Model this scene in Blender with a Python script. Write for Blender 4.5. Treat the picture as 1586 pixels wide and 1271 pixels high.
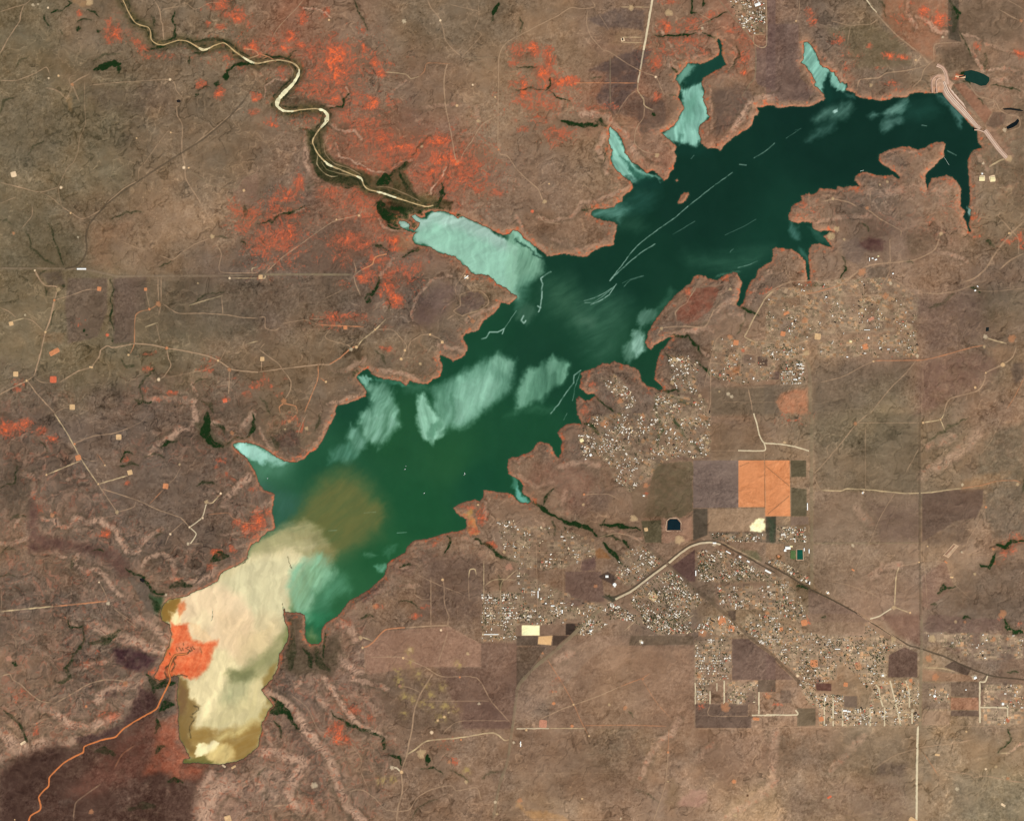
import bpy, math, random
import numpy as np
random.seed(11)
for o in list(bpy.data.objects): bpy.data.objects.remove(o)
scene = bpy.context.scene
CELL = 10.0                                  # one map cell is 10 m
# ---- camera: looking straight down from 60 km
cam = bpy.data.cameras.new('camera'); camo = bpy.data.objects.new('camera', cam)
scene.collection.objects.link(camo); scene.camera = camo
ALT = 60000.0
camo.location = (0, 0, ALT); camo.rotation_euler = (0, 0, 0)
cam.sensor_fit = 'HORIZONTAL'; cam.sensor_width = 36
cam.lens = 36 * ALT / (1586 * CELL)
cam.clip_start = 100; cam.clip_end = 400000
# ---- sky and sun (morning, from the south east)
SUN_EL, SUN_AZ = math.radians(47), math.radians(138)       # azimuth clockwise from north
world = bpy.data.worlds.new('World'); scene.world = world; world.use_nodes = True
wn = world.node_tree.nodes; sky = wn.new('ShaderNodeTexSky'); sky.sky_type = 'NISHITA'; sky.sun_disc = False
sky.sun_elevation = SUN_EL; sky.sun_rotation = SUN_AZ
world.node_tree.links.new(sky.outputs[0], wn['Background'].inputs[0]); wn['Background'].inputs[1].default_value = 0.07
sun = bpy.data.lights.new('sun', 'SUN'); suno = bpy.data.objects.new('sun', sun); scene.collection.objects.link(suno)
sun.energy = 4.2; sun.angle = math.radians(.5); sun.color = (1, .965, .91)
suno.rotation_euler = (math.pi / 2 - SUN_EL, 0, math.pi - SUN_AZ)
suno.location = (0, 0, 3000)
scene.view_settings.view_transform = 'Standard'; scene.view_settings.look = 'None'
scene.view_settings.exposure = 0; scene.view_settings.gamma = 1
scene.view_settings.use_curve_mapping = False
try: scene.cycles.max_bounces = 3; scene.cycles.filter_width = 1.35
except Exception: pass
KR = C3 = None
EXPO = (1.14, 1.15, 1.195)                    # radiance of a flat white surface under this light, per channel
# ---------------------------------------------------------------- MAP DATA
# survey sheets: four columns (A-D) and four rows (0-3); each sheet is drawn at 3.965 units per 10 m cell
SHEET_X = {'A': 0, 'B': 400, 'C': 800, 'D': 1186}
SHEET_Y = {'0': 0, '1': 320, '2': 640, '3': 951}
def pts(sheet, s):
    """survey text -> list of (x, y) in 10 m map cells (x east, y south)"""
    a = [tuple(float(v) for v in q.split(',')) for q in s.split()]
    if sheet == 'P':
        return a
    if sheet == 'Y':
        return [(600 + x / 4.956, 520 + y / 4.956) for x, y in a]
    if sheet == 'Z':
        return [(x / 2.558, 780 + y / 2.558) for x, y in a]
    ox, oy = SHEET_X[sheet[0]], SHEET_Y[sheet[1]]
    return [(ox + x / 3.965, oy + y / 3.965) for x, y in a]
def many(txt):
    out = []
    for ln in txt.strip().splitlines():
        ln = ln.strip()
        if ln:
            out += pts(ln[:2] if ln[0] != 'P' else 'P', ln[2:])
    return out

SHORE = many('''
D0 1075,570 1040,577 1000,574 950,572 915,572 890,580 875,595 850,602 815,597 780,598 765,610 730,618 690,618 650,612 610,605 575,600 550,590 548,572 520,562 488,555 500,530 497,512 480,515 472,505 455,510 440,480 428,465 420,445 395,440 380,420 350,412 335,400 328,375 312,340 300,310 285,290 270,270 255,258 235,262 240,300 232,330 232,360 218,385 240,400 262,430 280,450 290,475 308,505 300,525 330,550 345,565 360,585 365,605 355,620 330,628 300,645 265,655 220,658 170,655 120,660 70,665 50,648 0,650
C0 1510,660 1478,660 1490,685 1480,710 1460,715 1455,740 1450,765 1430,790 1400,805 1370,825 1340,840 1310,865 1280,890 1265,915 1250,930 1235,915 1200,912 1175,912 1150,895 1130,875 1135,855 1125,830 1115,800 1125,770 1150,750 1180,735 1185,715 1170,700 1165,660 1155,640 1145,600 1150,560 1140,530 1135,500 1145,480 1180,460 1210,440 1240,425 1265,415 1282,395 1280,375 1265,350 1260,310 1262,280 1250,250 1240,240 1230,255 1245,280 1248,320 1240,345 1215,355 1195,370 1160,385 1130,395 1105,390 1075,388 1050,395 1035,415 1015,440 1000,460 985,465 978,490 1000,515 1010,545 1000,570 995,600 1020,640 1028,670 1015,690 1000,715 990,745 965,775 940,795 910,805 890,815 915,840 945,860 970,885 985,905 970,930 985,960 980,985 968,1010 965,1040 945,1060 930,1095 905,1115 880,1085 850,1055 830,1050 800,1065 775,1045 745,1015 705,995 690,970 665,935 660,900 645,860 620,815 595,795 575,780 568,800 575,840 565,860 575,900 590,930 578,970 590,1010 620,1050 660,1085 700,1110 720,1145 700,1175 670,1195 655,1215 650,1240 610,1255
C1 600,5 540,15 490,15 460,35 455,50 490,70 540,85 600,95 620,115 615,140 605,175 600,210 600,235 560,245 520,250 480,270 450,290 430,310 400,310 350,300 290,292 250,300 190,305 160,280 120,250 80,220 45,195 20,165 0,145
B1 1560,150 1545,170 1500,175 1470,165 1430,145 1400,125 1360,110 1330,95 1290,75 1250,60 1230,75 1200,55 1160,35 1110,30 1060,30 1020,40 1030,65 1000,70 965,50 940,60 965,85 990,100 985,125 960,145 925,140 930,110 900,90 870,85 860,100 880,125 920,150 975,160 960,165 945,200 965,225 1000,240 1050,245 1080,265 1120,285 1160,295 1210,305 1240,335 1255,355 1285,370 1300,395 1330,415 1380,415 1420,425 1450,450 1460,475 1490,485 1530,505 1560,535 1586,547 1592,560 1575,575 1540,600 1490,590 1480,620 1450,655 1400,690 1375,715 1360,750 1330,770 1280,780 1260,800 1275,840 1288,870 1270,915 1230,940 1195,950 1165,930 1120,910 1115,940 1135,970 1130,1010 1120,1045 1080,1060 1040,1090 990,1085 950,1080 930,1070 910,1100 880,1080 840,1065 780,1060 740,1050 700,1030 670,995 640,1010 610,1035 605,1050 625,1080 650,1105 665,1130 660,1165 610,1185 560,1205 520,1215 485,1225 475,1260
B2 480,0 455,50 425,105 395,175 355,225 320,240 280,280 240,298 180,300 130,280 80,245 40,220 0,200
A2 1540,185 1500,180 1470,180 1430,190 1440,210 1480,245 1520,280 1550,330 1580,385
B2 0,410 10,440 40,470 75,480 100,500 95,560 85,610 95,650 105,700 90,720 60,725 20,760 0,790
A2 1570,790 1545,810 1525,850 1520,890 1480,920 1440,940 1380,965 1350,990 1340,1030 1300,1050 1250,1075 1200,1090 1150,1120 1100,1130 1040,1140 1000,1180 985,1230 995,1269
A3 1040,60 1055,120 1045,180 1020,230 1000,280 970,340 945,385 980,410 1010,395 1050,385 1070,375 1100,385 1095,420 1088,480 1085,520 1100,570 1095,640 1100,700 1100,760 1130,800 1150,850 1170,880 1130,890 1120,910 1180,912 1260,915 1340,920 1400,910 1450,905 1500,880 1540,850 1586,815
B3 5,780 20,720 22,660 50,620 60,590 90,560 60,520 35,490 20,460 50,430 90,390 110,350 125,290 130,240 165,190 185,130 180,80 160,40 155,0
B2 155,1190 165,1215 200,1220 250,1220 285,1235
B3 285,0 290,60 285,120 300,165 330,185 365,180 385,160 385,120 395,80 430,40 480,15
B2 530,1190 560,1150 610,1120 680,1080 730,1035 770,1000 785,960 790,920 830,890 900,855 910,825 935,795 970,775 1040,770 1100,750 1150,735 1200,725 1260,715 1280,690 1275,650 1240,630 1210,605 1198,580 1230,555 1280,540 1330,525 1360,540 1380,510 1385,470 1430,475 1500,485 1550,490 1586,530
C2 25,548 70,552 90,540 75,515 45,500 35,480 40,440 15,410 0,400
B2 1560,385 1535,370 1530,330 1535,280 1560,268
C2 0,265 40,250 80,235 105,215 125,180 150,172 200,185 220,210 235,250 260,275 275,240 270,200 280,170 265,145 248,120 270,90 310,65 350,58 400,68 390,40 370,0
C1 370,1230 365,1180 385,1160 420,1190 450,1185 485,1160 470,1150 440,1155 410,1130 385,1110 390,1070 400,1040 395,1020 440,1000 480,990 530,960 570,965 600,948 650,965 690,975 750,1000 760,1030 765,1065 800,1100 840,1110 870,1120 895,1115 870,1085 845,1060 850,1010 860,960 875,915 885,880 920,850 940,820 960,800 930,805 890,830 850,850 825,880 800,860 785,830 800,810 810,765 840,715 880,660 920,605 960,560 985,530 1020,510 1040,485 1070,470 1085,430 1120,418 1160,425 1170,440 1230,448 1280,420 1330,402 1355,405 1370,430 1385,470 1375,520 1365,570 1350,600 1370,610 1390,590 1405,540 1420,500 1435,460 1470,430 1480,390 1520,360 1560,340
D1 0,352 35,335 42,300 40,265 60,250 110,255 160,260 200,285 225,310 245,340 250,380 255,420 255,460 270,450 272,400 265,350 260,310 265,260 280,230 330,225 370,240 405,250 385,220 360,190 350,180 385,165 410,150 370,150 330,152 300,145 285,130 280,100 230,95 200,105 160,95 140,80 140,50 150,20
D0 155,1269 180,1250 225,1230 215,1200 265,1185 275,1195 310,1185 330,1155 360,1160 400,1155 430,1165 440,1140 480,1150 520,1140 575,1140 545,1110 550,1080 580,1060 620,1055 660,1070 720,1080 780,1075 815,1100 820,1085 790,1055 760,1035 720,1015 690,985 695,950 730,930 790,910 840,900 880,900 930,920 980,905 1010,885 1050,870 1095,870 1105,890 1095,930 1100,960 1070,985 1050,1010 1010,1045 980,1075 985,1120 992,1165 1000,1130 1020,1095 1070,1085 1110,1075 1150,1090 1180,1125 1200,1160 1200,1200 1195,1240
D1 1200,0 1225,30 1210,60 1235,100 1245,155 1260,155 1245,115 1255,60 1260,20 1245,0
D0 1255,1220 1250,1160 1245,1080 1240,1010 1245,970 1260,935 1290,915 1330,905 1305,875 1300,840 1295,800 1270,780 1240,750 1215,715 1180,670 1140,620 1110,590 1085,570
''')
ISLANDS = [pts('C0', '990,1235 1010,1200 1030,1180 1055,1182 1060,1200 1040,1235 1020,1250 990,1252'),
           pts('C0', '974,1108 990,1098 994,1112 980,1118')]
RIVER = many('''
A0 750,-10 775,45 800,95 830,140 860,155 910,170 925,200 930,245 960,270 1000,278 1050,262 1100,248 1150,255 1190,275 1240,305 1270,305 1320,280 1370,265 1400,280 1440,315 1490,350 1540,380
B0 0,390 60,378 120,370 180,378 225,395 250,425 245,465 210,520 160,570 125,610 115,650 150,680 200,685 270,675 350,668 400,680 425,710 415,750 380,790 345,840 335,880 370,950 430,1010 500,1040 570,1070 630,1095 650,1140 680,1165 760,1185 850,1215 940,1245 1030,1269 1075,1262''')
RIVER_W = [2,2,2,2.4,2.6,2,2,2,2.4,2.4,2.2,2,2,2.4,5,5,3,2.6,3,3.6,4,4.4,
           3.6,3.4,3,3.4,3.6,4,5,6.5,8.5,9,10,7,4.5,2.6,2.8,6,9,6.5,3.6,3,2.4,3,4.6,3.2,3.4,4.6,3.2,3.4,4.4,4,3,2.6,4]
CREEK = pts('A3', '170,1290 190,1235 245,1200 250,1170 240,1120 270,1080 300,1050 305,1000 350,950 400,905 460,870 510,845 520,810 580,785 640,765 710,750 760,700 830,655 900,615 960,580 985,530 1020,460 1045,400 1035,350 1050,290 1075,250 1110,245 1150,240')
# roads and tracks: "sheet colour strength width | points"   (colours: w pale caliche, c cream, t tan dirt, o orange dirt, g grey asphalt, d dark verge, y dry-grass trace)
ROADS = '''
B0 c .6 1.2|365,955 362,1010 400,1060 450,1085 490,1082
B0 t .5 1.2|400,880 415,950 470,1005 560,1035 640,1080
B0 c .4 1.2|385,990 420,1040 500,1065 600,1085
B0 t .45 1.4|720,1150 800,1150 900,1190 1000,1240
A0 c .5 1.2|1490,300 1560,310 1586,340 1500,370
A0 o .6 1.3|1500,290 1586,320
B0 o .6 1.3|0,330 60,350 110,380 60,350 10,370
B0 t .4 1.2|190,400 215,440 200,480
P d .35 1|1184.5,713 1184.5,786
P d .3 1|1186,722 1222,752
P d .3 1|1189,796 1222,768
P d .25 .9|1146,722 1160,716
P d .3 1|1143.5,712 1224,712
A0 t .55 1.2|0,75 90,45 155,28 190,0
A0 t .7 1.4|150,30 130,80 122,130 90,180 50,240 25,290 0,330
A0 t .6 1.2|0,495 90,497 150,480 220,450 285,415 310,470
A0 t .8 1.6|440,520 480,490 550,455
A0 t .5 1.2|435,525 425,490 440,470 470,462
A0 t .5 2.2|280,540 330,550 370,570 410,605 440,540
A0 t .5 2|420,610 445,530 490,630
A0 t .35 1.4|520,500 520,640 525,760 490,850 480,930 450,1000 415,1030 385,1090 360,1150 365,1200 380,1269
A0 t .5 1.2|550,525 700,510 850,500 1040,490 1075,520 1085,560 1130,610
A0 t .6 1.6|1085,650 1090,710 1120,770 1118,860 1118,940 1135,1010 1140,1090 1170,1150 1210,1210 1245,1269
A0 t .4 1.2|850,1110 855,1040 890,1000 960,900 1030,810 1050,815 1080,820 1115,815
A0 t .4 1|780,985 850,1015
A0 t .6 1.4|0,1120 100,1145 240,1180 330,1160 360,1150 375,1150
A0 t .4 1.2|240,1180 310,1210 370,1260
A0 t .4 1.2|0,1250 100,1210
A0 t .65 1.4|945,0 980,60 990,130 1000,160 1005,250
A0 t .4 1.2|980,60 1080,45 1140,20 1200,60 1290,20 1360,15
A0 y .35 1.2|1170,1050 1240,1100 1330,1145 1450,1150 1500,1090 1586,1060
A0 y .35 1.2|500,930 550,920 600,870 700,845
A0 t .5 1.4|1500,655 1440,690 1330,780 1200,880
A0 t .5 1.2|650,1255 760,1160 850,1110
B0 t .5 1.2|280,0 230,60 160,130 110,190 85,240
B0 t .5 1.4|1040,0 1060,50 1110,110 1135,180 1150,250 1200,310 1250,350
B0 t .4 1.2|1350,30 1355,110 1330,180 1370,215 1300,300 1250,350
B0 t .4 1.2|1180,30 1330,65 1355,70
B0 t .55 1.4|1586,225 1530,260 1490,310 1475,380 1475,500 1472,700 1475,930 1530,960 1586,1040
B0 t .7 1.4|1190,395 1160,400 1140,500 1150,650 1180,800 1210,970 1230,1000
B0 t .6 1.2|1240,990 1260,940 1310,870 1370,770 1450,720
B0 o .4 1.2|1190,395 1040,390 1020,440 990,470
B0 c .5 1.4|990,470 940,485 910,460 860,450 780,445
B0 y .3 1|1260,355 1470,355
B0 y .3 1.4|1290,370 1350,380 1440,440
C0 t .6 1.3|460,0 480,45 400,55 330,50 250,100 120,165 0,230
C0 t .5 1.3|435,70 430,150 460,230 530,310
C0 t .4 1.2|500,80 570,190
C0 w .95 2.8|835,-10 800,200 780,310
C0 w .7 2|780,310 760,430 745,510
C0 c .6 1.6|745,510 745,560 780,610 785,650 840,680
C0 t .6 1.3|785,650 780,720 735,790 725,880 780,930 850,945
C0 t .5 1.3|530,310 570,320 660,380 755,435 855,475 890,550 910,590
C0 y .5 1.3|575,350 575,660
C0 o .6 1.2|350,510 740,512
C0 t .45 1.3|745,550 690,590 640,660 620,700
C0 c .6 1.3|640,230 780,232
C0 c .6 1.3|640,262 780,265
C0 c .5 1.3|640,45 740,45 820,48
C0 y .5 1.8|1240,0 1330,110 1460,270 1465,470 1430,520 1380,600
C0 c .45 1.3|1533,0 1533,280 1460,275 1460,215 1530,215
C0 t .65 1.4|0,1040 60,1100 130,1160 160,1230 170,1250
C0 t .5 1.2|130,1150 190,1110
C0 t .5 1.4|1110,80 1190,130 1130,160 1110,185
D0 t .5 1.2|205,0 205,60 185,130
D0 t .55 1.8|640,30 700,110 800,215 930,320
D0 w .85 1.6|618,0 650,45 680,80
D0 t .5 1.2|690,120 640,150 560,155 500,155 400,130
D0 t .4 1.2|520,155 500,270
D0 t .5 1.3|1030,380 1030,300 1050,270 1200,262
D0 t .7 1.6|970,410 860,435 740,450 690,480 580,490 560,540
D0 t .6 1.4|1020,380 970,430 950,490 895,540
D0 t .55 1.6|1240,510 1300,590 1400,620 1440,680 1490,705 1550,720 1560,770 1540,790 1470,810
D0 t .55 1.4|1430,60 1500,100 1560,130
D0 t .4 1.2|1480,0 1586,60
D0 c .7 2.2|1370,1025 1440,985 1490,972
D0 t .6 1.8|340,1240 420,1225 500,1240 560,1269
D0 t .5 1.3|640,1240 640,1180 670,1160
D0 t .45 1.2|820,1240 840,1200
A1 t .6 1.3|380,0 440,40 515,75 650,5
A1 t .5 1.2|200,0 195,60 130,140
A1 t .8 1.9|215,390 240,440 280,485 350,495 335,575 310,690 280,770 250,900 210,1040
A1 t .6 1.2|335,575 450,540 530,512 610,508
A1 t .8 1.6|-5,1155 80,1110 165,1070 210,1040
A1 t .75 1.5|170,1070 230,1150 340,1269
A1 t .5 1.3|210,1045 250,1075 310,1082
A1 t .75 1.5|365,1080 480,1010 560,985 580,960 610,920 620,880 660,855 700,865 830,840
A1 t .85 1.6|830,840 940,850 1030,870 1130,885 1270,915 1350,950 1430,1000 1586,1017
A1 t .7 1.3|1025,870 1035,930 1050,975 1010,1040 975,1060
A1 o .6 1.4|800,905 825,840 835,665 920,630 970,600
A1 t .5 1.5|970,430 975,590 985,620 975,670
A1 t .5 1.4|990,430 990,600
A1 t .4 1|895,505 920,630
A1 t .55 1.3|1000,595 1050,630 1100,655 1250,655 1400,665 1480,680 1586,685
A1 t .5 1.3|1360,540 1370,660
A1 t .5 1.2|1250,0 1280,60 1330,120
A1 t .5 1.3|1300,190 1200,230 1120,280 1060,325 980,300
A1 t .4 1.2|740,210 880,270
A1 t .5 1.3|1320,220 1360,290 1355,400 1586,408
A1 c .5 1.3|1415,440 1586,440
A1 c .6 1.1|1586,370 1550,380 1548,405
A1 t .5 1.2|0,620 50,640 100,680
A1 t .5 1.2|150,685 200,700 275,770
A1 c .7 1.5|75,705 150,685
A1 t .5 1.2|440,1235 400,1235 340,1265
A1 t .35 1.2|1350,950 1260,1000 1020,1050
A1 t .4 1.2|1350,950 1390,870
A1 t .7 1.4|1410,1000 1405,1160
A1 t .4 1.1|960,720 985,830
A1 c .5 1.6|890,740 970,712
A1 c .5 1.6|1160,608 1230,585 1370,545
A1 y .35 1.6|580,890 450,960 300,1020 230,1045
A1 c .5 1.6|1510,845 1586,825
B1 c .7 1.5|0,440 40,440 45,410
B1 t .55 1.4|45,410 150,310 250,240
B1 t .5 1.2|250,240 400,130 480,85 620,50 640,0
B1 t .55 1.3|585,330 600,390 590,420
B1 o .9 1.8|640,385 700,355 720,310 790,292
B1 t .7 1.4|590,420 640,385
B1 t .6 1.4|585,420 600,480 630,550
B1 t .3 1.3|400,570 520,510
B1 t .5 1.3|0,680 42,680 45,745 100,760 140,740
B1 t .4 1.2|140,718 290,695 370,725
B1 o .7 1.4|370,725 520,732 650,738
B1 t .5 1.3|320,690 400,690
B1 t .5 1.2|450,740 410,795 440,820 550,850 570,870
B1 t .75 1.5|0,1015 150,995 370,970 440,968 500,930
B1 o .9 1.6|440,968 500,930 570,870 610,860
B1 c .7 1.6|610,860 640,820 720,755 785,690
B1 t .6 1.3|720,755 820,755 870,800 910,850 900,890 880,930
B1 t .65 1.4|920,880 935,830 1000,790 1050,785 1110,810 1130,830
B1 t .6 1.3|0,870 50,910 120,960 150,1000 200,1070 195,1130 160,1190
B1 t .5 1.2|10,870 40,840
B1 o .6 1.5|370,970 365,1060 330,1150 285,1260
B1 o .6 1.2|380,1050 415,1075
B1 o .7 1.2|135,1269 130,1230 160,1210 230,1225 240,1269
B1 t .7 1.2|20,1010 20,940
B1 t .5 1.4|1280,525 1240,545 1240,610 1200,640 1250,670 1290,655 1350,640 1410,600 1410,560 1370,520 1320,515 1280,525
B1 o .7 1.3|1285,665 1315,700
B1 t .45 1.3|1215,540 1210,490 1250,430 1280,380
B1 t .5 2|1155,695 1200,665
B1 t .6 3.5|1280,480 1312,515
C1 t .5 1.2|130,40 170,90 270,108
C1 c .6 1.6|1586,510 1530,560 1500,610 1460,680 1410,780 1400,800 1470,835
C1 t .6 1.8|1215,620 1190,680 1150,740 1030,735 900,745 860,790
C1 t .6 1.5|1100,500 1060,560 1045,590 1000,620 975,650 980,690
C1 t .45 1.5|1250,790 1220,830 1180,990 1150,1100
C1 t .5 1.4|1395,900 1470,905 1470,830 1586,840
C1 t .5 1.4|1170,955 1260,965
C1 t .5 1.3|1190,970 1190,1200 1170,1269
C1 t .6 1.3|1420,1110 1440,1200 1450,1269
C1 t .3 1.1|1380,905 1380,1100 1586,1100
C1 t .3 1.1|1260,1200 1586,1200
D1 t .6 1.5|0,570 50,520 100,500 180,505 210,540 215,620 225,700 190,815
D1 t .6 2|-10,540 100,480 170,460 250,455 330,460 400,480 480,465 560,400 640,360 760,345 900,330 980,300 1040,260 1070,180
D1 o .6 1.6|240,540 330,520 400,500 480,475
D1 t .5 1.3|480,475 590,475 600,570
D1 t .5 1.5|480,545 680,540 720,470 760,390 760,200
D1 t .5 1.2|780,440 850,490
D1 t .5 1.4|600,0 640,30 700,75 780,120 830,150 825,190
D1 t .4 1.3|1070,60 1085,180
D1 t .5 2|950,525 1050,535 1180,515 1270,480
D1 t .6 2.4|1190,470 1280,440 1350,380 1400,300 1450,230 1520,150 1586,90
D1 t .5 1.4|1420,50 1500,140 1550,200 1550,290
D1 t .6 2|1586,285 1500,330 1430,390
D1 t .5 1.3|400,500 400,600
D1 t .5 1.4|130,640 200,610 300,610 360,650 440,650 480,655 600,690 700,700
D1 t .5 1.3|400,710 430,780 470,830
D1 t .45 1.3|110,870 200,840 300,790 380,700 470,655 600,590 650,560
D1 t .5 1.2|120,370 130,420 160,440
D1 t .55 1.4|340,850 660,850 900,850
D1 t .5 1.2|300,800 340,850 310,870
D1 o .6 1.5|660,945 800,945 970,940 1100,910 1240,870 1340,850
D1 t .5 1.3|660,950 600,975 480,1040 330,1080
D1 t .5 1.3|930,935 860,1020 760,1120 640,1269
D1 c .65 1.6|1340,800 1400,820 1480,840
D1 t .65 1.6|1540,860 1510,930 1450,970 1350,1020 1345,1060 1300,1130 1130,1180 1090,1269
D1 o .4 1.3|1586,1050 1530,1160 1480,1240
D1 t .22 1.3|965,1000 970,1180
D1 t .3 1.3|1586,500 1400,520 1270,515
D1 t .4 1.1|560,620 560,860
D1 t .4 1.1|655,760 655,930
D1 t .4 1.1|440,770 740,765
D1 t .35 1.1|270,700 330,760 430,765
D2 w .85 1.7|0,183 100,190 180,205 265,230
D2 t .5 1.3|290,375 320,445 340,470
D2 c .7 1.5|340,470 460,475 500,462 650,470 850,490 1000,485 1150,465 1200,460
D2 o .45 1.6|1200,460 1330,440 1420,415 1530,412 1565,430
D2 t .55 1.3|290,375 380,280 410,240 480,160 550,70 630,0
D2 t .4 1.2|380,260 375,210 410,175
D2 t .4 1.2|550,58 960,57
D2 c .75 1.4|960,57 1070,38 1095,0
D2 c .7 1.4|1070,38 1100,105
D2 t .3 1.2|610,80 610,480
D2 t .4 1.4|860,360 930,230 970,130
D2 t .35 1.3|1450,20 1380,170 1310,260
D2 y .4 1.3|255,795 980,795
D2 t .35 1.2|790,490 700,640 640,780 580,880 520,1020
D2 t .4 1.2|1350,580 1300,680 1240,780 1230,860 1340,865
D2 c .7 1.4|820,930 800,1000 790,1180
D2 t .45 1.3|820,935 900,920 1000,900 1100,915 1120,950 1150,1040
D2 t .25 1.3|1150,1040 1260,1140
D2 w .9 1.5|640,1260 700,1240 780,1190
D2 c .8 1.4|790,1190 880,1220
D2 t .4 1.2|400,1030 500,1050 640,1100 780,1180
D2 t .35 1.3|970,800 970,900 985,1100 990,1180
C2 w .9 1.6|1455,0 1475,60 1490,130 1520,180 1586,185
C2 w .85 1.6|1520,180 1520,228 1360,228
C2 t .35 1.2|1360,228 1195,228
C2 t .35 1.2|1520,228 1525,400 1530,600
C2 t .45 1.2|410,498 560,495 630,530
C2 t .3 1.1|0,850 380,850
C2 t .3 1.1|120,760 130,1269
C2 t .3 1.1|285,850 285,1269
C2 c .5 1.4|0,780 60,820 80,830
C2 t .5 1.4|510,760 600,735 700,750 780,800
C2 t .4 1.1|390,950 410,860
B2 t .5 1.4|1060,1000 1060,1269
B2 t .4 1.2|960,980 1130,1060 1260,1110
B2 t .5 1.3|1130,1000 1140,1060 1145,1170 1180,1269
B2 t .4 1.2|880,1070 960,1070 960,1110 1010,1140 1060,1140
B2 c .7 1.3|1290,1010 1300,960 1330,955 1340,990
B2 t .4 1.1|1290,1010 1295,1150
B2 c .5 1.2|1385,900 1385,1269
B2 c .5 1.2|1385,1060 1450,1020 1586,1020
B2 c .5 1.2|1586,960 1530,1010 1490,1050 1490,1269
B2 t .5 1.2|240,140 260,80 300,0
B2 o .5 1.2|190,50 240,0
B2 t .4 1.1|1385,1155 1586,1155
B2 t .4 1.1|1385,1180 1586,1180
B2 t .4 1.1|1385,1100 1586,1100
A2 c .7 1.5|335,0 380,70 430,150 500,280 600,430
A2 t .6 1.3|600,430 720,605
A2 t .6 1.3|455,185 570,140 710,120 800,85
A2 t .25 1.2|800,85 870,50 910,0
A2 c .7 1.3|495,290 285,377
A2 c .7 1.4|605,433 790,380
A2 t .6 1.3|620,460 700,485 850,535 970,590 1110,640 1165,700
A2 t .5 1.2|720,605 820,575 835,540
A2 o .5 1.2|920,555 1000,470
A2 t .4 1.1|1030,440 1080,390 1110,330
A2 w .8 1.3|1165,698 1240,640 1270,550
A2 c .7 1.3|1270,550 1310,545 1355,490
A2 w .8 1.3|1165,698 1205,740 1170,800
A2 t .5 1.2|1125,665 1047,738 1015,805
A2 t .4 1.1|500,265 550,290 600,290
A2 o .35 1.1|600,290 600,250 650,320
A2 c .75 1.8|0,1215 200,1195 330,1183
A2 o .7 1.8|330,1183 520,1165 660,1150
A2 t .5 1.2|610,1030 650,1110 665,1165
A2 t .4 1.2|680,1180 760,1240 810,1269
A2 t .35 1.2|10,1080 10,1215
A2 o .4 1.2|1280,620 1400,610 1430,640 1500,670 1586,670
A2 t .4 1.2|1170,800 1240,800 1240,840
A3 t .6 1.6|0,380 60,365 80,400 130,430 180,480 250,530 335,545
A3 t .6 1.6|335,545 420,500 540,430 640,400 740,405 780,430
A3 t .5 1.4|-5,730 90,740 130,780
A3 t .35 1.2|60,115 95,150 100,220
A3 t .4 1.2|740,0 800,50 850,90
A3 t .45 2|450,1269 465,1160 520,1110 620,1040
A3 o .35 2|700,950 750,860 830,800
B3 o .85 1.7|640,205 680,190 710,165 780,95 900,80
B3 t .75 1.8|900,80 1060,70 1170,65
B3 c .6 1.3|620,130 710,165
B3 t .7 1.5|1060,0 1060,85
B3 t .6 2|1175,0 1165,60 1190,90
B3 t .4 2|1165,100 1130,220 1100,310
B3 t .3 1.2|1190,90 1370,180
B3 t .55 1.3|690,262 830,258 890,265 1020,320 1130,380 1340,388 1430,530 1550,665
B3 t .7 1.9|1080,350 1000,480 960,580 945,700 925,790 910,870 880,960 885,1080 860,1180 848,1275
B3 t .55 1.2|865,440 920,445 1000,480
B3 t .4 1.2|1000,530 1420,530
B3 t .4 1.2|1060,395 1130,385
B3 w .9 1.8|820,940 850,940 880,970
B3 c .75 1.8|910,860 960,830 1040,775 1240,755 1440,725 1510,770 1540,768
B3 t .45 1.2|1130,740 1160,700 1250,652 1550,652
B3 t .55 1.3|550,1090 600,1075 650,1080 720,1130 790,1200 920,1200 980,1120 1070,1070 1180,1048 1220,1080 1340,1060 1370,1140
B3 t .4 1.2|570,800 630,880 630,960 680,1080
B3 t .4 1.2|200,490 300,570 360,690 450,760 550,790
B3 t .35 1.2|655,200 655,360
B3 t .6 2|90,1175 190,1165
B3 w .9 1.6|1375,122 1480,122
C3 w .7 1.5|0,700 200,698
C3 c .6 1.3|200,698 420,698
C3 o .45 1.3|420,680 700,678 920,685
C3 t .35 1.2|1100,700 1586,700
C3 t .7 1.4|150,640 280,580 350,555 500,500 640,440
C3 o .5 1.4|640,440 770,390 820,360
C3 o .35 1.2|770,400 860,540 950,640
C3 o .45 1.3|185,270 280,420 350,550 390,640 440,740
C3 t .6 1.4|838,1275 880,1150 915,1030 930,850
C3 o .4 1.3|930,850 935,700
C3 t .45 1.3|1545,700 1490,820 1440,910
C3 t .5 1.4|1350,1110 1420,1180 1470,1269
C3 t .4 1.4|1095,150 1095,700
C3 t .2 1.3|0,970 700,972
C3 w .85 1.8|1097,420 1097,550
C3 w .85 1.8|1188,470 1188,550
C3 t .5 1.2|1188,550 1185,620 1420,625
C3 w .85 1.8|1275,405 1275,555
C3 w .7 1.5|1230,420 1230,470
C3 w .85 1.8|1488,475 1488,610
C3 w .9 1.9|1445,618 1586,618
C3 t .4 1.2|1250,50 1095,150
C3 t .3 1.2|0,1255 650,1255
C3 c .5 1.2|740,30 660,100
C3 c .5 1.2|950,95 1090,0
D3 w 1 2.9|940,685 932,720 927,1000 924,1280
D3 w .85 1.6|360,500 358,685
D3 w .9 1.8|413,490 413,685
D3 w .85 1.8|470,575 470,685
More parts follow.
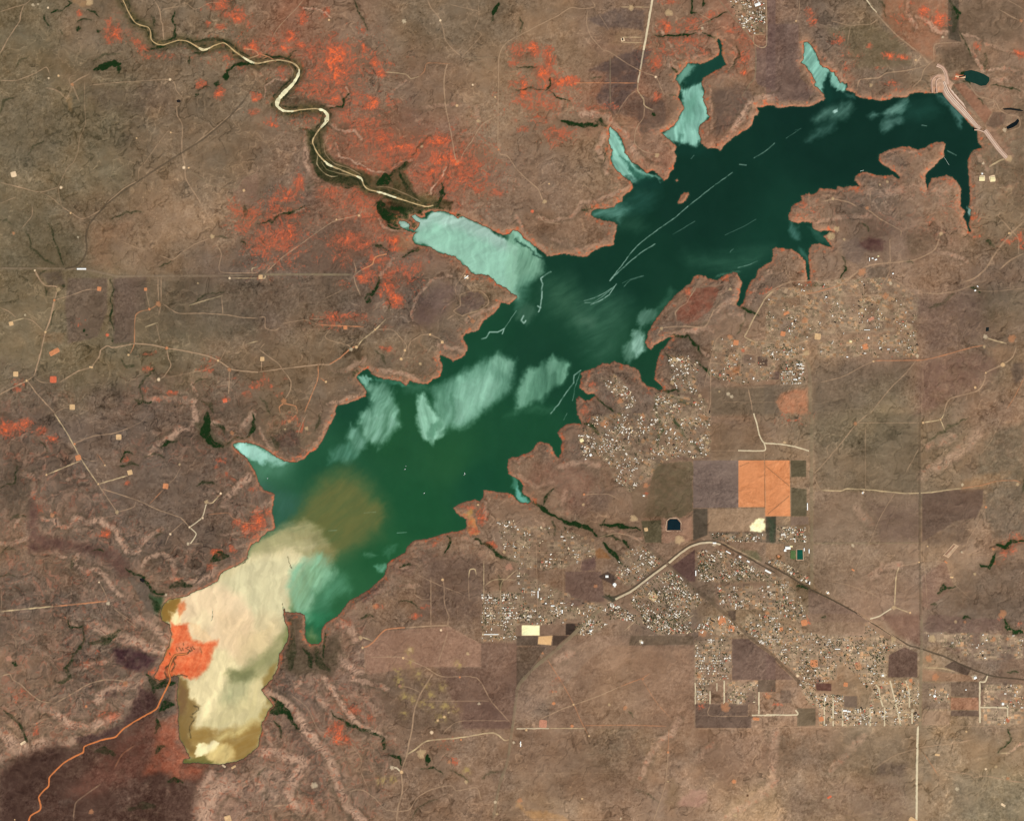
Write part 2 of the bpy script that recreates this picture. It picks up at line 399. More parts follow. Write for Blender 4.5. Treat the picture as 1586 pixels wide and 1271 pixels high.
D3 w .85 1.8|640,575 640,685
D3 w .85 2|675,430 695,460 700,510 720,565
D3 w .85 1.8|728,570 728,685
D3 w .85 2|762,405 800,560 828,683
D3 w .8 1.9|858,405 880,470 882,570
D3 w .85 1.8|898,575 898,670
D3 w .9 1.9|0,615 187,615 183,585
D3 w .9 2|1313,665 1313,412
D3 w .9 1.8|1313,412 1345,412 1365,365
D3 w .85 1.8|1313,570 1490,570
D3 w .8 1.6|1483,555 1483,630
D3 t .7 1.5|945,815 1060,800 1150,790 1280,765
D3 t .4 1.2|1150,790 1150,870
D3 t .65 1.5|1090,955 1250,980 1275,1000 1350,990 1500,1020 1586,1030
D3 t .5 1.2|1355,950 1350,990
D3 t .35 1.2|1290,770 1360,850
D3 c .5 2|1420,850 1500,850
D3 t .4 1.2|1500,850 1550,920 1586,930
D3 t .3 1.2|950,690 1586,680
D3 t .4 1.2|0,690 950,688
D3 t .35 2|660,950 730,900 800,860 930,820
D3 o .4 1.2|970,850 1060,990
D3 c .5 1.6|970,325 1080,330 1160,350
D3 t .5 1.2|183,585 150,500
D3 c .6 1.5|800,600 900,600
'''
# broad paved roads and the railway right of way: "sheet colour strength width | points"
HIGHWAYS = '''
A0 d .5 2.2|640,1269 740,1190 850,1115 1000,1015 1120,940 1260,850 1400,730 1500,620
B0 d .4 2.2|-86,620 -10,500
A1 d .6 2.4|650,-5 590,60 550,110 530,180 535,260 515,320 470,365 400,382
A1 g .6 3|-5,378 200,380 450,382 560,392 640,410 730,428 900,425 1100,425 1350,425
A1 y .5 1.6|1350,425 1590,421
B1 y .7 3|0,418 300,416 580,418
C2 d .85 1.6|590,1130 700,1080 820,990 920,915 1000,850 1060,810 1120,788 1190,782 1250,795 1320,835 1420,885 1500,930 1586,975
C2 w .8 2.6|606,1140 705,1090 824,1000 924,925 1004,860 1062,820 1121,798 1190,791 1252,803
C2 c .4 1.4|1252,783 1322,822 1424,872 1504,916
D2 d .85 2|-5,915 130,990 260,1070 400,1140 520,1204 640,1275
D3 d .7 2.2|640,44 760,118 870,185 950,210 1100,260 1250,330 1400,380 1590,400
D3 t .5 2|560,-5 700,75 860,190
C2 d .3 6|800,810 900,900 1000,990 1070,1060 1180,1140 1300,1250
C3 d .35 4|1290,0 1400,110 1500,190 1586,260
D3 d .4 4|60,265 100,310 170,380 210,420
C3 y .6 5|-5,480 30,410 140,300 240,220 350,120 430,40 530,-40
B3 y .5 4|1590,460 1560,700 1530,900 1480,1050 1440,1275
D2 y .5 5|280,0 280,500 282,1080
D1 y .45 5|240,930 268,1000 272,1269
D2 d .28 3|945,0 945,400 945,800 950,1269
D3 y .5 4|955,0 955,240 945,700
D1 t .2 2|960,1000 955,1269
'''
# stream courses and wooded draws: "sheet width strength|points" (width in sheet units)
DRAWS = '''
A0 14 .8|320,80 390,62
A0 12 .7|270,95 275,130 292,165
A0 38 1|580,432 640,405 700,390 740,395
A0 24 .9|720,390 725,450
A0 10 .7|1070,70 1055,110 1075,160 1070,220 1040,250
A0 16 .8|905,300 960,302 1010,285
A0 10 .5|1180,330 1230,335 1280,322
A0 14 .8|1400,470 1400,440 1440,405 1500,395 1560,400
A0 34 1|1370,480 1400,472
A0 20 .9|1322,512 1345,518
A0 18 .9|1195,592 1222,578
A0 18 .8|470,185 490,170
A0 10 .6|480,135 560,128
A0 12 .7|590,200 615,190
A0 12 .6|1165,350 1165,400
A0 10 .6|540,50 600,105
A0 12 .5|930,100 940,160
A0 10 .5|1220,550 1300,545
A0 16 .35|0,700 30,620 80,600
A0 12 .5|370,190 380,215
A0 12 .6|390,60 440,20 420,0
A0 14 .5|780,0 790,60
A0 10 .4|560,380 740,340
A0 6 .35|100,410 190,350
A0 6 .35|170,950 210,900 270,870
A0 14 .5|1190,260 1260,250 1340,240 1400,262
B0 10 .7|40,340 120,350 200,370
B0 12 .7|180,355 235,315
B0 12 .7|440,660 520,655 530,610 550,580
B0 30 .6|320,800 330,850
B0 70 .42|340,900 355,970 400,1060 480,1100 560,1125 650,1130
B0 60 .95|730,1130 790,1100 820,1080
B0 30 .6|820,1065 880,1030 920,1000
B0 26 .6|860,1060 920,1170 970,1215
B0 26 .6|1120,1130 1130,1190 1110,1240
B0 40 .9|740,1250 770,1269
B0 30 .9|1080,1255 1110,1269
B0 34 .9|1440,95 1455,60 1475,20
B0 9 .5|590,0 600,40 640,110 680,185
B0 12 .4|250,790 330,830
B0 6 .4|400,700 370,800 390,950 480,1040
B0 10 .35|300,1160 420,1120
B0 9 .6|1440,100 1430,130
B0 6 .35|940,960 1020,870 1060,830
B0 8 .4|700,1269 900,1200
B1 60 .9|740,0 790,60 860,90 920,60
B1 50 .8|820,10 920,30 1000,30
B1 34 .8|1000,20 1080,10 1170,40
B1 26 .8|930,100 985,130 930,145
B1 12 .7|800,110 860,140 960,150
B1 14 .6|880,320 950,270 1000,245 1060,248
B1 8 .6|700,240 760,235 800,270
B1 14 .7|650,560 700,530 740,470 740,430
B1 22 .7|660,570 690,580
B1 8 .6|0,110 70,95 130,50 220,30 290,10
B1 14 .8|580,1030 640,1000 660,980
B1 24 .6|600,1010 570,1040
B1 9 .5|1250,775 1265,790
B1 12 .4|720,870 780,960
B1 10 .8|1010,40 1220,60 1360,112
B1 10 .7|1520,175 1560,190
B1 10 .5|20,200 35,230
B1 7 .5|790,560 800,640
B1 16 .4|10,1170 60,1269
C0 14 .8|1070,0 1075,80 1110,90
C0 12 .7|1150,0 1145,40
C0 9 .75|850,215 920,222 980,215 1050,215 1110,200
C0 9 .6|1180,130 1260,100 1300,80
C0 10 .9|1150,205 1220,230 1245,290
C0 16 .8|210,490 180,560
C0 8 .5|0,410 60,420 120,410
C0 8 .6|200,560 250,600 330,630
C0 26 .8|270,740 350,760 430,770 500,770
C0 34 .9|480,750 550,780
C0 16 .5|20,110 25,200
C0 14 .7|960,420 1000,460 985,490
C0 14 .95|832,708 850,712
C0 9 .6|560,850 550,900 530,1000
C0 12 .4|0,560 100,540 180,560
C0 6 .4|60,370 110,300
C0 8 .5|450,490 520,480
C0 8 .5|940,590 1000,610
C0 6 .5|900,830 960,880
C0 16 .5|1290,0 1360,10
C0 10 .4|1350,290 1370,350 1300,440
D0 30 .9|1160,40 1170,120
D0 46 .4|1130,0 1150,200
D0 14 .8|245,255 290,285
D0 10 .5|1190,200 1230,280 1260,340
D0 9 .5|1380,520 1480,530 1560,560
D0 12 .7|1210,500 1260,520
D0 12 .9|1190,465 1230,450
D0 9 .5|1460,670 1560,680
D0 14 .4|1340,330 1340,440
D0 7 .5|700,0 740,100
D0 8 .6|480,520 500,510
D0 10 .7|1100,880 1110,930
D0 9 .6|1300,600 1330,640
A1 10 .45|940,1000 890,1040 860,1090 880,1180
A1 26 .6|830,1180 860,1190 920,1200
A1 20 .5|1240,1190 1310,1260
A1 14 .4|740,940 770,980 820,970
A1 9 .6|680,560 690,630 680,690 700,760
A1 7 .6|680,450 682,560
A1 10 .4|0,85 70,110
A1 9 .4|170,150 190,250 280,330 340,350
A1 8 .5|300,100 355,260 390,360
A1 12 .6|345,255 365,270
A1 10 .5|250,420 290,390
A1 8 .5|270,500 290,550
A1 7 .4|690,80 760,40 870,30
A1 14 .9|385,485 398,490
A1 14 .8|515,760 525,765
A1 10 .8|530,790 540,795
A1 10 .7|690,820 700,828
A1 9 .5|310,720 350,640
A1 9 .5|1480,210 1510,240
A1 26 .5|1500,0 1500,60
A1 10 .4|1170,1100 1280,1060
A1 20 .35|1330,190 1400,200
A1 5 .6|980,370 1050,340
A1 5 .5|1170,610 1380,520
A2 46 .9|1272,-10 1275,60 1255,120 1300,180 1370,210
A2 24 .7|1320,70 1380,120
A2 24 .7|1555,0 1560,80 1520,150
A2 24 .7|1000,215 1080,170
A2 14 .7|740,320 860,320
A2 12 .6|750,290 780,230 830,250
A2 10 .7|1540,330 1580,400
A2 60 .7|1300,905 1400,880
A2 34 .6|1050,1060 1180,1060
A2 14 .8|780,960 880,1010 940,1090 1010,1110
A2 6 .6|560,840 640,850
A2 8 .5|0,455 90,425 110,310
A2 20 .4|60,640 150,640
A2 16 .4|0,850 100,840
A2 8 .5|240,170 290,230
A2 40 .5|920,1120 970,1200 1000,1250
A2 14 .6|1200,450 1310,430
A2 18 .4|440,940 470,880
A2 12 .5|900,260 1010,270
A2 10 .4|1000,700 960,760
A2 12 .4|0,1000 90,1000
A2 12 .5|1400,185 1500,150
A3 9 .7|420,30 430,75 510,70
A3 14 .55|510,80 520,150 430,290 400,330 430,380 380,420 340,410
A3 14 .5|20,590 100,640 140,700 170,770
A3 50 .45|550,180 650,160 740,100
A3 22 .8|85,300 110,310
A3 40 .7|900,370 950,480
A3 46 .8|950,460 1080,420
A3 50 .85|980,590 1060,550
A3 26 .7|960,640 960,730
A3 24 .6|960,850 1010,800
A3 24 .7|1030,1025 1120,1030
A3 50 .35|800,1200 950,1180
A3 24 .9|1060,290 1020,330 1020,380
A3 10 .9|1085,250 1150,245
A3 40 .5|580,840 700,860
A3 20 .6|960,10 1040,60
B2 14 .5|370,0 350,100
B2 40 .5|80,150 120,220
B2 20 .6|1160,750 1180,790 1150,850
B2 20 .6|1330,770 1420,820 1480,880 1586,900
B2 14 .7|880,940 930,935
B2 24 .4|1480,1000 1480,1080
B2 10 .7|440,1260 560,1160 770,1010
B2 9 .5|870,1140 1000,1200
B3 14 .4|0,1000 40,940
B3 70 1|60,600 150,600
B3 26 .8|70,510 150,560 190,630 240,700
B3 16 .7|100,660 150,750
B3 70 .42|200,30 200,200 200,330
B3 30 .7|280,200 320,330
B3 44 .5|350,190 370,300 440,340
B3 18 .6|450,600 550,680 680,720 770,760
B3 20 .9|770,760 770,830
B3 16 .8|800,860 870,880 880,920
B3 24 1|1045,860 1035,920
B3 8 .6|1000,950 1080,940 1130,980
B3 8 .5|1180,960 1300,1030
B3 24 .6|640,20 700,10
B3 9 .8|415,110 400,180 400,270
B3 9 .4|1370,1010 1490,960
B3 5 .35|930,1269 1100,1130
C1 11 .8|895,830 930,800 990,795 1060,800 1110,850 1130,900
C1 9 .7|910,880 940,960
C1 16 .9|880,1120 930,1135 990,1130
C1 10 .7|485,1165 540,1210 600,1260
C1 12 .7|1100,940 1180,1010 1240,1060
C1 13 .8|1360,605 1420,640 1480,660
C1 12 .7|860,1180 850,1230 870,1269
C1 16 .7|930,1160 1010,1190 1100,1220
C1 24 .5|480,0 450,30 400,30
C1 10 .4|1400,640 1350,780
C1 10 .5|420,0 440,50
D1 12 .8|255,320 270,400 258,450
D1 10 .7|480,370 495,390 465,440
D1 14 .6|250,490 380,490
D1 9 .8|1245,150 1220,190
D1 15 .7|1350,215 1410,240
D1 9 .5|460,300 490,370
D1 10 .5|860,340 900,350
D1 12 .5|580,100 630,150
D1 14 .7|1250,500 1320,520
D1 26 .3|1150,540 1000,620
C2 28 .95|90,540 160,580 240,640
C2 22 .9|240,640 330,670 430,690 500,750
C2 16 .7|160,560 230,470
C2 18 .85|520,690 620,680 760,720
C2 12 .7|540,690 545,650
C2 28 .9|530,800 600,860 650,930
C2 18 .8|410,60 510,130
C2 30 .85|860,0 860,200
C2 22 .8|940,0 1000,90 1050,160
C2 18 .8|650,770 690,820
C2 14 .6|510,750 640,770
C2 12 .6|220,660 230,750
C2 12 .7|620,0 640,20
C2 10 .6|1040,180 1140,240
C2 12 .7|290,690 300,715
C2 10 .6|540,1110 600,1140
D2 16 .9|1420,800 1470,830 1510,790 1586,780
D2 16 .9|1410,850 1390,900 1370,950 1310,935
D2 18 .75|1050,1110 1100,1065 1165,1070
D2 20 .6|1020,1175 1050,1175
D2 9 .5|1586,400 1570,480
D2 12 .8|345,1245 360,1250
D2 26 .8|180,1060 250,1080
D2 14 .3|980,180 1100,100 1250,20
D3 14 .8|1480,360 1550,350
D3 8 .6|1490,700 1500,770 1420,840
D3 18 .8|1470,30 1480,70 1520,110 1586,110
D3 16 .7|1210,20 1260,30
D3 14 .4|1130,200 1160,210
C3 10 .3|730,1080 870,1150
C3 9 .4|680,590 715,630
'''
# bare rim-rock slopes: "sheet width strength|points"
RIMS = '''
A1 40 .7|880,1190 1000,1180 1100,1190 1200,1195
A1 26 .6|1180,1080 1210,1150
A2 40 .7|920,260 960,200 1040,150 1100,100 1170,95 1200,40 1190,-40
A2 38 .7|1290,60 1350,60 1400,90 1480,100 1530,30 1560,0
A2 46 .7|1370,560 1400,510 1450,460 1510,410 1530,380
A2 36 .6|130,370 190,380 215,420 210,490 150,560
A2 34 .8|260,650 330,660 380,690 430,690 470,640 520,660 560,680 620,640
A2 44 .8|620,660 680,700 720,720 740,780 790,840 850,850
A2 32 .7|850,830 880,780 950,740 1000,700
A2 34 .7|880,930 900,890 960,870 1000,860 1060,900 1080,960 1060,1010
A2 38 .7|1060,1010 1150,1030 1240,1020 1300,990 1330,930
A2 32 .6|0,800 60,810 120,780 170,760
A2 36 .7|480,870 460,930 540,960 600,950 650,1000 680,1060 740,1110
A2 24 .5|150,570 140,620 90,700
A2 20 .5|280,540 320,500 310,600
A2 34 .6|250,860 330,850 400,880
A2 26 .5|420,400 520,380
A2 24 .5|1350,740 1450,740 1530,720
A3 54 .8|230,560 300,580 380,640 450,680 560,690 650,650 740,620
A3 60 .8|600,520 680,460 760,440 850,420 900,400
A3 50 .8|760,560 830,540 870,460
A3 80 .75|0,700 60,760 100,840 200,830 300,780
A3 60 .6|300,780 420,790 470,760
A3 70 .7|560,60 700,130 800,160 900,200 1000,220
A3 60 .6|850,30 950,80 1020,150
A3 24 .7|430,60 470,60
A3 40 .7|450,350 540,310 650,290
A3 30 .6|330,450 380,430 450,400
A3 50 .6|760,420 830,380 880,390
A3 130 .85|1260,1240 1300,1100 1400,1040 1500,1060 1586,1030
A3 60 .7|1180,1250 1240,1050 1300,980
A3 40 .5|760,1240 900,1210 980,1200
A3 26 .6|1000,1180 1040,1080
A3 20 .6|860,1080 900,1050 920,1090
A3 60 .5|0,900 60,860
B3 50 .8|480,240 540,310 600,340 640,350
B3 50 .6|480,40 560,80 600,160
B3 36 .8|400,390 440,440 490,520 560,620 640,690 740,740 780,750
B3 36 .8|580,390 640,410 720,430 790,455
B3 60 .85|50,480 170,540 250,620 280,700 370,790 430,850 470,950 490,1060 560,1180 640,1269
B3 70 .75|0,830 100,850 200,880 280,900 220,1000 180,1100 240,1200
B3 80 .6|30,960 120,1000 100,1100
B3 60 .6|260,1230 320,1160 380,1240
B3 34 .6|240,450 270,380
B3 30 .5|440,870 520,850
B3 30 .5|430,560 440,640
B3 40 .6|370,500 400,560
B3 30 .5|0,660 60,720 80,800
B0 14 .7|480,880 500,960 560,970 640,1020 720,1060 790,1060 870,1000 940,980
B0 12 .8|890,1080 930,1170 980,1220 1040,1200 1090,1130 1160,1030
B0 34 .7|290,850 290,1000 330,1080 370,1110 330,1150
B0 20 .8|430,750 490,790 530,810 600,800 630,850
B0 12 .6|40,600 50,530 100,490 180,490
B0 10 .6|150,590 260,600 400,640 520,660
B0 16 .5|540,540 560,600
B0 30 .4|1000,660 1200,640 1340,660 1350,750
B0 20 .4|820,570 900,500
B0 14 .7|280,50 350,60 420,80 450,110
C0 44 .7|1586,600 1480,600 1430,640 1380,720 1320,810 1250,890 1180,890
C0 50 .75|400,700 480,700 560,720 600,770 680,850 740,970 850,1040 930,1060
C0 36 .6|540,820 500,920 540,980 550,1060
C0 34 .5|280,600 260,690 300,740
C0 24 .5|1190,560 1200,800 1130,850
C0 30 .5|970,780 820,800 900,840 970,900 985,1040
C0 20 .6|880,180 1000,360 1180,340
C0 18 .5|1250,230 1330,290 1350,340 1310,430
C0 30 .5|400,1250 500,1230 600,1190 700,1140
C0 24 .6|1110,200 1170,210
C0 24 .5|930,400 980,410
D0 30 .6|930,100 1010,140 1040,190 1110,200
D0 30 .6|880,0 870,80 920,170
D0 24 .6|1240,290 1300,380 1330,420
D0 26 .7|1330,440 1440,425 1560,435
D0 30 .5|1400,490 1480,490
D0 16 .5|1200,210 1320,240
D0 20 .5|1340,270 1520,330
D0 30 .4|340,320 420,420 520,560
D0 24 .6|720,950 800,925 900,935 1000,900
D0 30 .4|1310,960 1360,1050
D0 60 .35|520,1150 700,1190 900,1150 1100,1180
B1 16 .6|100,50 220,30 280,20
B1 22 .45|945,700 950,620 965,570 1010,510 1070,450 1180,425
B1 16 .45|1125,650 1180,590 1230,560
B1 30 .6|450,1010 540,1010 600,970 660,940
B1 34 .6|690,1000 800,1010 900,1030 980,1060
B1 34 .5|1100,850 1180,870 1250,880
B1 24 .6|430,1210 520,1190 620,1160
B1 22 .5|740,440 830,320
B1 26 .5|1280,700 1380,640 1470,600
B1 16 .6|740,80 760,120 840,150 950,160
C1 40 .6|840,850 960,780 1100,760 1160,740 1200,760
C1 30 .5|830,720 900,640 960,600
C1 40 .35|1230,640 1330,560 1360,470
C1 30 .5|0,60 60,190 180,270
C1 30 .4|220,200 400,270 560,200
C1 30 .4|1420,600 1480,480 1560,400
C1 30 .5|920,1010 890,1060 940,1120
C1 24 .5|1120,870 1170,920
C1 24 .5|450,1010 420,1090
C1 26 .35|1300,660 1380,660 1400,720
C1 30 .5|390,0 350,60 200,95 120,60
B2 24 .5|170,250 100,240 60,200 10,90
B2 20 .4|440,50 380,160 300,230
B2 30 .45|1080,760 1000,790 940,830
B2 24 .5|1390,550 1390,680
B2 24 .4|1250,760 1360,800
B2 30 .4|830,920 950,960
B2 24 .4|700,1110 850,1050 980,1060
B2 40 .5|0,600 60,540
C2 30 .5|0,290 80,250 130,210
C2 40 .45|260,330 400,290 500,320
C2 30 .4|0,380 120,450 220,420
C2 34 .4|330,620 280,560 300,480
C2 30 .4|240,600 360,650
C2 26 .5|520,720 640,720 760,770
C2 22 .4|380,20 460,90
D1 34 .4|640,60 480,60 300,100
D1 30 .35|1050,260 1230,330
D1 30 .3|1150,60 1240,220
D2 80 .4|1300,120 1180,250 1050,330 960,380
D2 60 .35|1000,200 1150,150
D2 60 .3|560,580 640,680
D2 60 .3|650,1000 720,940 820,930
D3 60 .3|60,700 40,1000 20,1100
D3 50 .3|600,750 400,950
D3 20 .5|1480,850 1580,790
D3 14 .6|1480,60 1500,100 1586,110
C3 46 .4|1000,640 960,720 880,780 830,850 760,1000
C3 60 .4|1300,1240 1500,1100 1586,1020
C3 60 .35|250,280 330,240
C3 50 .3|1100,900 1200,800
'''
# red-bed outcrops (map cells): x y rx ry strength
REDS = '''505 150 70 45 .62;585 320 60 50 .55;715 265 60 55 .6;430 375 55 42 .62;838 150 55 36 .62;600 430 28 36 .6;395 80 90 26 .42;545 90 60 40 .5;560 200 40 40 .5;660 340 20 10 .6;1050 70 50 34 .42;1150 80 20 34 .5;
123 20 6 7 .8;175 51 14 16 1;183 57 9 9 .8;186 20 9 6 .6;168 33 10 8 .5;215 64 8 6 .7;222 75 14 6 .7;252 88 40 7 .55;200 50 12 12 .6;340 8 22 12 .9;368 26 9 10 1.2;350 24 9 7 1;342 42 8 5 1.1;323 37 6 5 1;384 74 10 6 1.1;396 76 5 9 1;314 130 9 6 .9;340 144 8 9 1.1;396 152 8 8 .8;392 173 10 6 1;380 30 16 22 .5
468 26 8 16 1;505 21 9 7 .9;447 56 8 9 1.1;466 71 9 5 1;441 76 6 3 1.1;520 92 17 24 1.5;524 112 12 12 1.2;480 82 16 10 .7;563 74 3 12 1;565 47 4 5 .8;580 97 8 8 1.2;590 114 8 7 1.4;603 100 5 4 .7;500 128 50 22 .5;460 95 40 30 .45;576 162 12 10 1.1;572 152 8 6 .9;612 158 14 6 .6;425 195 8 3 1.1;418 190 14 8 .6;553 192 26 18 .6;596 212 16 12 .9;681 217 18 10 1.1;684 245 10 6 1.1;618 228 28 9 .8;650 232 45 25 .55;605 258 45 20 .5;670 262 40 25 .55;652 288 22 16 .5;708 253 10 8 1;700 270 20 12 .6;767 299 14 8 .8;760 285 30 18 .4;463 282 10 14 .9;448 300 20 14 .8;510 298 28 12 .6;545 310 30 14 .5;384 331 20 12 .8;378 352 16 12 .7;440 330 30 12 .7;420 312 22 10 .6;448 362 12 12 1;410 370 22 12 .7;430 345 44 26 .5;545 372 34 14 1;530 395 24 14 .6;572 392 14 10 .7;612 373 9 8 1.2;613 386 14 4 1;582 405 12 6 1;562 432 8 6 1.5;570 425 20 14 .7;622 428 34 22 .55;612 466 13 10 1.2;600 448 14 12 .7;545 490 16 6 .7;515 490 20 9 .7;510 500 30 10 .5;552 492 30 8 .6;595 507 10 5 .6;645 412 20 12 .6;535 440 16 8 .4;360 325 10 24 .6;500 205 30 40 .3;690 250 70 40 .3;590 240 60 70 .28
803 83 14 16 1;826 78 9 12 1.5;850 90 8 16 1.2;840 112 16 14 1;876 126 20 7 1.8;856 135 14 6 1.2;811 137 5 16 1.5;801 128 6 5 .9;846 162 26 10 .5;840 184 22 10 .6;862 208 24 14 .8;915 168 9 5 .8;812 200 9 5 1;948 165 14 6 .5;1035 4 16 6 .8;1030 42 10 8 1;1060 40 26 10 .6;1060 62 36 7 .7;1020 98 10 12 .9;1017 150 7 9 1;1040 82 30 7 .6;1090 84 12 6 .8;1078 32 16 8 .5;1130 48 9 8 .7;1152 60 8 8 .8;1150 88 12 12 .8;1152 112 6 4 1.3;1106 95 8 8 .4;1100 25 12 6 .6
1254 20 8 8 .9;1258 36 6 7 .9;1430 18 8 8 1.3;1451 33 14 12 1;1376 86 9 5 1.2;1400 89 11 4 1.1;1298 62 10 12 .5;1313 104 10 5 .7;1382 131 9 5 .8;1320 88 16 12 .4;1346 72 6 6 .7;1513 72 7 8 .8;1575 82 10 5 1;1482 120 10 6 1;1387 140 10 4 .8;1400 20 20 30 .35;1318 122 12 8 .6;1480 320 20 20 .3;1582 88 6 10 .8
15 664 22 11 1.1;38 656 14 8 .9;64 667 12 8 .9;82 680 8 7 .8;30 592 10 8 .5;26 603 6 5 .7;122 499 10 6 .5;230 547 12 5 .5;228 571 9 5 .9;320 572 12 4 .9;330 560 16 8 .5;241 619 8 3 1.1;227 604 5 4 .8;267 609 8 4 .7;393 597 8 6 1.1;363 586 5 4 .7;380 610 12 6 .7;350 619 8 5 .9;385 520 ..
166 825 7 8 1.3;156 829 7 3 .9;198 748 6 3 .8;196 713 5 4 .8;343 713 8 4 .9;334 722 6 4 .7;350 738 12 8 .5;360 742 6 4 .8;394 758 8 6 .6;385 818 14 10 1.3;370 808 10 6 .8;397 832 8 6 .9;333 856 8 5 1.1;361 850 6 6 1;326 878 6 8 .7;272 897 8 4 1;137 886 4 6 .8;85 795 5 3 .7;76 706 5 2 .9;60 780 14 20 .4
131 946 5 3 .5;100 960 8 5 .4;134 971 6 4 .8;150 1010 5 4 .5;140 1027 20 7 .6;165 1110 20 8 .8;182 1106 10 6 .8;205 972 10 5 .5;114 1122 18 7 .5;57 1132 8 12 .6;86 1140 12 5 .5;192 1060 8 5 .6;28 1075 18 12 .5;237 1040 10 6 .8;270 1018 9 9 .9
531 1144 13 8 1.4;518 1132 16 10 .9;550 1101 10 8 1;573 1110 5 6 1;523 1122 12 8 .8;645 953 7 4 1;585 940 10 4 .6;582 938 4 3 1.2;660 942 10 6 .5;540 935 10 8 .4;410 1165 10 8 .6;478 1240 16 8 .5;455 1250 12 8 .6;530 966 14 10 .6;536 1100 30 30 .25;690 1150 20 14 .35;700 1178 10 6 .6;478 960 ..;672 842 5 6 .9;760 843 8 4 1.3;452 648 10 6 .9;440 655 5 4 .8;466 662 10 10 .5;400 805 10 16 1.1;417 795 10 8 .9;439 586 4 4 .6;410 590 10 12 .6;418 600 12 8 .5;600 540 8 4 1;434 610 6 4 .6
745 800 8 14 1;735 822 8 6 1;726 786 14 4 1;1062 448 5 6 1;1066 450 6 8 .9;1001 527 4 6 1.2;1170 340 5 12 .8;1132 330 ..;1060 305 ..;918 595 8 6 .6;962 617 8 6 1.1;900 600 6 12 .7;905 640 8 10 .9;912 655 8 6 .7;1057 555 10 6 .6;1135 553 8 6 1;1200 552 12 7 .4;1250 365 16 8 .6;1246 498 5 4 1;1330 455 8 5 .7;1440 345 10 10 .3;1512 366 6 3 .8;1564 374 16 6 .7;1580 372 6 14 .8;1250 330 30 10 .3;1245 316 6 8 1;1230 335 12 6 .6;1010 460 ..;1475 280 8 5 .7;1458 238 6 4 1
1336 1000 ..;1560 850 14 12 .8;1575 835 12 10 .8;1551 988 6 6 1.1;1558 995 5 6 .9;1580 965 6 5 1.1;1546 955 6 4 .8;1450 1047 6 4 1;1446 1042 9 4 .7;1535 870 8 5 .6;1385 875 ..;1260 1026 8 5 1;1330 1032 8 5 .6;1209 972 4 8 1.1;1244 962 9 10 .9;1204 1090 6 3 1.1;1206 1078 6 5 .6;1190 1074 8 8 .7;1230 645 26 16 .3;862 1055 8 8 .5;855 1070 5 4 .7;1084 1095 8 5 1;1090 1003 9 5 .8;1174 960 5 4 1;1082 970 12 7 .9;1116 958 8 5 1.1;1130 972 7 6 1.1;1176 830 5 3 .7;1000 757 8 8 .5;1130 560 4 3 1;1190 450 16 6 .7;1244 496 6 5 1.2;1210 495 ..;1253 440 16 4 .7;1500 345 20 20 .3;1360 105 10 4 .4'''
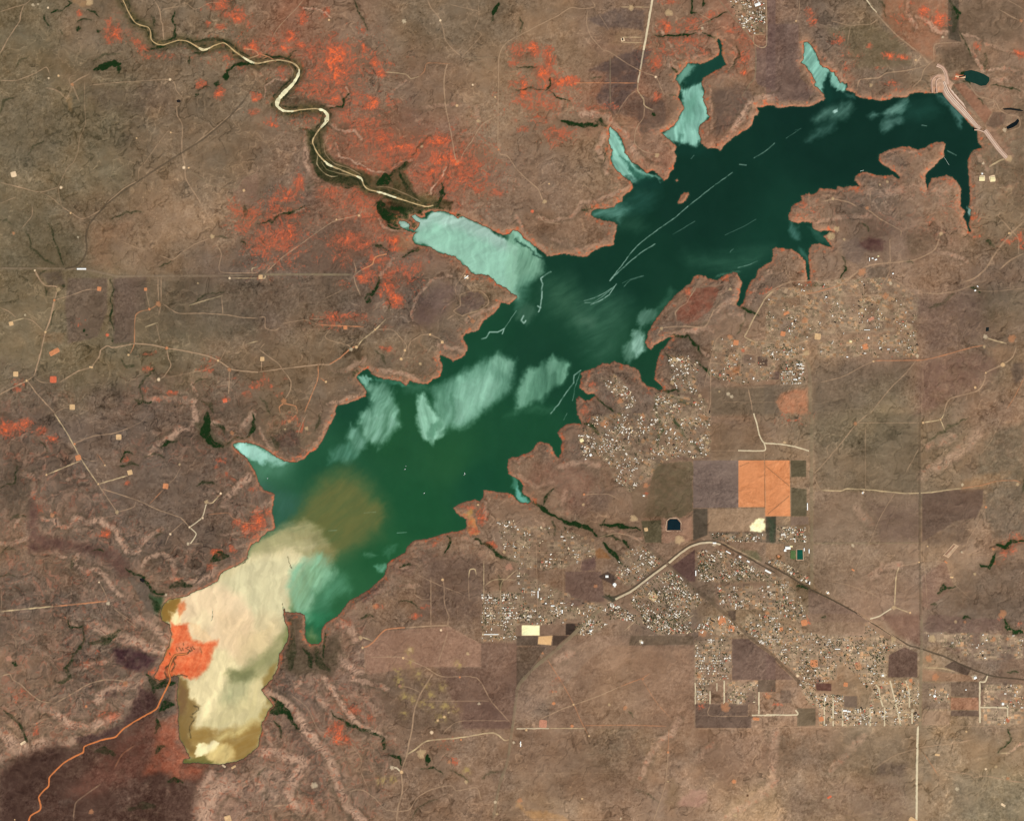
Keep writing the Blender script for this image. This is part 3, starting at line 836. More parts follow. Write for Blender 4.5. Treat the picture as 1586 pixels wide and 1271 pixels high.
# surface cover patches: "sheet r,g,b strength feather warp|polygon"  (feather in cells; warp 1 = ragged natural edge)
COVER = '''
D0 150,118,98 .6 3 1|1340,770 1400,790 1480,900 1530,960 1480,1000 1400,900
A0 96,84,64 .6 3 1|1100,235 1300,235 1420,250 1500,340 1440,350 1300,300 1150,290
C3 152,126,104 .6 12 1|60,480 200,260 420,160 700,190 640,300 400,420 200,560
C3 146,118,96 .5 10 1|700,200 1080,190 1080,690 860,600 760,400
A3 80,78,72 .5 10 1|330,1100 480,1100 440,1269 300,1269
A3 110,96,74 .6 8 1|750,1269 780,1180 900,1120 990,1150 980,1269
A3 104,82,70 .6 12 1|1130,1060 1250,960 1300,930 1450,900 1520,900 1440,960 1320,990 1240,1060 1190,1180 1180,1290 980,1290 1050,1080
B3 104,86,73 .7 12 1|150,700 250,700 340,830 400,920 420,1040 430,1160 330,1160 290,1080 310,1000 310,900 220,790
B3 152,120,101 .75 1.5 0|650,205 780,100 1180,75 1370,180 1370,322 1000,322 660,370
B3 112,88,76 .6 2 0|1370,170 1590,178 1590,470 1555,700 1260,700 1240,640 1130,380 1100,325 1370,325
B3 108,86,76 .5 4 0|1260,545 1430,540 1550,670 1550,700 1250,700
B3 104,88,74 .4 8 1|660,380 840,370 1100,390 1250,700 940,700 700,560
C3 138,114,97 .5 3 0|-5,480 140,300 350,130 550,130 700,135 690,190 560,200 420,300 200,500 60,640 -5,640
C3 128,102,84 .5 3 0|560,190 1090,190 1090,700 200,700 200,560 420,300
C3 102,87,72 .7 1 0|700,130 1085,130 1085,185 690,190
C3 90,76,64 .6 1 0|0,200 180,200 110,300 30,400 0,440
C3 104,86,76 .85 .7 0|1322,150 1420,150 1590,270 1590,400 1322,400
C3 96,82,70 .8 .7 0|1480,400 1590,400 1590,475 1480,475
C3 104,86,75 .7 .7 0|1285,480 1480,480 1480,550 1285,550
C3 96,80,70 .8 .7 0|1095,620 1440,625 1440,695 1095,695
C3 132,108,92 .5 1 0|1280,400 1475,400 1475,470 1285,470
C3 100,84,74 .7 .7 0|1095,550 1420,550 1420,620 1095,620
C3 152,120,104 .7 3 1|990,1150 1070,1080 1165,1075 1170,1150 1110,1180 1000,1170
C3 152,126,99 .55 8 1|1270,1210 1350,1120 1450,1080 1586,1010 1586,1269 1280,1269
C3 116,96,74 .5 6 1|950,1000 1000,1060 1000,1150 950,1180 900,1160 940,1080
C3 245,225,180 1 .6 0|32,66 142,66 142,128 32,128
C3 214,176,130 .9 .8 0|135,135 220,130 212,188 130,182
C3 74,62,54 .9 .7 0|302,55 400,55 330,125 302,125
C3 84,70,60 .8 .7 0|225,130 320,130 250,190 222,190
C3 96,82,70 .8 .7 0|0,132 130,132 130,190 0,190
C3 136,112,96 .4 1 0|145,20 300,20 300,125 145,125
C3 172,132,90 .5 3 1|0,1150 60,1200 200,1210 280,1230 320,1269 100,1269 40,1210 0,1180
C3 112,90,74 .4 12 1|0,720 700,720 800,900 720,1100 400,1150 100,1100
C3 118,94,78 .35 12 1|1100,720 1586,720 1586,950 1300,1050 1120,900
C2 122,105,96 .9 .7 0|1085,288 1362,288 1362,577 1085,580
P  198,136,96 .97 .7 0|1143.5,712.5 1223,712.5 1224,799 1185,799 1184,785 1143.5,785
D2 80,74,62 .85 .7 0|0,634 62,632 62,792 0,790
D2 92,84,66 .85 .7 0|152,288 247,288 247,388 155,390
D2 94,86,68 .8 .8 0|155,455 250,465 250,630 155,630
D2 128,108,94 .8 .7 0|152,633 262,633 262,680 152,690
C2 90,80,68 .85 .7 0|1085,585 1172,585 1172,745 1085,780
C2 96,88,68 .85 .7 0|765,660 890,655 890,792 790,792
C2 108,95,75 .75 1.2 1|850,300 1082,296 1082,600 1000,640 850,640 780,640 800,560
C2 118,98,78 .6 2 0|700,470 850,400 850,640 720,640
C2 150,118,98 .75 2 1|895,655 920,640 1010,640 1075,640 1080,770 1000,790 890,792
C2 158,132,108 .75 .8 0|1178,588 1525,580 1528,722 1178,722
C2 250,240,190 1 2 1|1435,690 1470,650 1520,650 1522,722 1440,722
C2 98,86,74 .6 1 0|1178,728 1540,728 1540,790 1200,778
C2 70,78,60 .6 2 1|1540,640 1586,640 1586,790 1560,790
C2 96,74,68 .8 1 0|950,940 1060,860 1095,835 1095,1030 1060,1030
C2 106,84,76 .8 2 1|400,900 480,860 490,970 400,970
C2 114,92,82 .7 .8 0|300,970 520,970 540,1150 380,1180 300,1180
C2 86,72,64 .8 1 0|500,1000 560,970 620,1010 590,1050
C2 78,74,62 .8 1 0|520,1120 640,1120 590,1160
C2 112,92,80 .5 3 0|830,240 1180,240 1190,285 830,290
C2 124,102,82 .5 3 1|1200,60 1500,80 1586,230 1200,285
C2 126,96,80 .55 9 1|100,300 330,280 480,400 420,620 300,600 240,480 60,420
C2 108,88,76 .4 6 1|320,480 600,480 560,600 360,640
C2 124,100,84 .6 2 0|1215,1045 1586,1045 1586,1200 1230,1200
C2 96,80,68 .7 .7 0|1390,1045 1430,1045 1430,1110 1390,1110
C2 84,70,60 .7 .7 0|1300,1210 1345,1210 1345,1269 1300,1269
C2 138,100,68 .8 2 1|460,860 510,820 560,860 580,890 520,890
C2 92,94,68 .5 3 1|1380,830 1480,850 1500,900 1430,910
D2 128,108,92 .6 1 0|300,480 340,480 940,490 940,790 290,790
D2 104,86,76 .45 14 1|650,560 940,560 940,790 700,790
D2 98,80,70 .7 1.5 0|960,490 1200,468 1335,462 1330,560 1290,640 1160,660 960,790
D2 100,84,72 .5 8 1|960,640 1250,600 1240,790 1100,790 970,860
D2 104,92,76 .5 6 0|300,0 940,0 940,480 760,480 460,470 330,460 300,340
D2 104,94,78 .5 8 1|1400,100 1586,60 1586,400 1300,400 1290,260
D2 150,118,88 .5 6 1|1200,430 1330,370 1500,370 1420,430 1330,460 1210,470
D2 106,94,80 .6 6 1|1340,500 1586,440 1586,760 1400,760 1350,640
D2 100,86,72 .4 20 1|1150,900 1586,900 1586,1269 1100,1269
D2 132,110,94 .45 2 0|290,805 940,800 940,1269 660,1269 300,1070
D2 120,94,80 .6 3 0|960,1000 1100,900 1150,1060 1000,1200 960,1180
D2 144,116,92 .6 1 0|0,800 110,800 120,910 0,900
D2 84,112,68 .9 .8 0|152,840 182,840 182,895 150,890
D2 22,80,62 1 .5 0|192,832 226,834 228,896 192,896
D2 116,96,84 .7 1 0|260,1080 530,1210 640,1280 262,1280
D3 126,104,86 .6 1 0|262,-5 540,-5 700,90 860,200 700,120 262,122
D3 108,82,70 .6 5 0|700,0 945,0 945,190 800,120
D3 94,76,66 .9 .8 0|755,250 850,200 930,235 930,385 750,385
D3 84,70,60 .9 .7 0|1095,320 1150,285 1262,325 1238,378
D3 88,64,56 .85 .8 0|300,385 350,378 348,420 402,425 402,470 310,465
D3 100,86,76 .7 .7 0|480,500 560,500 560,572 480,565
D3 98,86,70 .8 .7 0|192,575 305,575 305,680 192,685
D3 106,86,76 .7 .8 0|0,230 130,360 170,400 0,400
D3 100,84,72 .6 1 0|90,465 150,465 165,540 90,545
D3 104,84,74 .5 1 0|1095,150 1310,120 1310,240 1150,240 1095,200
D3 100,84,74 .7 .7 0|1435,195 1586,185 1586,275 1435,275
D3 132,104,84 .6 1 0|960,335 1250,375 1310,410 960,410
D3 118,100,86 .6 .8 0|960,420 1130,420 1130,580 960,580
D3 100,84,72 .7 .8 0|1135,415 1305,415 1305,510 1135,500
D3 140,100,80 .6 .8 0|1135,510 1305,510 1305,585 1135,585
D3 92,76,66 .8 .7 0|1135,590 1305,590 1305,625 1135,622
D3 136,112,94 .5 .8 0|960,590 1130,590 1130,680 960,680
D3 92,78,68 .7 .7 0|1320,420 1480,420 1480,462 1320,465
D3 108,86,74 .6 .7 0|1320,475 1480,480 1480,562 1320,560
D3 100,86,72 .45 14 1|0,720 500,720 900,740 900,950 600,1000 300,900 100,950
D3 92,78,68 .6 8 1|700,920 860,920 840,980 680,980
D3 102,92,78 .5 20 1|1150,1000 1586,1050 1586,1269 1100,1269
D3 112,92,80 .35 14 1|150,1050 850,980 900,1269 100,1269
D3 104,84,74 .6 1.5 1|1000,0 1450,30 1460,100 1180,120 980,100
C0 100,84,76 .75 3 1|440,430 560,380 640,330 790,300 830,310 800,370 740,440 740,540 640,660 600,700 480,620 540,520 550,440
C0 98,82,72 .6 3 1|600,700 720,570 900,620 920,740 900,800 760,820 740,720
C0 138,114,92 .55 6 1|220,300 300,230 430,300 600,320 640,330 440,430 480,480 340,480
C0 150,122,96 .55 4 1|560,270 640,180 760,170 780,290
C0 96,82,76 .5 3 1|430,120 600,60 790,60 780,190 640,170 560,180
C0 112,92,84 .7 1.2 0|1535,0 1590,0 1590,560 1480,520 1465,480 1470,280 1535,285
C0 104,88,78 .6 6 1|1200,560 1400,520 1460,600 1380,720 1220,840
C0 104,90,72 .6 3 0|1380,30 1530,30 1530,210 1460,215 1440,180
C0 150,110,70 .9 1.5 1|1255,270 1280,330 1290,380 1285,400 1265,350
D0 112,92,84 .6 1 0|0,150 200,150 210,480 300,560 250,620 0,620
D0 104,92,70 .45 6 1|360,180 640,140 800,230 860,300 900,400 560,420 480,280
D0 146,104,80 .65 5 1|720,-5 1110,-5 1100,200 1040,270 1030,370 880,290 720,120
D0 84,76,64 .75 1.5 0|1118,-5 1185,-5 1185,200 1200,260 1120,240
D0 100,84,68 .5 8 1|1200,0 1586,0 1586,260 1300,240 1190,200
D0 92,78,64 .5 6 1|1050,300 1230,280 1300,400 1120,440
D0 112,92,78 .7 1 0|1395,690 1480,690 1460,760 1400,790 1350,770
D0 104,88,72 .5 4 1|1540,600 1590,600 1590,1269 1520,1269
A0 112,101,84 .4 20 1|0,600 300,550 400,800 350,1000 0,1100
A0 108,92,80 .35 12 1|530,540 1050,520 1080,680 620,680
A0 134,112,88 .5 8 1|350,440 560,430 600,520 450,560
A0 152,122,92 .8 3 1|440,0 570,0 565,40 500,42 460,25
A0 138,110,94 .5 4 1|1440,1200 1480,1100 1586,1060 1586,1269 1450,1269
A0 148,122,90 .5 3 1|400,580 440,600 450,690 420,680
A1 140,110,86 .5 12 1|560,120 760,80 830,60 800,180 680,240 720,400 560,380 545,300
A1 132,108,88 .4 10 1|700,240 950,270 1050,330 900,400 740,400
A1 104,86,78 .5 3 0|420,440 660,440 660,640 600,800 420,840 400,600
A1 102,84,76 .55 3 0|695,440 900,430 900,620 830,660 820,830 700,840 700,700
A1 98,84,74 .5 3 1|240,400 380,395 400,480 310,490
A1 100,90,74 .4 14 1|850,440 1586,450 1586,800 1100,830 850,830
A1 102,92,74 .4 14 1|0,40 400,100 520,150 520,360 0,370
A1 138,112,86 .5 4 1|230,770 400,780 380,840 280,830
B1 138,108,88 .55 6 1|0,200 200,180 400,130 620,0 300,0 250,120 230,180 300,205 120,270 0,280
B1 110,90,76 .6 2 0|300,205 400,130 480,90 620,70 640,150 700,240 560,400 60,405 250,240
B1 108,92,74 .35 10 0|0,425 570,425 640,560 400,680 0,670
B1 106,88,80 .6 1.5 1|1250,560 1300,525 1370,530 1400,580 1340,635 1260,655 1210,640 1240,600
B1 112,92,84 .6 10 1|950,700 980,560 1100,470 1230,500 1180,620 1050,740
B1 146,112,84 .7 3 1|830,180 880,175 960,230 900,290 840,270
C1 126,84,68 .8 1.6 1|1000,620 1060,560 1110,500 1200,490 1240,520 1210,590 1180,640 1110,690 1050,720 990,700 980,650
C1 168,110,76 .8 3 1|1270,1000 1370,980 1370,1040 1310,1050
C1 172,104,70 .85 1.5 1|1295,920 1360,915 1360,950 1300,960
C1 82,66,58 .85 .7 0|1480,920 1540,915 1540,980 1480,975
C1 104,86,76 .6 .8 0|1395,910 1468,910 1468,960 1395,960
C1 134,112,90 .6 5 0|1540,1010 1586,1010 1586,1060 1540,1060
C1 108,96,80 .6 5 0|1190,1110 1586,1100 1586,1280 1190,1280
D1 92,68,62 .8 4 1|580,220 630,185 740,215 740,260 640,280 570,250
D1 108,88,74 .6 5 1|620,70 740,80 760,180 680,200 620,150
D1 108,92,82 .6 3 1|470,230 560,190 620,280 560,350 480,320
D1 126,106,90 .7 1 0|720,220 750,220 755,320 725,320
D1 98,86,74 .5 3 1|620,370 750,370 740,460 640,500
D1 118,96,88 .9 .7 0|100,695 158,710 152,775 78,770
D1 100,82,70 .8 .7 0|120,665 170,680 160,710 105,695
D1 110,90,80 .8 .6 0|18,1010 85,1012 80,1060 14,1060
D1 142,112,92 .5 1 0|0,1062 60,1062 60,1092 0,1092
D1 128,106,88 .55 1 0|240,935 270,1010 330,1050 330,1090 260,1090 240,1060
D1 98,86,74 .55 14 0|300,950 900,960 860,1100 640,1269 290,1269 280,1050
D1 172,120,92 .7 4 1|80,1150 180,1120 255,1110 258,1269 100,1269 60,1190
D1 108,94,80 .7 2 0|-10,1095 170,1095 90,1150 60,1200 90,1269 -10,1269
D1 106,88,78 .5 16 1|900,560 1300,540 1400,800 1000,900 950,780
D1 104,92,74 .4 16 1|1300,480 1586,500 1586,700 1350,720
D1 118,92,80 .5 12 1|950,960 1300,880 1440,960 1350,1080 1100,1200 1000,1269 930,1269
D1 92,78,68 .6 3 1|1520,960 1586,960 1586,1040 1540,1100 1500,1000
D1 138,112,90 .6 6 1|1350,860 1480,860 1530,900 1430,980 1380,900
D1 120,98,84 .4 20 1|640,60 1060,150 1040,240 860,320 760,300 740,160
D1 98,82,66 .5 5 1|860,150 1030,160 1040,240 900,300 860,240
B2 96,78,68 .6 4 1|180,100 240,110 260,200 130,210 80,150
B2 100,82,72 .45 12 1|1000,860 1380,880 1380,1269 1000,1269
B2 108,84,72 .5 5 1|800,850 960,900 960,1000 820,980
B2 78,60,56 .7 3 1|620,1120 740,1060 740,1110 640,1160
B2 200,140,92 .85 1.5 1|1280,640 1320,630 1340,700 1360,750 1300,745 1280,700
B2 190,150,90 .6 2 1|1210,600 1240,630 1300,640 1330,610 1310,580 1290,600 1250,620
'''
PALETTE = {'a': (122,107,85), 'b': (126,107,87), 'c': (146,121,98), 'd': (114,96,82), 'e': (152,126,100),
           'f': (140,104,84), 'g': (108,88,76), 'h': (142,116,99), 'i': (134,110,91), 'k': (116,98,84)}
BASE = ['aaabbfffbabbbdkccebb',   # 13 rows of 17 below: one letter per 100 x 100 cells
        ]
BASE = ['abbbfibbciifdbiif',
        'aabbbiiccfiikkbib',
        'aabbiffiicffkkibb',
        'abcckffiiiiiikibb',
        'aabkkkkbbiikiiikb',
        'aaabbbbkkkkiciibi',
        'kkkkbkkkkkiibabic',
        'kkkkkiiiiiibcbbbb',
        'ikkkikiiiiiibbcik',
        'kkikkiiiiikbbikkk',
        'ikkkkhiikckiibbki',
        'iikihiiiibiiibbbb',
        'gghhiiiiciicbbbaa',
        'gghhiiiiiccebkbaa']

BADLANDS = """
A1 .5|760,1000 1100,1040 1400,1000 1580,1100 1586,1269 700,1269 760,1150
A1 .5|0,1150 400,1100 480,1200 200,1269 0,1269
A2 .9|0,0 200,20 420,260 560,420 740,540 900,700 1200,850 1500,700 1586,720 1586,950 1300,1080 1150,1140 1050,1269 0,1269
A2 .6|680,180 1000,120 1200,-20 1586,-20 1586,300 1400,280 1200,300 900,350 700,320
A2 .6|1200,380 1500,330 1570,420 1586,700 1300,640
A3 .9|0,-20 990,-20 1050,120 980,340 880,380 900,480 820,560 740,680 600,740 500,800 340,800 130,870 50,920 0,1000
A3 1|1180,1290 1200,1060 1300,940 1500,900 1586,820 1586,1290
B3 .95|0,480 60,400 280,340 480,360 700,430 800,700 900,860 860,1000 700,1290 0,1290
B3 .7|470,0 700,0 640,180 640,360 470,360
B2 .5|0,0 460,0 400,160 240,290 120,280 0,190
B2 .5|800,870 1000,760 1380,740 1400,900 1100,880 900,1040 500,1269 460,1269 620,1120 780,1010
C2 .35|260,100 400,200 560,330 560,480 260,640 60,520 40,300
B0 .5|300,850 640,1160 500,1269 200,1269 260,1000
B0 .5|450,720 650,700 720,860 1300,850 1400,1100 1200,1220 1000,1230 880,1000 640,1000 500,900
C0 .5|200,540 700,660 960,1060 700,1269 400,1269 560,1100 500,860 200,720
C0 .5|1180,900 1300,600 1586,540 1586,640 1300,880
C0 .4|800,100 1400,80 1460,500 1200,560 1280,300 800,300
D0 .5|200,300 560,380 900,560 560,600 300,400
D0 .5|160,1269 500,1140 800,1110 1200,1100 1200,1269
D0 .4|700,920 1100,870 1100,1060 820,1100
D1 .5|150,0 1050,0 1200,250 600,120 300,140
C1 .4|860,800 1080,430 1360,410 1350,620 1160,780
C1 .5|400,980 780,1010 900,1200 380,1269
B1 .4|760,840 1260,760 1280,900 1130,1060 680,1010
B1 .3|1240,440 1586,520 1380,720 1200,700
D0 .3|850,0 1150,0 1150,260 900,280
D0 .35|1200,400 1586,400 1586,1269 1400,1269 1300,900
"""

LATE = '''
D0 178,146,124 .85 1.5 1|1008,470 1090,450 1150,520 1135,562 1060,578 1010,560
B0 86,78,54 .8 3 1|290,800 350,790 400,860 440,960 520,1010 640,1060 760,1090 880,1020 940,990 900,1060 960,1180 1030,1230 1060,1269 880,1269 760,1200 650,1170 560,1130 440,1120 370,1080 330,990 320,900
B0 92,78,62 .7 2.5 1|160,600 260,590 420,640 430,690 300,670 170,660
B0 96,80,66 .6 2.5 1|60,560 110,500 190,495 230,400 250,440 190,540 120,610
B1 60,54,36 .8 3 1|720,-30 1190,-30 1180,40 1020,30 940,60 985,100 990,130 960,150 870,130 790,100 740,40
B0 92,84,54 .5 6 1|900,1269 1000,1180 1100,1200 1180,1269
A3 88,67,57 .92 12 1|0,1290 0,1010 50,930 130,880 290,815 330,800 440,830 510,790 640,740 780,670 820,580 870,470 930,470 960,500 960,640 1000,700 1100,800 1130,900 1250,930 1240,1000 1190,1060 1180,1290
A3 78,60,52 .6 14 1|0,1290 30,1000 130,890 330,810 420,850 300,1000 230,1100 150,1269
A3 120,84,70 .6 14 1|600,900 780,720 950,640 1050,760 980,880 860,1000 500,1130 420,1100
A3 148,93,72 .8 8 1|970,660 1090,620 1100,780 1160,880 1120,910 1270,935 1220,1010 1080,1020 1000,960 880,980 950,860 960,780
A3 86,64,62 .85 5 1|690,205 830,215 970,270 900,340 800,345 720,290
A3 84,64,58 .8 5 1|860,445 940,480 960,560 840,640 780,680 760,660 810,590
A3 92,72,64 .7 4 1|640,480 720,470 720,510 650,510
A3 86,66,60 .85 5 1|470,760 600,730 770,680 700,740 540,800 500,790
A2 104,80,70 .85 7 1|180,500 240,600 230,740 450,780 600,820 720,840 800,920 810,1000 740,1000 640,880 500,860 300,840 180,850 170,640
A2 106,92,80 .9 2 1|780,1010 830,985 870,995 900,1030 950,1110 980,1230 1000,1269 900,1200 840,1100
A2 66,84,58 .8 5 1|920,1110 1000,1130 1000,1220 960,1230
A2 94,80,66 .6 8 1|60,260 120,300 200,560 160,620 60,640 0,500 0,420
B3 96,82,66 .8 6 1|190,20 270,20 290,160 400,180 500,110 500,300 440,380 260,370 150,330 170,200
D0 142,106,86 .85 1 0|1150,520 1215,510 1388,690 1345,762 1240,630
A2 100,86,72 .5 6 1|1300,-40 1360,40 1500,40 1560,-60
A2 92,86,66 .6 4 1|1200,60 1270,40 1330,150 1420,190 1340,220 1250,170
'''
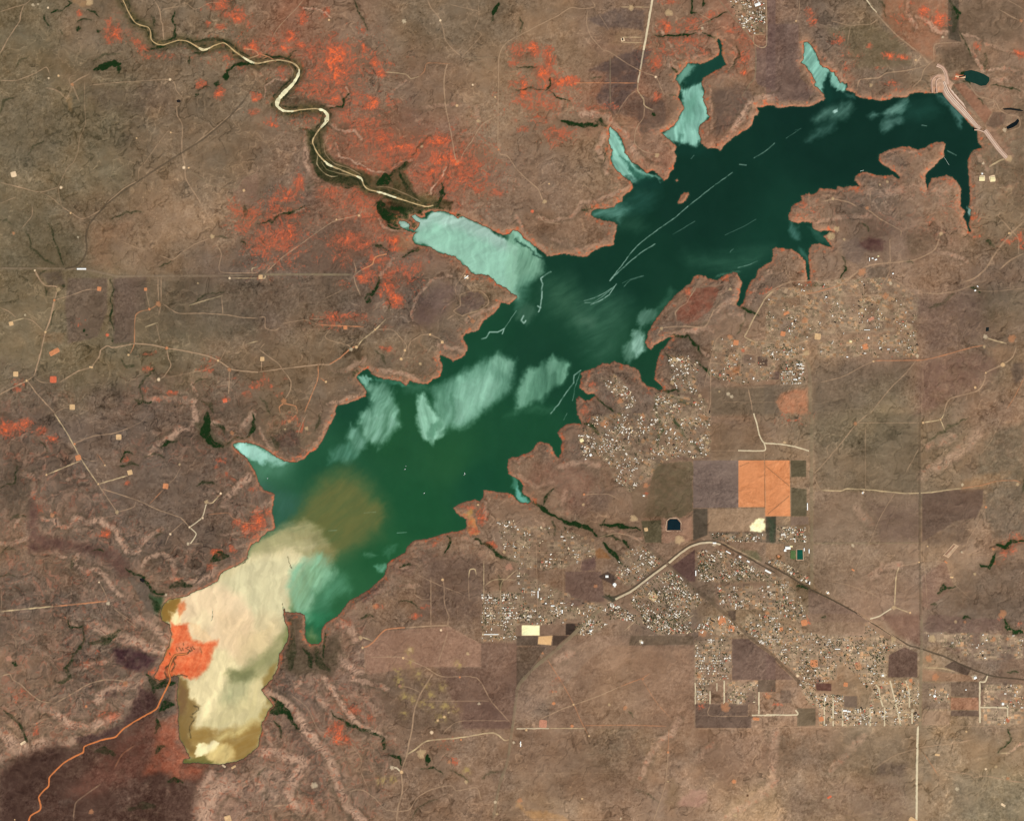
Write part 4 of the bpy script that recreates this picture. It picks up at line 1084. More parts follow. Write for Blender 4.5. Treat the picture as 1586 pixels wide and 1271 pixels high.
# silt, foam and algae drifting in the lake: "sheet r,g,b amount feather angle streak|polygon"
WATER_BASE = [(1300,200,17,52,40),(1500,220,18,54,42),(1100,300,18,55,41),(1280,140,16,50,40),(950,420,22,62,45),(850,560,28,72,50),
    (700,540,30,80,54),(930,600,28,76,52),(820,680,32,84,54),(700,720,44,96,58),(735,745,28,82,54),(600,660,40,92,56),(490,720,40,92,62),
    (430,700,80,130,100),(440,790,52,100,72),(650,790,36,92,56),(600,860,42,98,58),(540,930,52,106,66),(500,975,44,110,72),(560,620,30,78,54),
    (1080,90,24,66,50),(1220,370,24,66,50),(1500,290,20,54,44),(1000,560,30,74,50),
    (340,960,226,196,146),(400,1000,200,184,132),(430,900,190,180,130),(380,1120,148,122,62),(300,1060,140,112,58),(420,1060,140,130,76)]
CLOUDS = '''
B1 172,204,188 .95 3 25 0.15|925,80 960,55 1000,72 1030,66 1100,30 1200,50 1330,90 1430,145 1586,240 1586,560 1500,500 1330,425 1240,330 1160,295 960,210 950,160 970,150 860,125 855,80 900,90
B1 150,200,174 .9 8 25 0.15|960,150 1100,100 1400,200 1586,300 1586,560 1500,500 1330,425 1160,295 960,210
C1 140,186,158 .85 6 70 0.35|-60,30 30,170 150,310 165,390 110,450 40,490 10,540 -20,560 -60,500
C1 150,200,175 .9 2.5 60 0.2|-40,120 0,145 60,210 110,250 150,300 90,270 20,210 -40,170
C1 24,62,46 .7 1 30 0.1|-10,205 30,230 90,270 140,300 200,310 150,318 60,262 -10,222
C1 96,146,122 .5 7 0 0.3|0,480 60,430 110,440 60,560 20,620 -10,640 -20,540
A2 170,222,204 1 3 30 0.2|1430,188 1480,178 1586,220 1640,250 1620,330 1560,290 1500,260 1440,215
Y 130,180,154 .8 8 80 .3|360,400 480,345 600,260 760,185 850,130 900,160 965,200 965,300 945,400 880,450 790,540 710,600 620,680 540,715 490,700 430,740 385,650 355,540
Y 158,206,180 .6 11 72 .35|560,350 800,260 850,380 760,500 620,640 540,700 500,640 520,500
Y 148,196,168 .5 6 80 .4|790,190 850,135 900,165 950,210 930,300 840,250
Y 156,206,178 .92 4 100 .2|238,455 275,455 315,510 360,590 410,650 432,700 405,770 350,835 275,790 240,700 224,620
Y 60,112,82 .55 3 100 .4|290,780 340,700 400,640 420,700 380,740 340,800
Y 34,84,54 .55 3 95 .3|330,470 360,470 362,560 345,540
Y 44,94,64 .45 4 80 .4|485,430 510,420 512,640 495,640
Y 108,158,130 .8 6 80 .35|1080,240 1160,240 1220,200 1270,150 1330,170 1385,210 1388,290 1340,380 1240,430 1180,500 1060,530 1000,595 982,540 985,450 1030,330
Y 134,184,156 .6 4 75 .35|990,560 1000,430 1080,250 1130,260 1090,400 1040,540
Y 130,180,152 .55 4 75 .4|1220,220 1275,150 1325,190 1300,300 1240,290
Y 126,176,148 .6 3 80 .3|1345,240 1382,200 1390,290 1345,350 1325,340
Y 54,104,74 .6 7 40 .4|895,630 980,560 1100,520 1260,560 1240,600 1080,570 960,620
Y 70,120,92 .6 7 90 .4|150,340 240,370 350,390 430,370 420,440 340,440 210,430 120,420
B2 165,214,194 .95 4 30 0.25|-80,190 0,200 60,235 130,285 200,302 150,322 80,312 0,270 -60,280
B2 90,140,112 .5 12 60 0.4|-40,280 130,320 200,330 120,380 60,380 20,420 -20,400
B2 64,104,90 .6 14 60 0.3|0,430 100,460 260,520 200,640 120,700 100,620
B1 150,205,182 .85 2.5 120 0.35|605,1035 640,1030 700,1060 660,1100 640,1090
B1 96,160,134 .5 3 20 0.3|700,1040 760,1060 880,1075 930,1095 900,1108 800,1085 720,1070
B1 128,176,150 .85 7 66 .5|660,1100 700,1085 760,1090 820,1130 850,1269 660,1269 700,1200
B2 136,184,158 .92 7 66 .5|640,-10 850,-10 870,80 820,130 780,170 730,200 660,160 620,60
B2 120,168,144 .85 6 66 .5|575,80 610,100 660,160 650,210 600,245 560,200 540,140
B2 96,148,124 .75 6 66 0.45|520,180 560,200 600,245 555,310 500,290 430,300 440,230 490,200
C1 92,132,112 .85 4 55 0.4|740,680 790,630 860,640 840,690 780,730 740,720
C1 150,192,172 .95 4.5 60 0.45|710,790 760,740 800,840 790,880 740,910 700,900
C1 104,146,124 .8 4.5 60 0.45|660,850 710,800 720,920 700,950 670,930
C1 70,110,84 .6 24 30 0.45|190,440 330,450 420,590 360,720 220,640 150,560
C1 66,108,84 .62 24 30 0.45|380,600 520,540 640,560 690,640 640,780 600,900 520,980 420,880 380,740
C1 92,128,104 .5 12 20 0.45|360,650 470,670 470,740 380,740
C1 86,122,100 .5 6 60 0.4|0,660 50,590 110,600 130,660 60,720 10,700
C1 60,104,82 .5 18 10 0.45|1040,300 1200,300 1400,280 1560,260 1480,350 1380,400 1290,415 1180,390 1060,360
C1 110,150,128 .6 3 30 0.4|1220,440 1280,412 1340,396 1365,404 1300,412 1240,444
C1 70,116,92 .5 5 30 0.3|840,690 880,590 950,500 970,520 900,640
C1 96,146,130 .9 7.5 20 0.45|460,35 520,10 640,-20 700,0 640,90 590,80 540,70 490,60
C0 44,88,76 .6 15 30 0.45|650,1269 660,1210 740,1150 860,1190 820,1280 700,1300
C1 60,100,80 .4 12 40 0.3|640,90 720,60 800,120 740,160 640,130
C0 150,204,184 .95 3 120 0.35|570,770 620,800 680,950 740,1020 800,1060 905,1115 860,1100 700,1120 590,1040 560,880
C0 30,80,62 .8 3 45 0.2|640,960 700,1010 860,1110 760,1130 700,1060
C0 20,58,46 .8 5 40 0.3|670,1090 740,1100 900,1115 900,1160 740,1160
C0 150,204,184 .95 3 95 0.3|1000,545 1060,530 1130,510 1170,600 1190,720 1120,790 1140,860 1100,890 1040,900 970,880 890,820 960,780 1010,700 1030,660
C0 110,160,140 .9 4 70 0.4|980,490 1010,440 1060,385 1120,400 1080,440 1030,520 1000,530
C0 24,66,52 .95 3 70 0.2|1105,395 1290,300 1300,400 1180,470 1130,510 1060,530 1030,520 1080,440
C0 96,150,128 .6 7.5 90 0.45|1020,640 1100,560 1120,640 1080,740 1020,800 1030,700
C0 26,70,54 .6 4 90 0.4|1005,820 1025,830 1020,900 995,900
C0 18,55,42 .9 8 60 0.4|975,900 1100,890 1140,880 1200,950 980,960
D0 150,206,186 .95 2.5 55 0.3|230,250 270,250 330,380 430,430 500,520 480,570 420,560 380,440 370,520 350,590 300,530 220,390
D0 18,56,44 .9 6 100 0.3|375,450 420,560 480,575 500,600 380,640 360,580
D0 70,112,100 .7 4 30 0.3|490,570 545,575 545,605 500,600
D0 88,128,114 .85 7.5 40 0.45|300,735 350,670 400,650 440,665 520,630 535,670 500,710 440,730 380,725 320,750
D0 76,116,104 .75 6 40 0.45|340,780 440,740 420,790 340,830 270,870 250,870 300,810
D0 190,226,214 .9 1.4 40 0.2|412,690 442,670 446,685 425,700
D0 92,132,120 .8 4.5 20 0.45|640,720 660,690 700,690 690,715 650,725
D0 110,152,138 .9 4.5 30 0.45|735,690 790,650 870,600 880,620 840,690 740,710
D0 96,136,124 .85 6 40 0.45|740,730 840,710 850,750 780,760 760,790 710,800 705,780
D0 34,76,64 .6 15 20 0.45|850,640 1050,620 1060,690 940,740 850,730
D0 84,128,118 .8 4.5 -45 0.45|1060,570 1100,600 1160,650 1225,720 1200,780 1170,730 1120,650 1070,600
D1 90,140,128 .75 4.5 60 0.45|150,95 200,120 200,220 160,180 145,130
D1 70,120,104 .7 3 100 0.4|200,260 240,270 265,340 250,360 225,310
D1 60,108,90 .6 4 -30 0.4|270,130 330,160 395,235 340,220
D1 180,210,200 .8 1.5 90 0.2|1240,0 1262,10 1255,60 1245,60
C2 110,180,160 .95 2.5 -60 0.2|0,420 20,470 40,500 90,540 60,555 20,540 0,500
B2 96,166,140 .6 3 60 0.3|1550,330 1586,420 1586,480 1556,450
P 100,112,60 .6 16 40 .4|480,800 482,760 500,738 530,724 556,738 575,765 590,800 560,840 500,850
P 116,108,56 .85 9 40 .45|448,806 470,785 490,768 508,752 532,744 552,752 566,768 584,778 592,794 588,814 562,836 530,851 500,852 484,838 468,822
B2 92,104,62 .5 18 30 0.2|360,400 560,330 700,430 800,600 760,760 560,880 400,900 200,680
Z 226,209,162 .97 5 70 0.15|985,210 1040,150 1130,110 1220,120 1270,190 1230,240 1165,290 1140,420 1150,560 1100,700 1090,800 1040,960 900,1040 740,1000 700,700 660,500 640,400 730,350 860,310 880,250
Z 164,158,112 .85 7.5 20 0.45|975,205 1010,150 1090,100 1200,60 1270,110 1330,190 1300,260 1230,230 1150,175 1060,195
Z 150,140,96 .5 7.5 20 0.45|1130,110 1260,110 1290,170 1200,150
Z 130,118,70 .5 6 30 0.4|1230,180 1330,150 1340,210 1260,250
Z 220,210,166 .8 8 75 0.2|900,290 1000,225 1140,205 1215,225 1150,320 1130,450 1010,500 930,420 860,330
Z 244,214,172 .9 9 60 0.15|700,360 860,310 960,370 1000,440 1005,540 950,620 860,570 760,530 690,470 690,400
Z 230,196,148 .35 12 60 0.15|850,420 980,440 1110,440 1110,560 960,620 880,560
Z 252,234,180 .95 3 70 0.15|675,440 710,425 722,480 695,490 680,470
Z 252,228,180 .8 5 60 0.15|750,450 820,420 840,480 810,520 750,500
Z 226,130,80 .8 3 60 0.2|700,400 735,385 730,420 705,430
Z 252,232,178 .95 7 75 0.35|850,560 905,580 930,640 900,700 905,760 860,840 790,880 762,870 752,790 745,730 790,690 840,640
Z 216,192,144 .6 9 60 0.3|960,520 1080,500 1060,590 960,650 920,620
Z 134,134,86 .7 7 35 0.35|1150,470 1150,560 1105,640 1040,690 1000,705 910,705 890,675 960,650 1040,590 1100,520
Z 96,102,62 .6 5 20 0.3|900,665 960,668 1010,650 1020,680 960,705 905,700
Z 112,122,62 .6 4 75 0.2|1128,540 1150,470 1150,560 1110,620
Z 170,170,124 .7 10.5 85 0.45|900,705 1000,690 985,780 930,810 870,790
Z 224,206,150 .75 12 80 0.45|1000,690 1060,660 1080,780 1010,850 960,820 970,740
Z 208,194,140 .7 12 25 0.45|880,800 1010,790 1070,800 1030,870 900,900 790,890 820,850
Z 152,120,62 .95 6 20 0.25|752,880 860,900 960,880 1045,850 1035,950 985,1010 830,1035 740,1000 735,940
Z 148,122,62 .85 4 70 0.1|1048,745 1085,700 1110,620 1075,650 1040,700 1060,790 1090,800
Z 160,134,70 .7 4 70 0.1|1045,800 1085,800 1045,860 1020,840
Z 216,196,132 .8 6 30 0.45|850,925 930,895 1030,840 1040,860 960,910 870,940
Z 136,108,60 .97 4 60 0.15|700,685 748,700 748,760 792,802 775,840 765,890 745,915 770,985 700,960
Z 116,84,58 .6 4 60 0.3|705,700 740,740 735,830 712,840
Z 255,240,190 1 2 20 0.3|766,980 772,955 810,962 850,938 868,950 862,975 830,985 800,1000 772,995
Z 222,196,134 .85 6 60 0.45|800,1000 860,975 880,955 920,965 918,1000 880,1030 820,1020
Z 96,98,46 .6 3 20 0.3|720,1010 800,1000 860,1025 820,1040 730,1025
Z 150,112,50 .95 3 60 0.1|640,440 650,400 690,370 730,365 700,410 670,470
Z 228,108,64 .97 4 60 0.15|672,440 690,480 745,475 745,530 790,548 870,545 840,590 812,660 770,690 705,682 660,705 595,695 590,660 640,610 672,560 675,500
Z 246,130,82 .7 5 60 0.2|690,500 730,500 760,540 840,560 800,640 700,640 690,560
Z 226,136,96 .7 3 0 0.4|690,560 740,548 790,565 795,590 740,600 700,600
Z 240,200,150 .6 3 60 0.3|745,470 800,480 850,540 800,545 760,510
Z 196,104,72 .7 3 30 0.3|600,690 640,640 670,660 650,700
B2 140,186,148 .92 7.5 62 0.45|200,960 280,900 360,850 440,880 470,980 430,1060 350,1100 320,1269 240,1269 200,1160 180,1060
B2 100,160,124 .6 13.5 50 0.45|440,960 530,1000 560,1090 480,1120 400,1160 380,1080
B2 80,140,104 .5 9 30 0.45|330,1100 450,1080 420,1230 330,1269
B2 100,150,118 .7 3.75 15 0.45|650,870 700,860 715,872 670,885
B2 84,140,108 .6 4.5 60 0.45|770,860 790,820 860,795 840,830 810,850 800,880
B2 120,180,150 .7 3.75 60 0.45|720,930 770,915 785,950 770,970 740,950
B3 60,140,96 .6 8 60 0.4|285,0 440,0 380,60 310,60
B3 120,140,90 .7 7.5 80 0.45|310,120 340,95 370,120 370,180 320,170
B3 60,96,50 .7 4.5 80 0.45|285,120 320,140 380,150 360,190 300,180
A3 255,238,182 1 2 20 0.3|1190,850 1200,800 1240,790 1290,810 1330,780 1345,820 1310,850 1240,862 1200,870
A3 222,196,128 .85 6 60 0.45|1260,860 1340,810 1430,820 1420,895 1330,912 1270,880
A2 146,112,52 .97 2.5 60 0.1|985,1230 1000,1180 1040,1140 1110,1130 1070,1170 1060,1269 985,1290
A3 255,226,170 .95 3 60 0.2|1050,0 1110,0 1120,50 1090,70 1050,50
A2 226,130,80 .8 3 60 0.2|1080,1190 1140,1150 1130,1210 1100,1260
'''
# bright foam lines and boat wakes: "sheet width strength|points" (width in cells)
WAKES = '''
C0 1.1 .55|1586,880 1520,935 1460,970
C0 1.1 .6|1325,1060 1200,1150 1100,1230 1050,1269
C0 .9 .4|1090,955 1070,975
C1 1.1 .7|1050,0 970,70 870,140 790,200 740,240 690,300 640,370 600,420 572,455
C1 1.2 .65|850,230 760,285 700,335 640,390 600,425 574,455
C1 .9 .35|1095,90 1030,130 960,170
C1 .8 .3|1470,78 1400,120 1280,175
C1 1.1 .8|612,475 570,540 510,580 455,600
C1 1 .6|600,490 540,530 480,560 415,578
C1 1 .5|590,500 530,550 470,590 420,590
C1 .9 .25|770,425 700,445 650,470
C1 1.5 .9|210,400 180,415 150,440 158,470 155,560 145,620 130,610
C1 1.5 .9|145,620 135,645
C1 1.5 .95|45,670 30,700 45,715 55,700
B1 1.4 .85|1372,812 1400,805 1420,770 1470,770 1510,750 1500,780
B1 1 .5|1510,750 1550,690 1586,640
C1 1.3 .7|395,1005 355,1035 350,1080 300,1150 260,1210 210,1269
C1 1 .45|390,1020 360,1100 345,1190
C1 .9 .4|660,490 700,450 780,425
C1 .8 .35|1330,260 1310,280
D0 .8 .35|215,790 170,820 125,850
D0 .9 .6|960,770 990,775
D0 .9 .55|1115,925 1170,955
D0 .8 .2|220,790 180,800
C1 .9 .5|1480,335 1420,360 1360,375
B2 .9 .5|855,733 910,730
B2 .8 .35|430,720 480,718
B2 .8 .3|650,610 720,605
C2 .9 .4|310,0 290,40
C0 1.1 .6|1370,1010 1410,1015
A2 .8 .3|1300,1269 1305,1200
'''

# dark channels and squiggles drawn on the orange mud of the delta: "sheet width strength|points"
CHANNELS = """
A3 3.2 .75|1078,262 1050,300 1020,330 1015,360 1030,385
A3 2.6 .7|1070,290 1075,310 1055,350
A3 2.2 .8|1085,252 1110,245 1150,242 1165,228
A3 1.4 .7|1086,205 1090,225
A3 1.6 .8|1100,200 1112,222
A3 1.4 .7|1120,208 1125,225
A3 1.8 .8|1150,212 1172,226
A3 1.8 .8|1172,202 1180,220
A3 1.6 .8|1186,198 1196,212
A3 1.4 .7|1142,205 1160,200
A3 1.6 .8|1040,238 1046,245
A3 1.2 .5|1125,180 1130,188
A3 1 .5|1305,10 1300,40
A3 2.2 .35|1230,200 1240,240
A3 2.2 .7|1085,378 1110,372 1145,378
A3 1.8 .6|1190,560 1220,570 1222,585 1180,610
A3 1.8 .6|1170,625 1195,640 1165,690
A3 1.6 .6|1165,700 1168,730 1172,760
B2 1.2 .6|183,880 192,915 206,950
B2 1.2 .5|148,1165 150,1200
A2 1 .4|1305,1210 1310,1250
A2 1.6 .6|1440,945 1500,915 1520,890
"""
# settled areas: "sheet houses angle trees size bright streetpitch name|polygon"
TOWNS = '''
C0 95 0 30 1.1 1 0 north|1290,0 1530,0 1530,205 1470,215 1400,180 1345,110
D1 120 20 30 1.0 .8 0 hillside|0,540 150,480 480,440 760,440 940,560 930,760 300,790 240,840 0,860
D1 46 0 20 1.0 .9 0 lane|300,840 930,760 930,920 330,925
D1 62 0 40 1.1 1 9 block|90,945 240,945 240,1092 90,1092
D1 28 0 20 1.1 .8 0 lane|0,840 240,850 240,940 30,940
C1 46 10 16 1.1 .9 0 bay|1200,800 1586,830 1586,1060 1380,1090 1180,1040
C1 66 35 20 1.1 1 0 cove|935,905 1030,900 1120,960 1110,1150 1000,1140 950,1060
C1 44 20 14 1.1 1 0 point|500,1050 600,1030 660,1080 740,1200 700,1269 620,1269 600,1160
C1 40 10 16 1.1 1 0 east|860,1130 1150,1180 1190,1269 830,1269
C2 330 30 120 1.1 1 0 lakeside|470,20 600,0 1190,0 1190,270 1000,270 900,290 790,410 690,480 600,410 560,300 460,270 480,160 400,110
C2 44 20 10 1.2 .9 0 ridge|370,135 440,130 500,180 490,280 420,280
C2 150 40 150 1.05 .8 7.5 oak|1110,850 1240,830 1380,905 1540,985 1586,1030 1120,1030
C2 230 38 200 1.05 .9 7.5 downtown|720,1080 950,955 1070,1060 1150,1140 1060,1240 960,1340 840,1280 700,1180
C2 80 38 30 1.1 1 8 north bank|640,870 760,800 900,900 800,990 690,1070 600,1000
C2 40 0 20 1.0 .8 0 lots|1180,735 1530,735 1530,790 1200,780
C2 60 0 16 1.1 .9 0 scattered|0,700 200,690 480,770 480,880 300,950 0,960
C2 90 0 30 1.1 .9 0 farmlots|0,960 400,1150 560,1180 560,1269 0,1269
C2 60 0 30 1.1 .9 0 farmlots|560,1150 720,1230 760,1300 700,1269 560,1269
C2 70 0 30 1.1 .8 0 field edge|1230,1060 1586,1060 1586,1200 1250,1200
B2 120 0 50 1.1 1 8 grid|1375,1090 1586,1090 1586,1269 1375,1269
B2 30 0 10 1.1 .9 0 shore|1460,650 1586,660 1586,920 1520,880
B3 40 0 20 1.1 1 0 south lots|1370,0 1586,0 1586,150 1370,165
D2 52 0 30 1.2 1 7 school|70,690 240,700 250,790 66,790
D2 40 -30 16 1.2 1 0 strip|0,880 60,890 260,1000 270,1050 130,980 0,910
D2 70 0 50 1.05 .8 8 rail|0,970 130,1020 220,1140 250,1269 0,1269
D3 170 0 150 1.0 .8 8 old town|40,30 280,120 420,140 430,270 440,400 300,420 200,380 0,200 0,60
D3 80 0 140 1.0 .7 8 grove|430,130 600,130 620,60 740,150 860,190 740,230 735,360 620,460 560,380 430,270
D3 60 0 50 1.0 .8 0 corner|200,400 300,430 310,480 480,500 480,570 260,560
D3 70 0 30 1.1 1 0 lanes|330,560 480,575 640,575 640,680 320,680
D3 110 -10 50 1.1 .9 0 mobile|640,420 760,400 940,400 945,680 640,685
D3 26 0 10 1.1 .9 0 highway lots|970,110 1586,130 1586,270 1290,280 1100,210
D3 14 0 6 1.1 .9 0 plains|1000,440 1120,440 1120,540 1000,540
D3 26 0 8 1.2 1 0 farm|1330,430 1586,430 1586,680 1330,680
C3 150 0 70 1.1 1 8 south grid|1095,165 1320,130 1320,400 1180,420 1170,540 1100,540
C3 110 38 90 1.05 .9 7.5 downtown south|720,0 1060,0 1080,110 860,125
C3 40 0 20 1.2 1 0 roadside|360,60 500,10 560,60 450,130 370,125
C3 50 20 20 1.1 .8 0 fair|1080,100 1200,0 1310,20 1400,110 1320,140
C3 46 0 20 1.1 .8 0 rail edge|1350,0 1586,0 1586,230 1400,110
C3 16 0 8 1.1 .9 0 mill|1290,410 1480,410 1470,550 1290,550
C3 30 0 12 1.1 .9 0 west lots|0,0 300,0 300,60 150,60 0,60
'''
# cleared pads: "sheet x y radius colour shape"  (radius in sheet units; colour c cream, w white, o orange, r red, p pink; shape q square, r round, s splash)
PADS = '''A0 205 33 9 w s;A0 235 28 5 w s;A0 296 50 6 w r;A0 85 1072 18 w q;A0 375 1152 9 w r;A0 1130 1030 9 w r;A0 1160 1032 5 c r;A0 1050 815 5 c r;A0 360 467 7 c r;A0 1045 490 8 w r;A0 300 482 6 w r;A0 1498 1170 8 c r;A0 840 850 5 c r;A0 445 520 10 o s;A0 550 15 20 c s
B0 435 125 6 c r;B0 895 132 12 w s;B0 1118 128 7 w r;B0 1220 650 8 c r;B0 1350 745 10 c s;B0 1317 523 6 w r;B0 1225 990 10 o s;B0 1475 920 6 o r;B0 1005 900 8 c s;B0 1455 598 5 c r
C0 935 82 22 c s;C0 705 50 16 c s;C0 652 245 12 w q;C0 855 475 8 w r;C0 862 955 14 c s;C0 172 1240 12 c s;C0 757 435 5 c r;C0 1140 175 8 w s;C0 200 1130 5 c r
D0 645 525 10 c s;D0 1085 230 7 w s;D0 1328 1095 18 w q;D0 1390 1098 20 w q;D0 1325 1065 6 w r;D0 1490 975 20 c s;D0 1335 1005 8 w s;D0 920 372 6 c r;D0 410 1222 9 c s;D0 745 1115 8 c s;D0 185 132 5 c r;D0 1565 130 9 o s;D0 700 1135 6 c s;D0 1465 800 12 w s
A1 480 188 6 w s;A1 215 392 6 w r;A1 360 510 13 c s;A1 610 505 14 o q;A1 895 508 10 o q;A1 70 718 14 c q;A1 98 1028 17 c q;A1 328 1061 22 r q;A1 445 1230 18 c q;A1 975 1061 10 w r;A1 790 910 7 c r;A1 972 598 15 o s;A1 1410 1000 12 o s;A1 1305 185 13 c s;A1 1382 1190 14 r q;A1 335 892 26 o e;A1 1411 440 7 w r;A1 660 788 10 r r;A1 918 630 8 o r;A1 280 770 7 c r;A1 335 575 7 o r;A1 1025 868 9 o r;A1 560 985 9 c e;A1 155 665 6 w s;A1 435 40 6 c r;A1 1340 945 7 c r;A1 165 1068 7 c r;A1 85 165 9 o s;A1 1215 470 6 c s
B1 25 935 14 c q;B1 618 55 7 c r;B1 535 742 13 o q;B1 603 862 9 c r;B1 570 875 11 w s;B1 878 935 9 c r;B1 901 882 7 c r;B1 1130 832 9 c q;B1 158 1195 16 o s;B1 416 1075 7 c r;B1 1055 785 7 c r;B1 995 965 9 c s;B1 15 432 14 c q;B1 1278 433 12 w e;B1 1315 703 14 o s;B1 480 80 5 c r;B1 718 755 6 c r
C1 97 30 10 r r;C1 1347 835 17 o q;C1 1312 508 9 c s;C1 890 748 9 c s;C1 1125 1160 10 c s;C1 1300 1150 12 w s;C1 1320 1165 10 w s;C1 1245 1135 6 c s;C1 640 1190 18 o s;C1 970 940 16 c s;C1 955 1080 12 c s;C1 1390 885 10 r s;C1 1310 800 14 o s
D1 400 180 24 c t;D1 590 400 22 o s;D1 735 550 18 o s;D1 1075 168 11 c s;D1 930 918 10 w s;D1 1348 798 13 w s;D1 1340 860 8 c s;D1 1455 970 14 c r;D1 318 798 20 c q;D1 660 950 6 c r;D1 1350 1020 5 c r;D1 105 780 16 o q;D1 125 655 14 o e;D1 480 640 8 w s;D1 520 828 10 c s;D1 590 640 14 c s;D1 1510 810 22 o s;D1 1285 1110 8 c r;D1 645 690 16 p e;D1 610 860 18 o q;D1 765 470 10 w s;D1 240 700 18 o s;D1 600 580 8 w s;D1 1495 165 8 c r;D1 250 900 16 c s;D1 620 10 10 o s;D1 435 140 16 c s;D1 480 200 8 c s
A2 730 145 18 c q;A2 482 272 18 o q;A2 799 362 16 c q;A2 1018 446 18 o q;A2 720 606 11 c s;A2 1047 740 7 w r;A2 1155 800 9 w s;A2 1268 542 11 c s;A2 1356 491 7 w r;A2 286 376 6 c r;A2 605 433 6 c r;A2 666 1165 11 w s;A2 1103 314 7 c s;A2 1020 1113 8 w s;A2 460 188 6 o r;A2 645 318 5 c r;A2 1165 698 7 w r;A2 1245 641 7 w r;A2 610 1035 5 w r;A2 322 625 14 o s;A2 1425 120 12 o s
B2 190 48 12 o s;B2 298 92 11 c s;B2 165 97 6 c s;B2 1132 1020 8 c r;B2 718 1185 14 o s;B2 1350 560 6 c r;B2 1510 850 9 c s;B2 1540 940 20 p s
A3 770 425 16 o s;A3 143 788 14 w e;A3 531 563 8 o r;A3 562 1210 14 o s;A3 1400 1253 22 c q;A3 1375 930 10 w e;A3 1435 936 12 c e;A3 55 268 18 p s;A3 92 1258 4 c r
B3 1065 724 11 w r;B3 1000 850 26 c s;B3 932 216 11 c s;B3 822 940 12 w s;B3 1122 96 7 w r;B3 880 967 11 c r;B3 890 266 8 c r;B3 345 1050 18 w s;B3 1456 1150 9 w s;B3 1277 1027 10 c s;B3 1238 384 6 o r;B3 1173 905 10 o s;B3 1356 546 8 w s;B3 1245 768 6 o r;B3 1570 786 8 w s;B3 1466 1225 8 c s;B3 630 145 12 c s;B3 640 203 7 c r;B3 1285 240 10 c s;B3 1142 628 8 c r;B3 1102 650 8 c r;B3 870 438 9 p s;B3 1170 600 6 c s
C2 720 645 20 c s;C2 795 712 12 c q;C2 415 497 7 o r;C2 840 1125 26 c d;C2 785 505 6 w s;C2 793 440 14 o s;C2 410 560 8 c s;C2 1000 775 24 c s;C2 430 210 14 o s;C2 540 65 22 o s;C2 1170 180 10 c s;C2 485 1060 12 o s;C2 1215 805 12 w s;C2 1265 1255 14 o s;C2 1540 1225 12 o s;C2 700 90 12 c s;C2 775 15 14 o s
D2 550 62 10 o s;D2 965 57 7 c r;D2 1072 38 6 c r;D2 595 485 8 w e;D2 1207 437 8 w s;D2 533 810 9 w s;D2 992 815 5 c r;D2 380 1100 10 w e;D2 785 1190 13 c s;D2 815 930 10 p s;D2 1545 436 9 c s;D2 1282 985 8 c s;D2 940 913 5 c r;D2 885 1222 6 c r;D2 1105 912 8 o e;D2 1140 1005 8 c e;D2 1398 832 9 o s;D2 1202 850 6 w s;D2 1350 575 7 o r;D2 1455 1230 22 o s;D2 75 882 15 p r;D2 535 960 8 o e;D2 115 178 8 c s
C3 228 545 10 o r;C3 340 684 10 o r;C3 162 670 26 p q;C3 568 554 8 c s;C3 665 572 12 o s;C3 445 745 6 c r;C3 25 795 7 w e;C3 60 708 7 c r;C3 1335 1025 13 o r;C3 1342 1230 10 c s;C3 402 1130 6 c r;C3 930 845 7 o r;C3 765 168 12 w s;C3 640 1252 6 w s;C3 1418 1110 7 d r;C3 775 395 8 o s;C3 350 553 6 c r;C3 222 475 6 o s;C3 160 238 7 o s;C3 930 1025 6 c s;C3 1280 570 26 o s;C3 1470 640 16 o e;C3 1360 535 12 w s;C3 1260 40 26 o q;C3 1320 85 20 o q;C3 1140 110 26 o s;C3 1120 380 14 o s;C3 1545 505 16 o s;C3 20 1140 14 o s
D3 1052 860 12 c e;D3 390 1120 11 r e;D3 1456 1168 12 w e;D3 1350 948 7 w r;D3 1485 1005 10 o s;D3 1172 1070 11 w s;D3 1412 933 8 c s;D3 1485 650 12 r s;D3 720 372 16 w s;D3 1278 385 14 w s;D3 1042 385 20 o s;D3 1020 150 22 c s;D3 1000 270 20 o s;D3 890 405 12 o r;D3 295 300 24 o q;D3 565 312 22 o s;D3 235 50 20 o q;D3 92 90 14 o q;D3 1452 548 10 w s;D3 340 640 16 o q;D3 400 640 14 c s;D3 195 375 10 w r;D3 1400 150 12 o s;D3 1485 150 10 o s;D3 780 150 16 c s;D3 490 430 14 o q;D3 900 590 10 w s;D3 1165 45 8 c s;D3 1222 45 8 o s;D3 910 1269 28 c e;D3 1230 718 6 c r;D3 95 240 8 w r'''
# ---------------------------------------------------------------- SURVEY RASTER (10 m cells)
W, H = 1586, 1271
def axis(n, far=2600.0):
    core = np.arange(-24.0, n + 24.0, 1.0)
    out = []; s = 1.0; v = 0.0
    while v < far:
        s = min(s * 1.09, 60.0); v += s; out.append(v)
    out = np.array(out)
    return np.concatenate([core[0] - out[::-1], core, core[-1] + out])
AX, AY = axis(W), axis(H)
NX, NY = len(AX), len(AY)
GX, GY = np.meshgrid(AX, AY)
GX = GX.astype(np.float32); GY = GY.astype(np.float32)

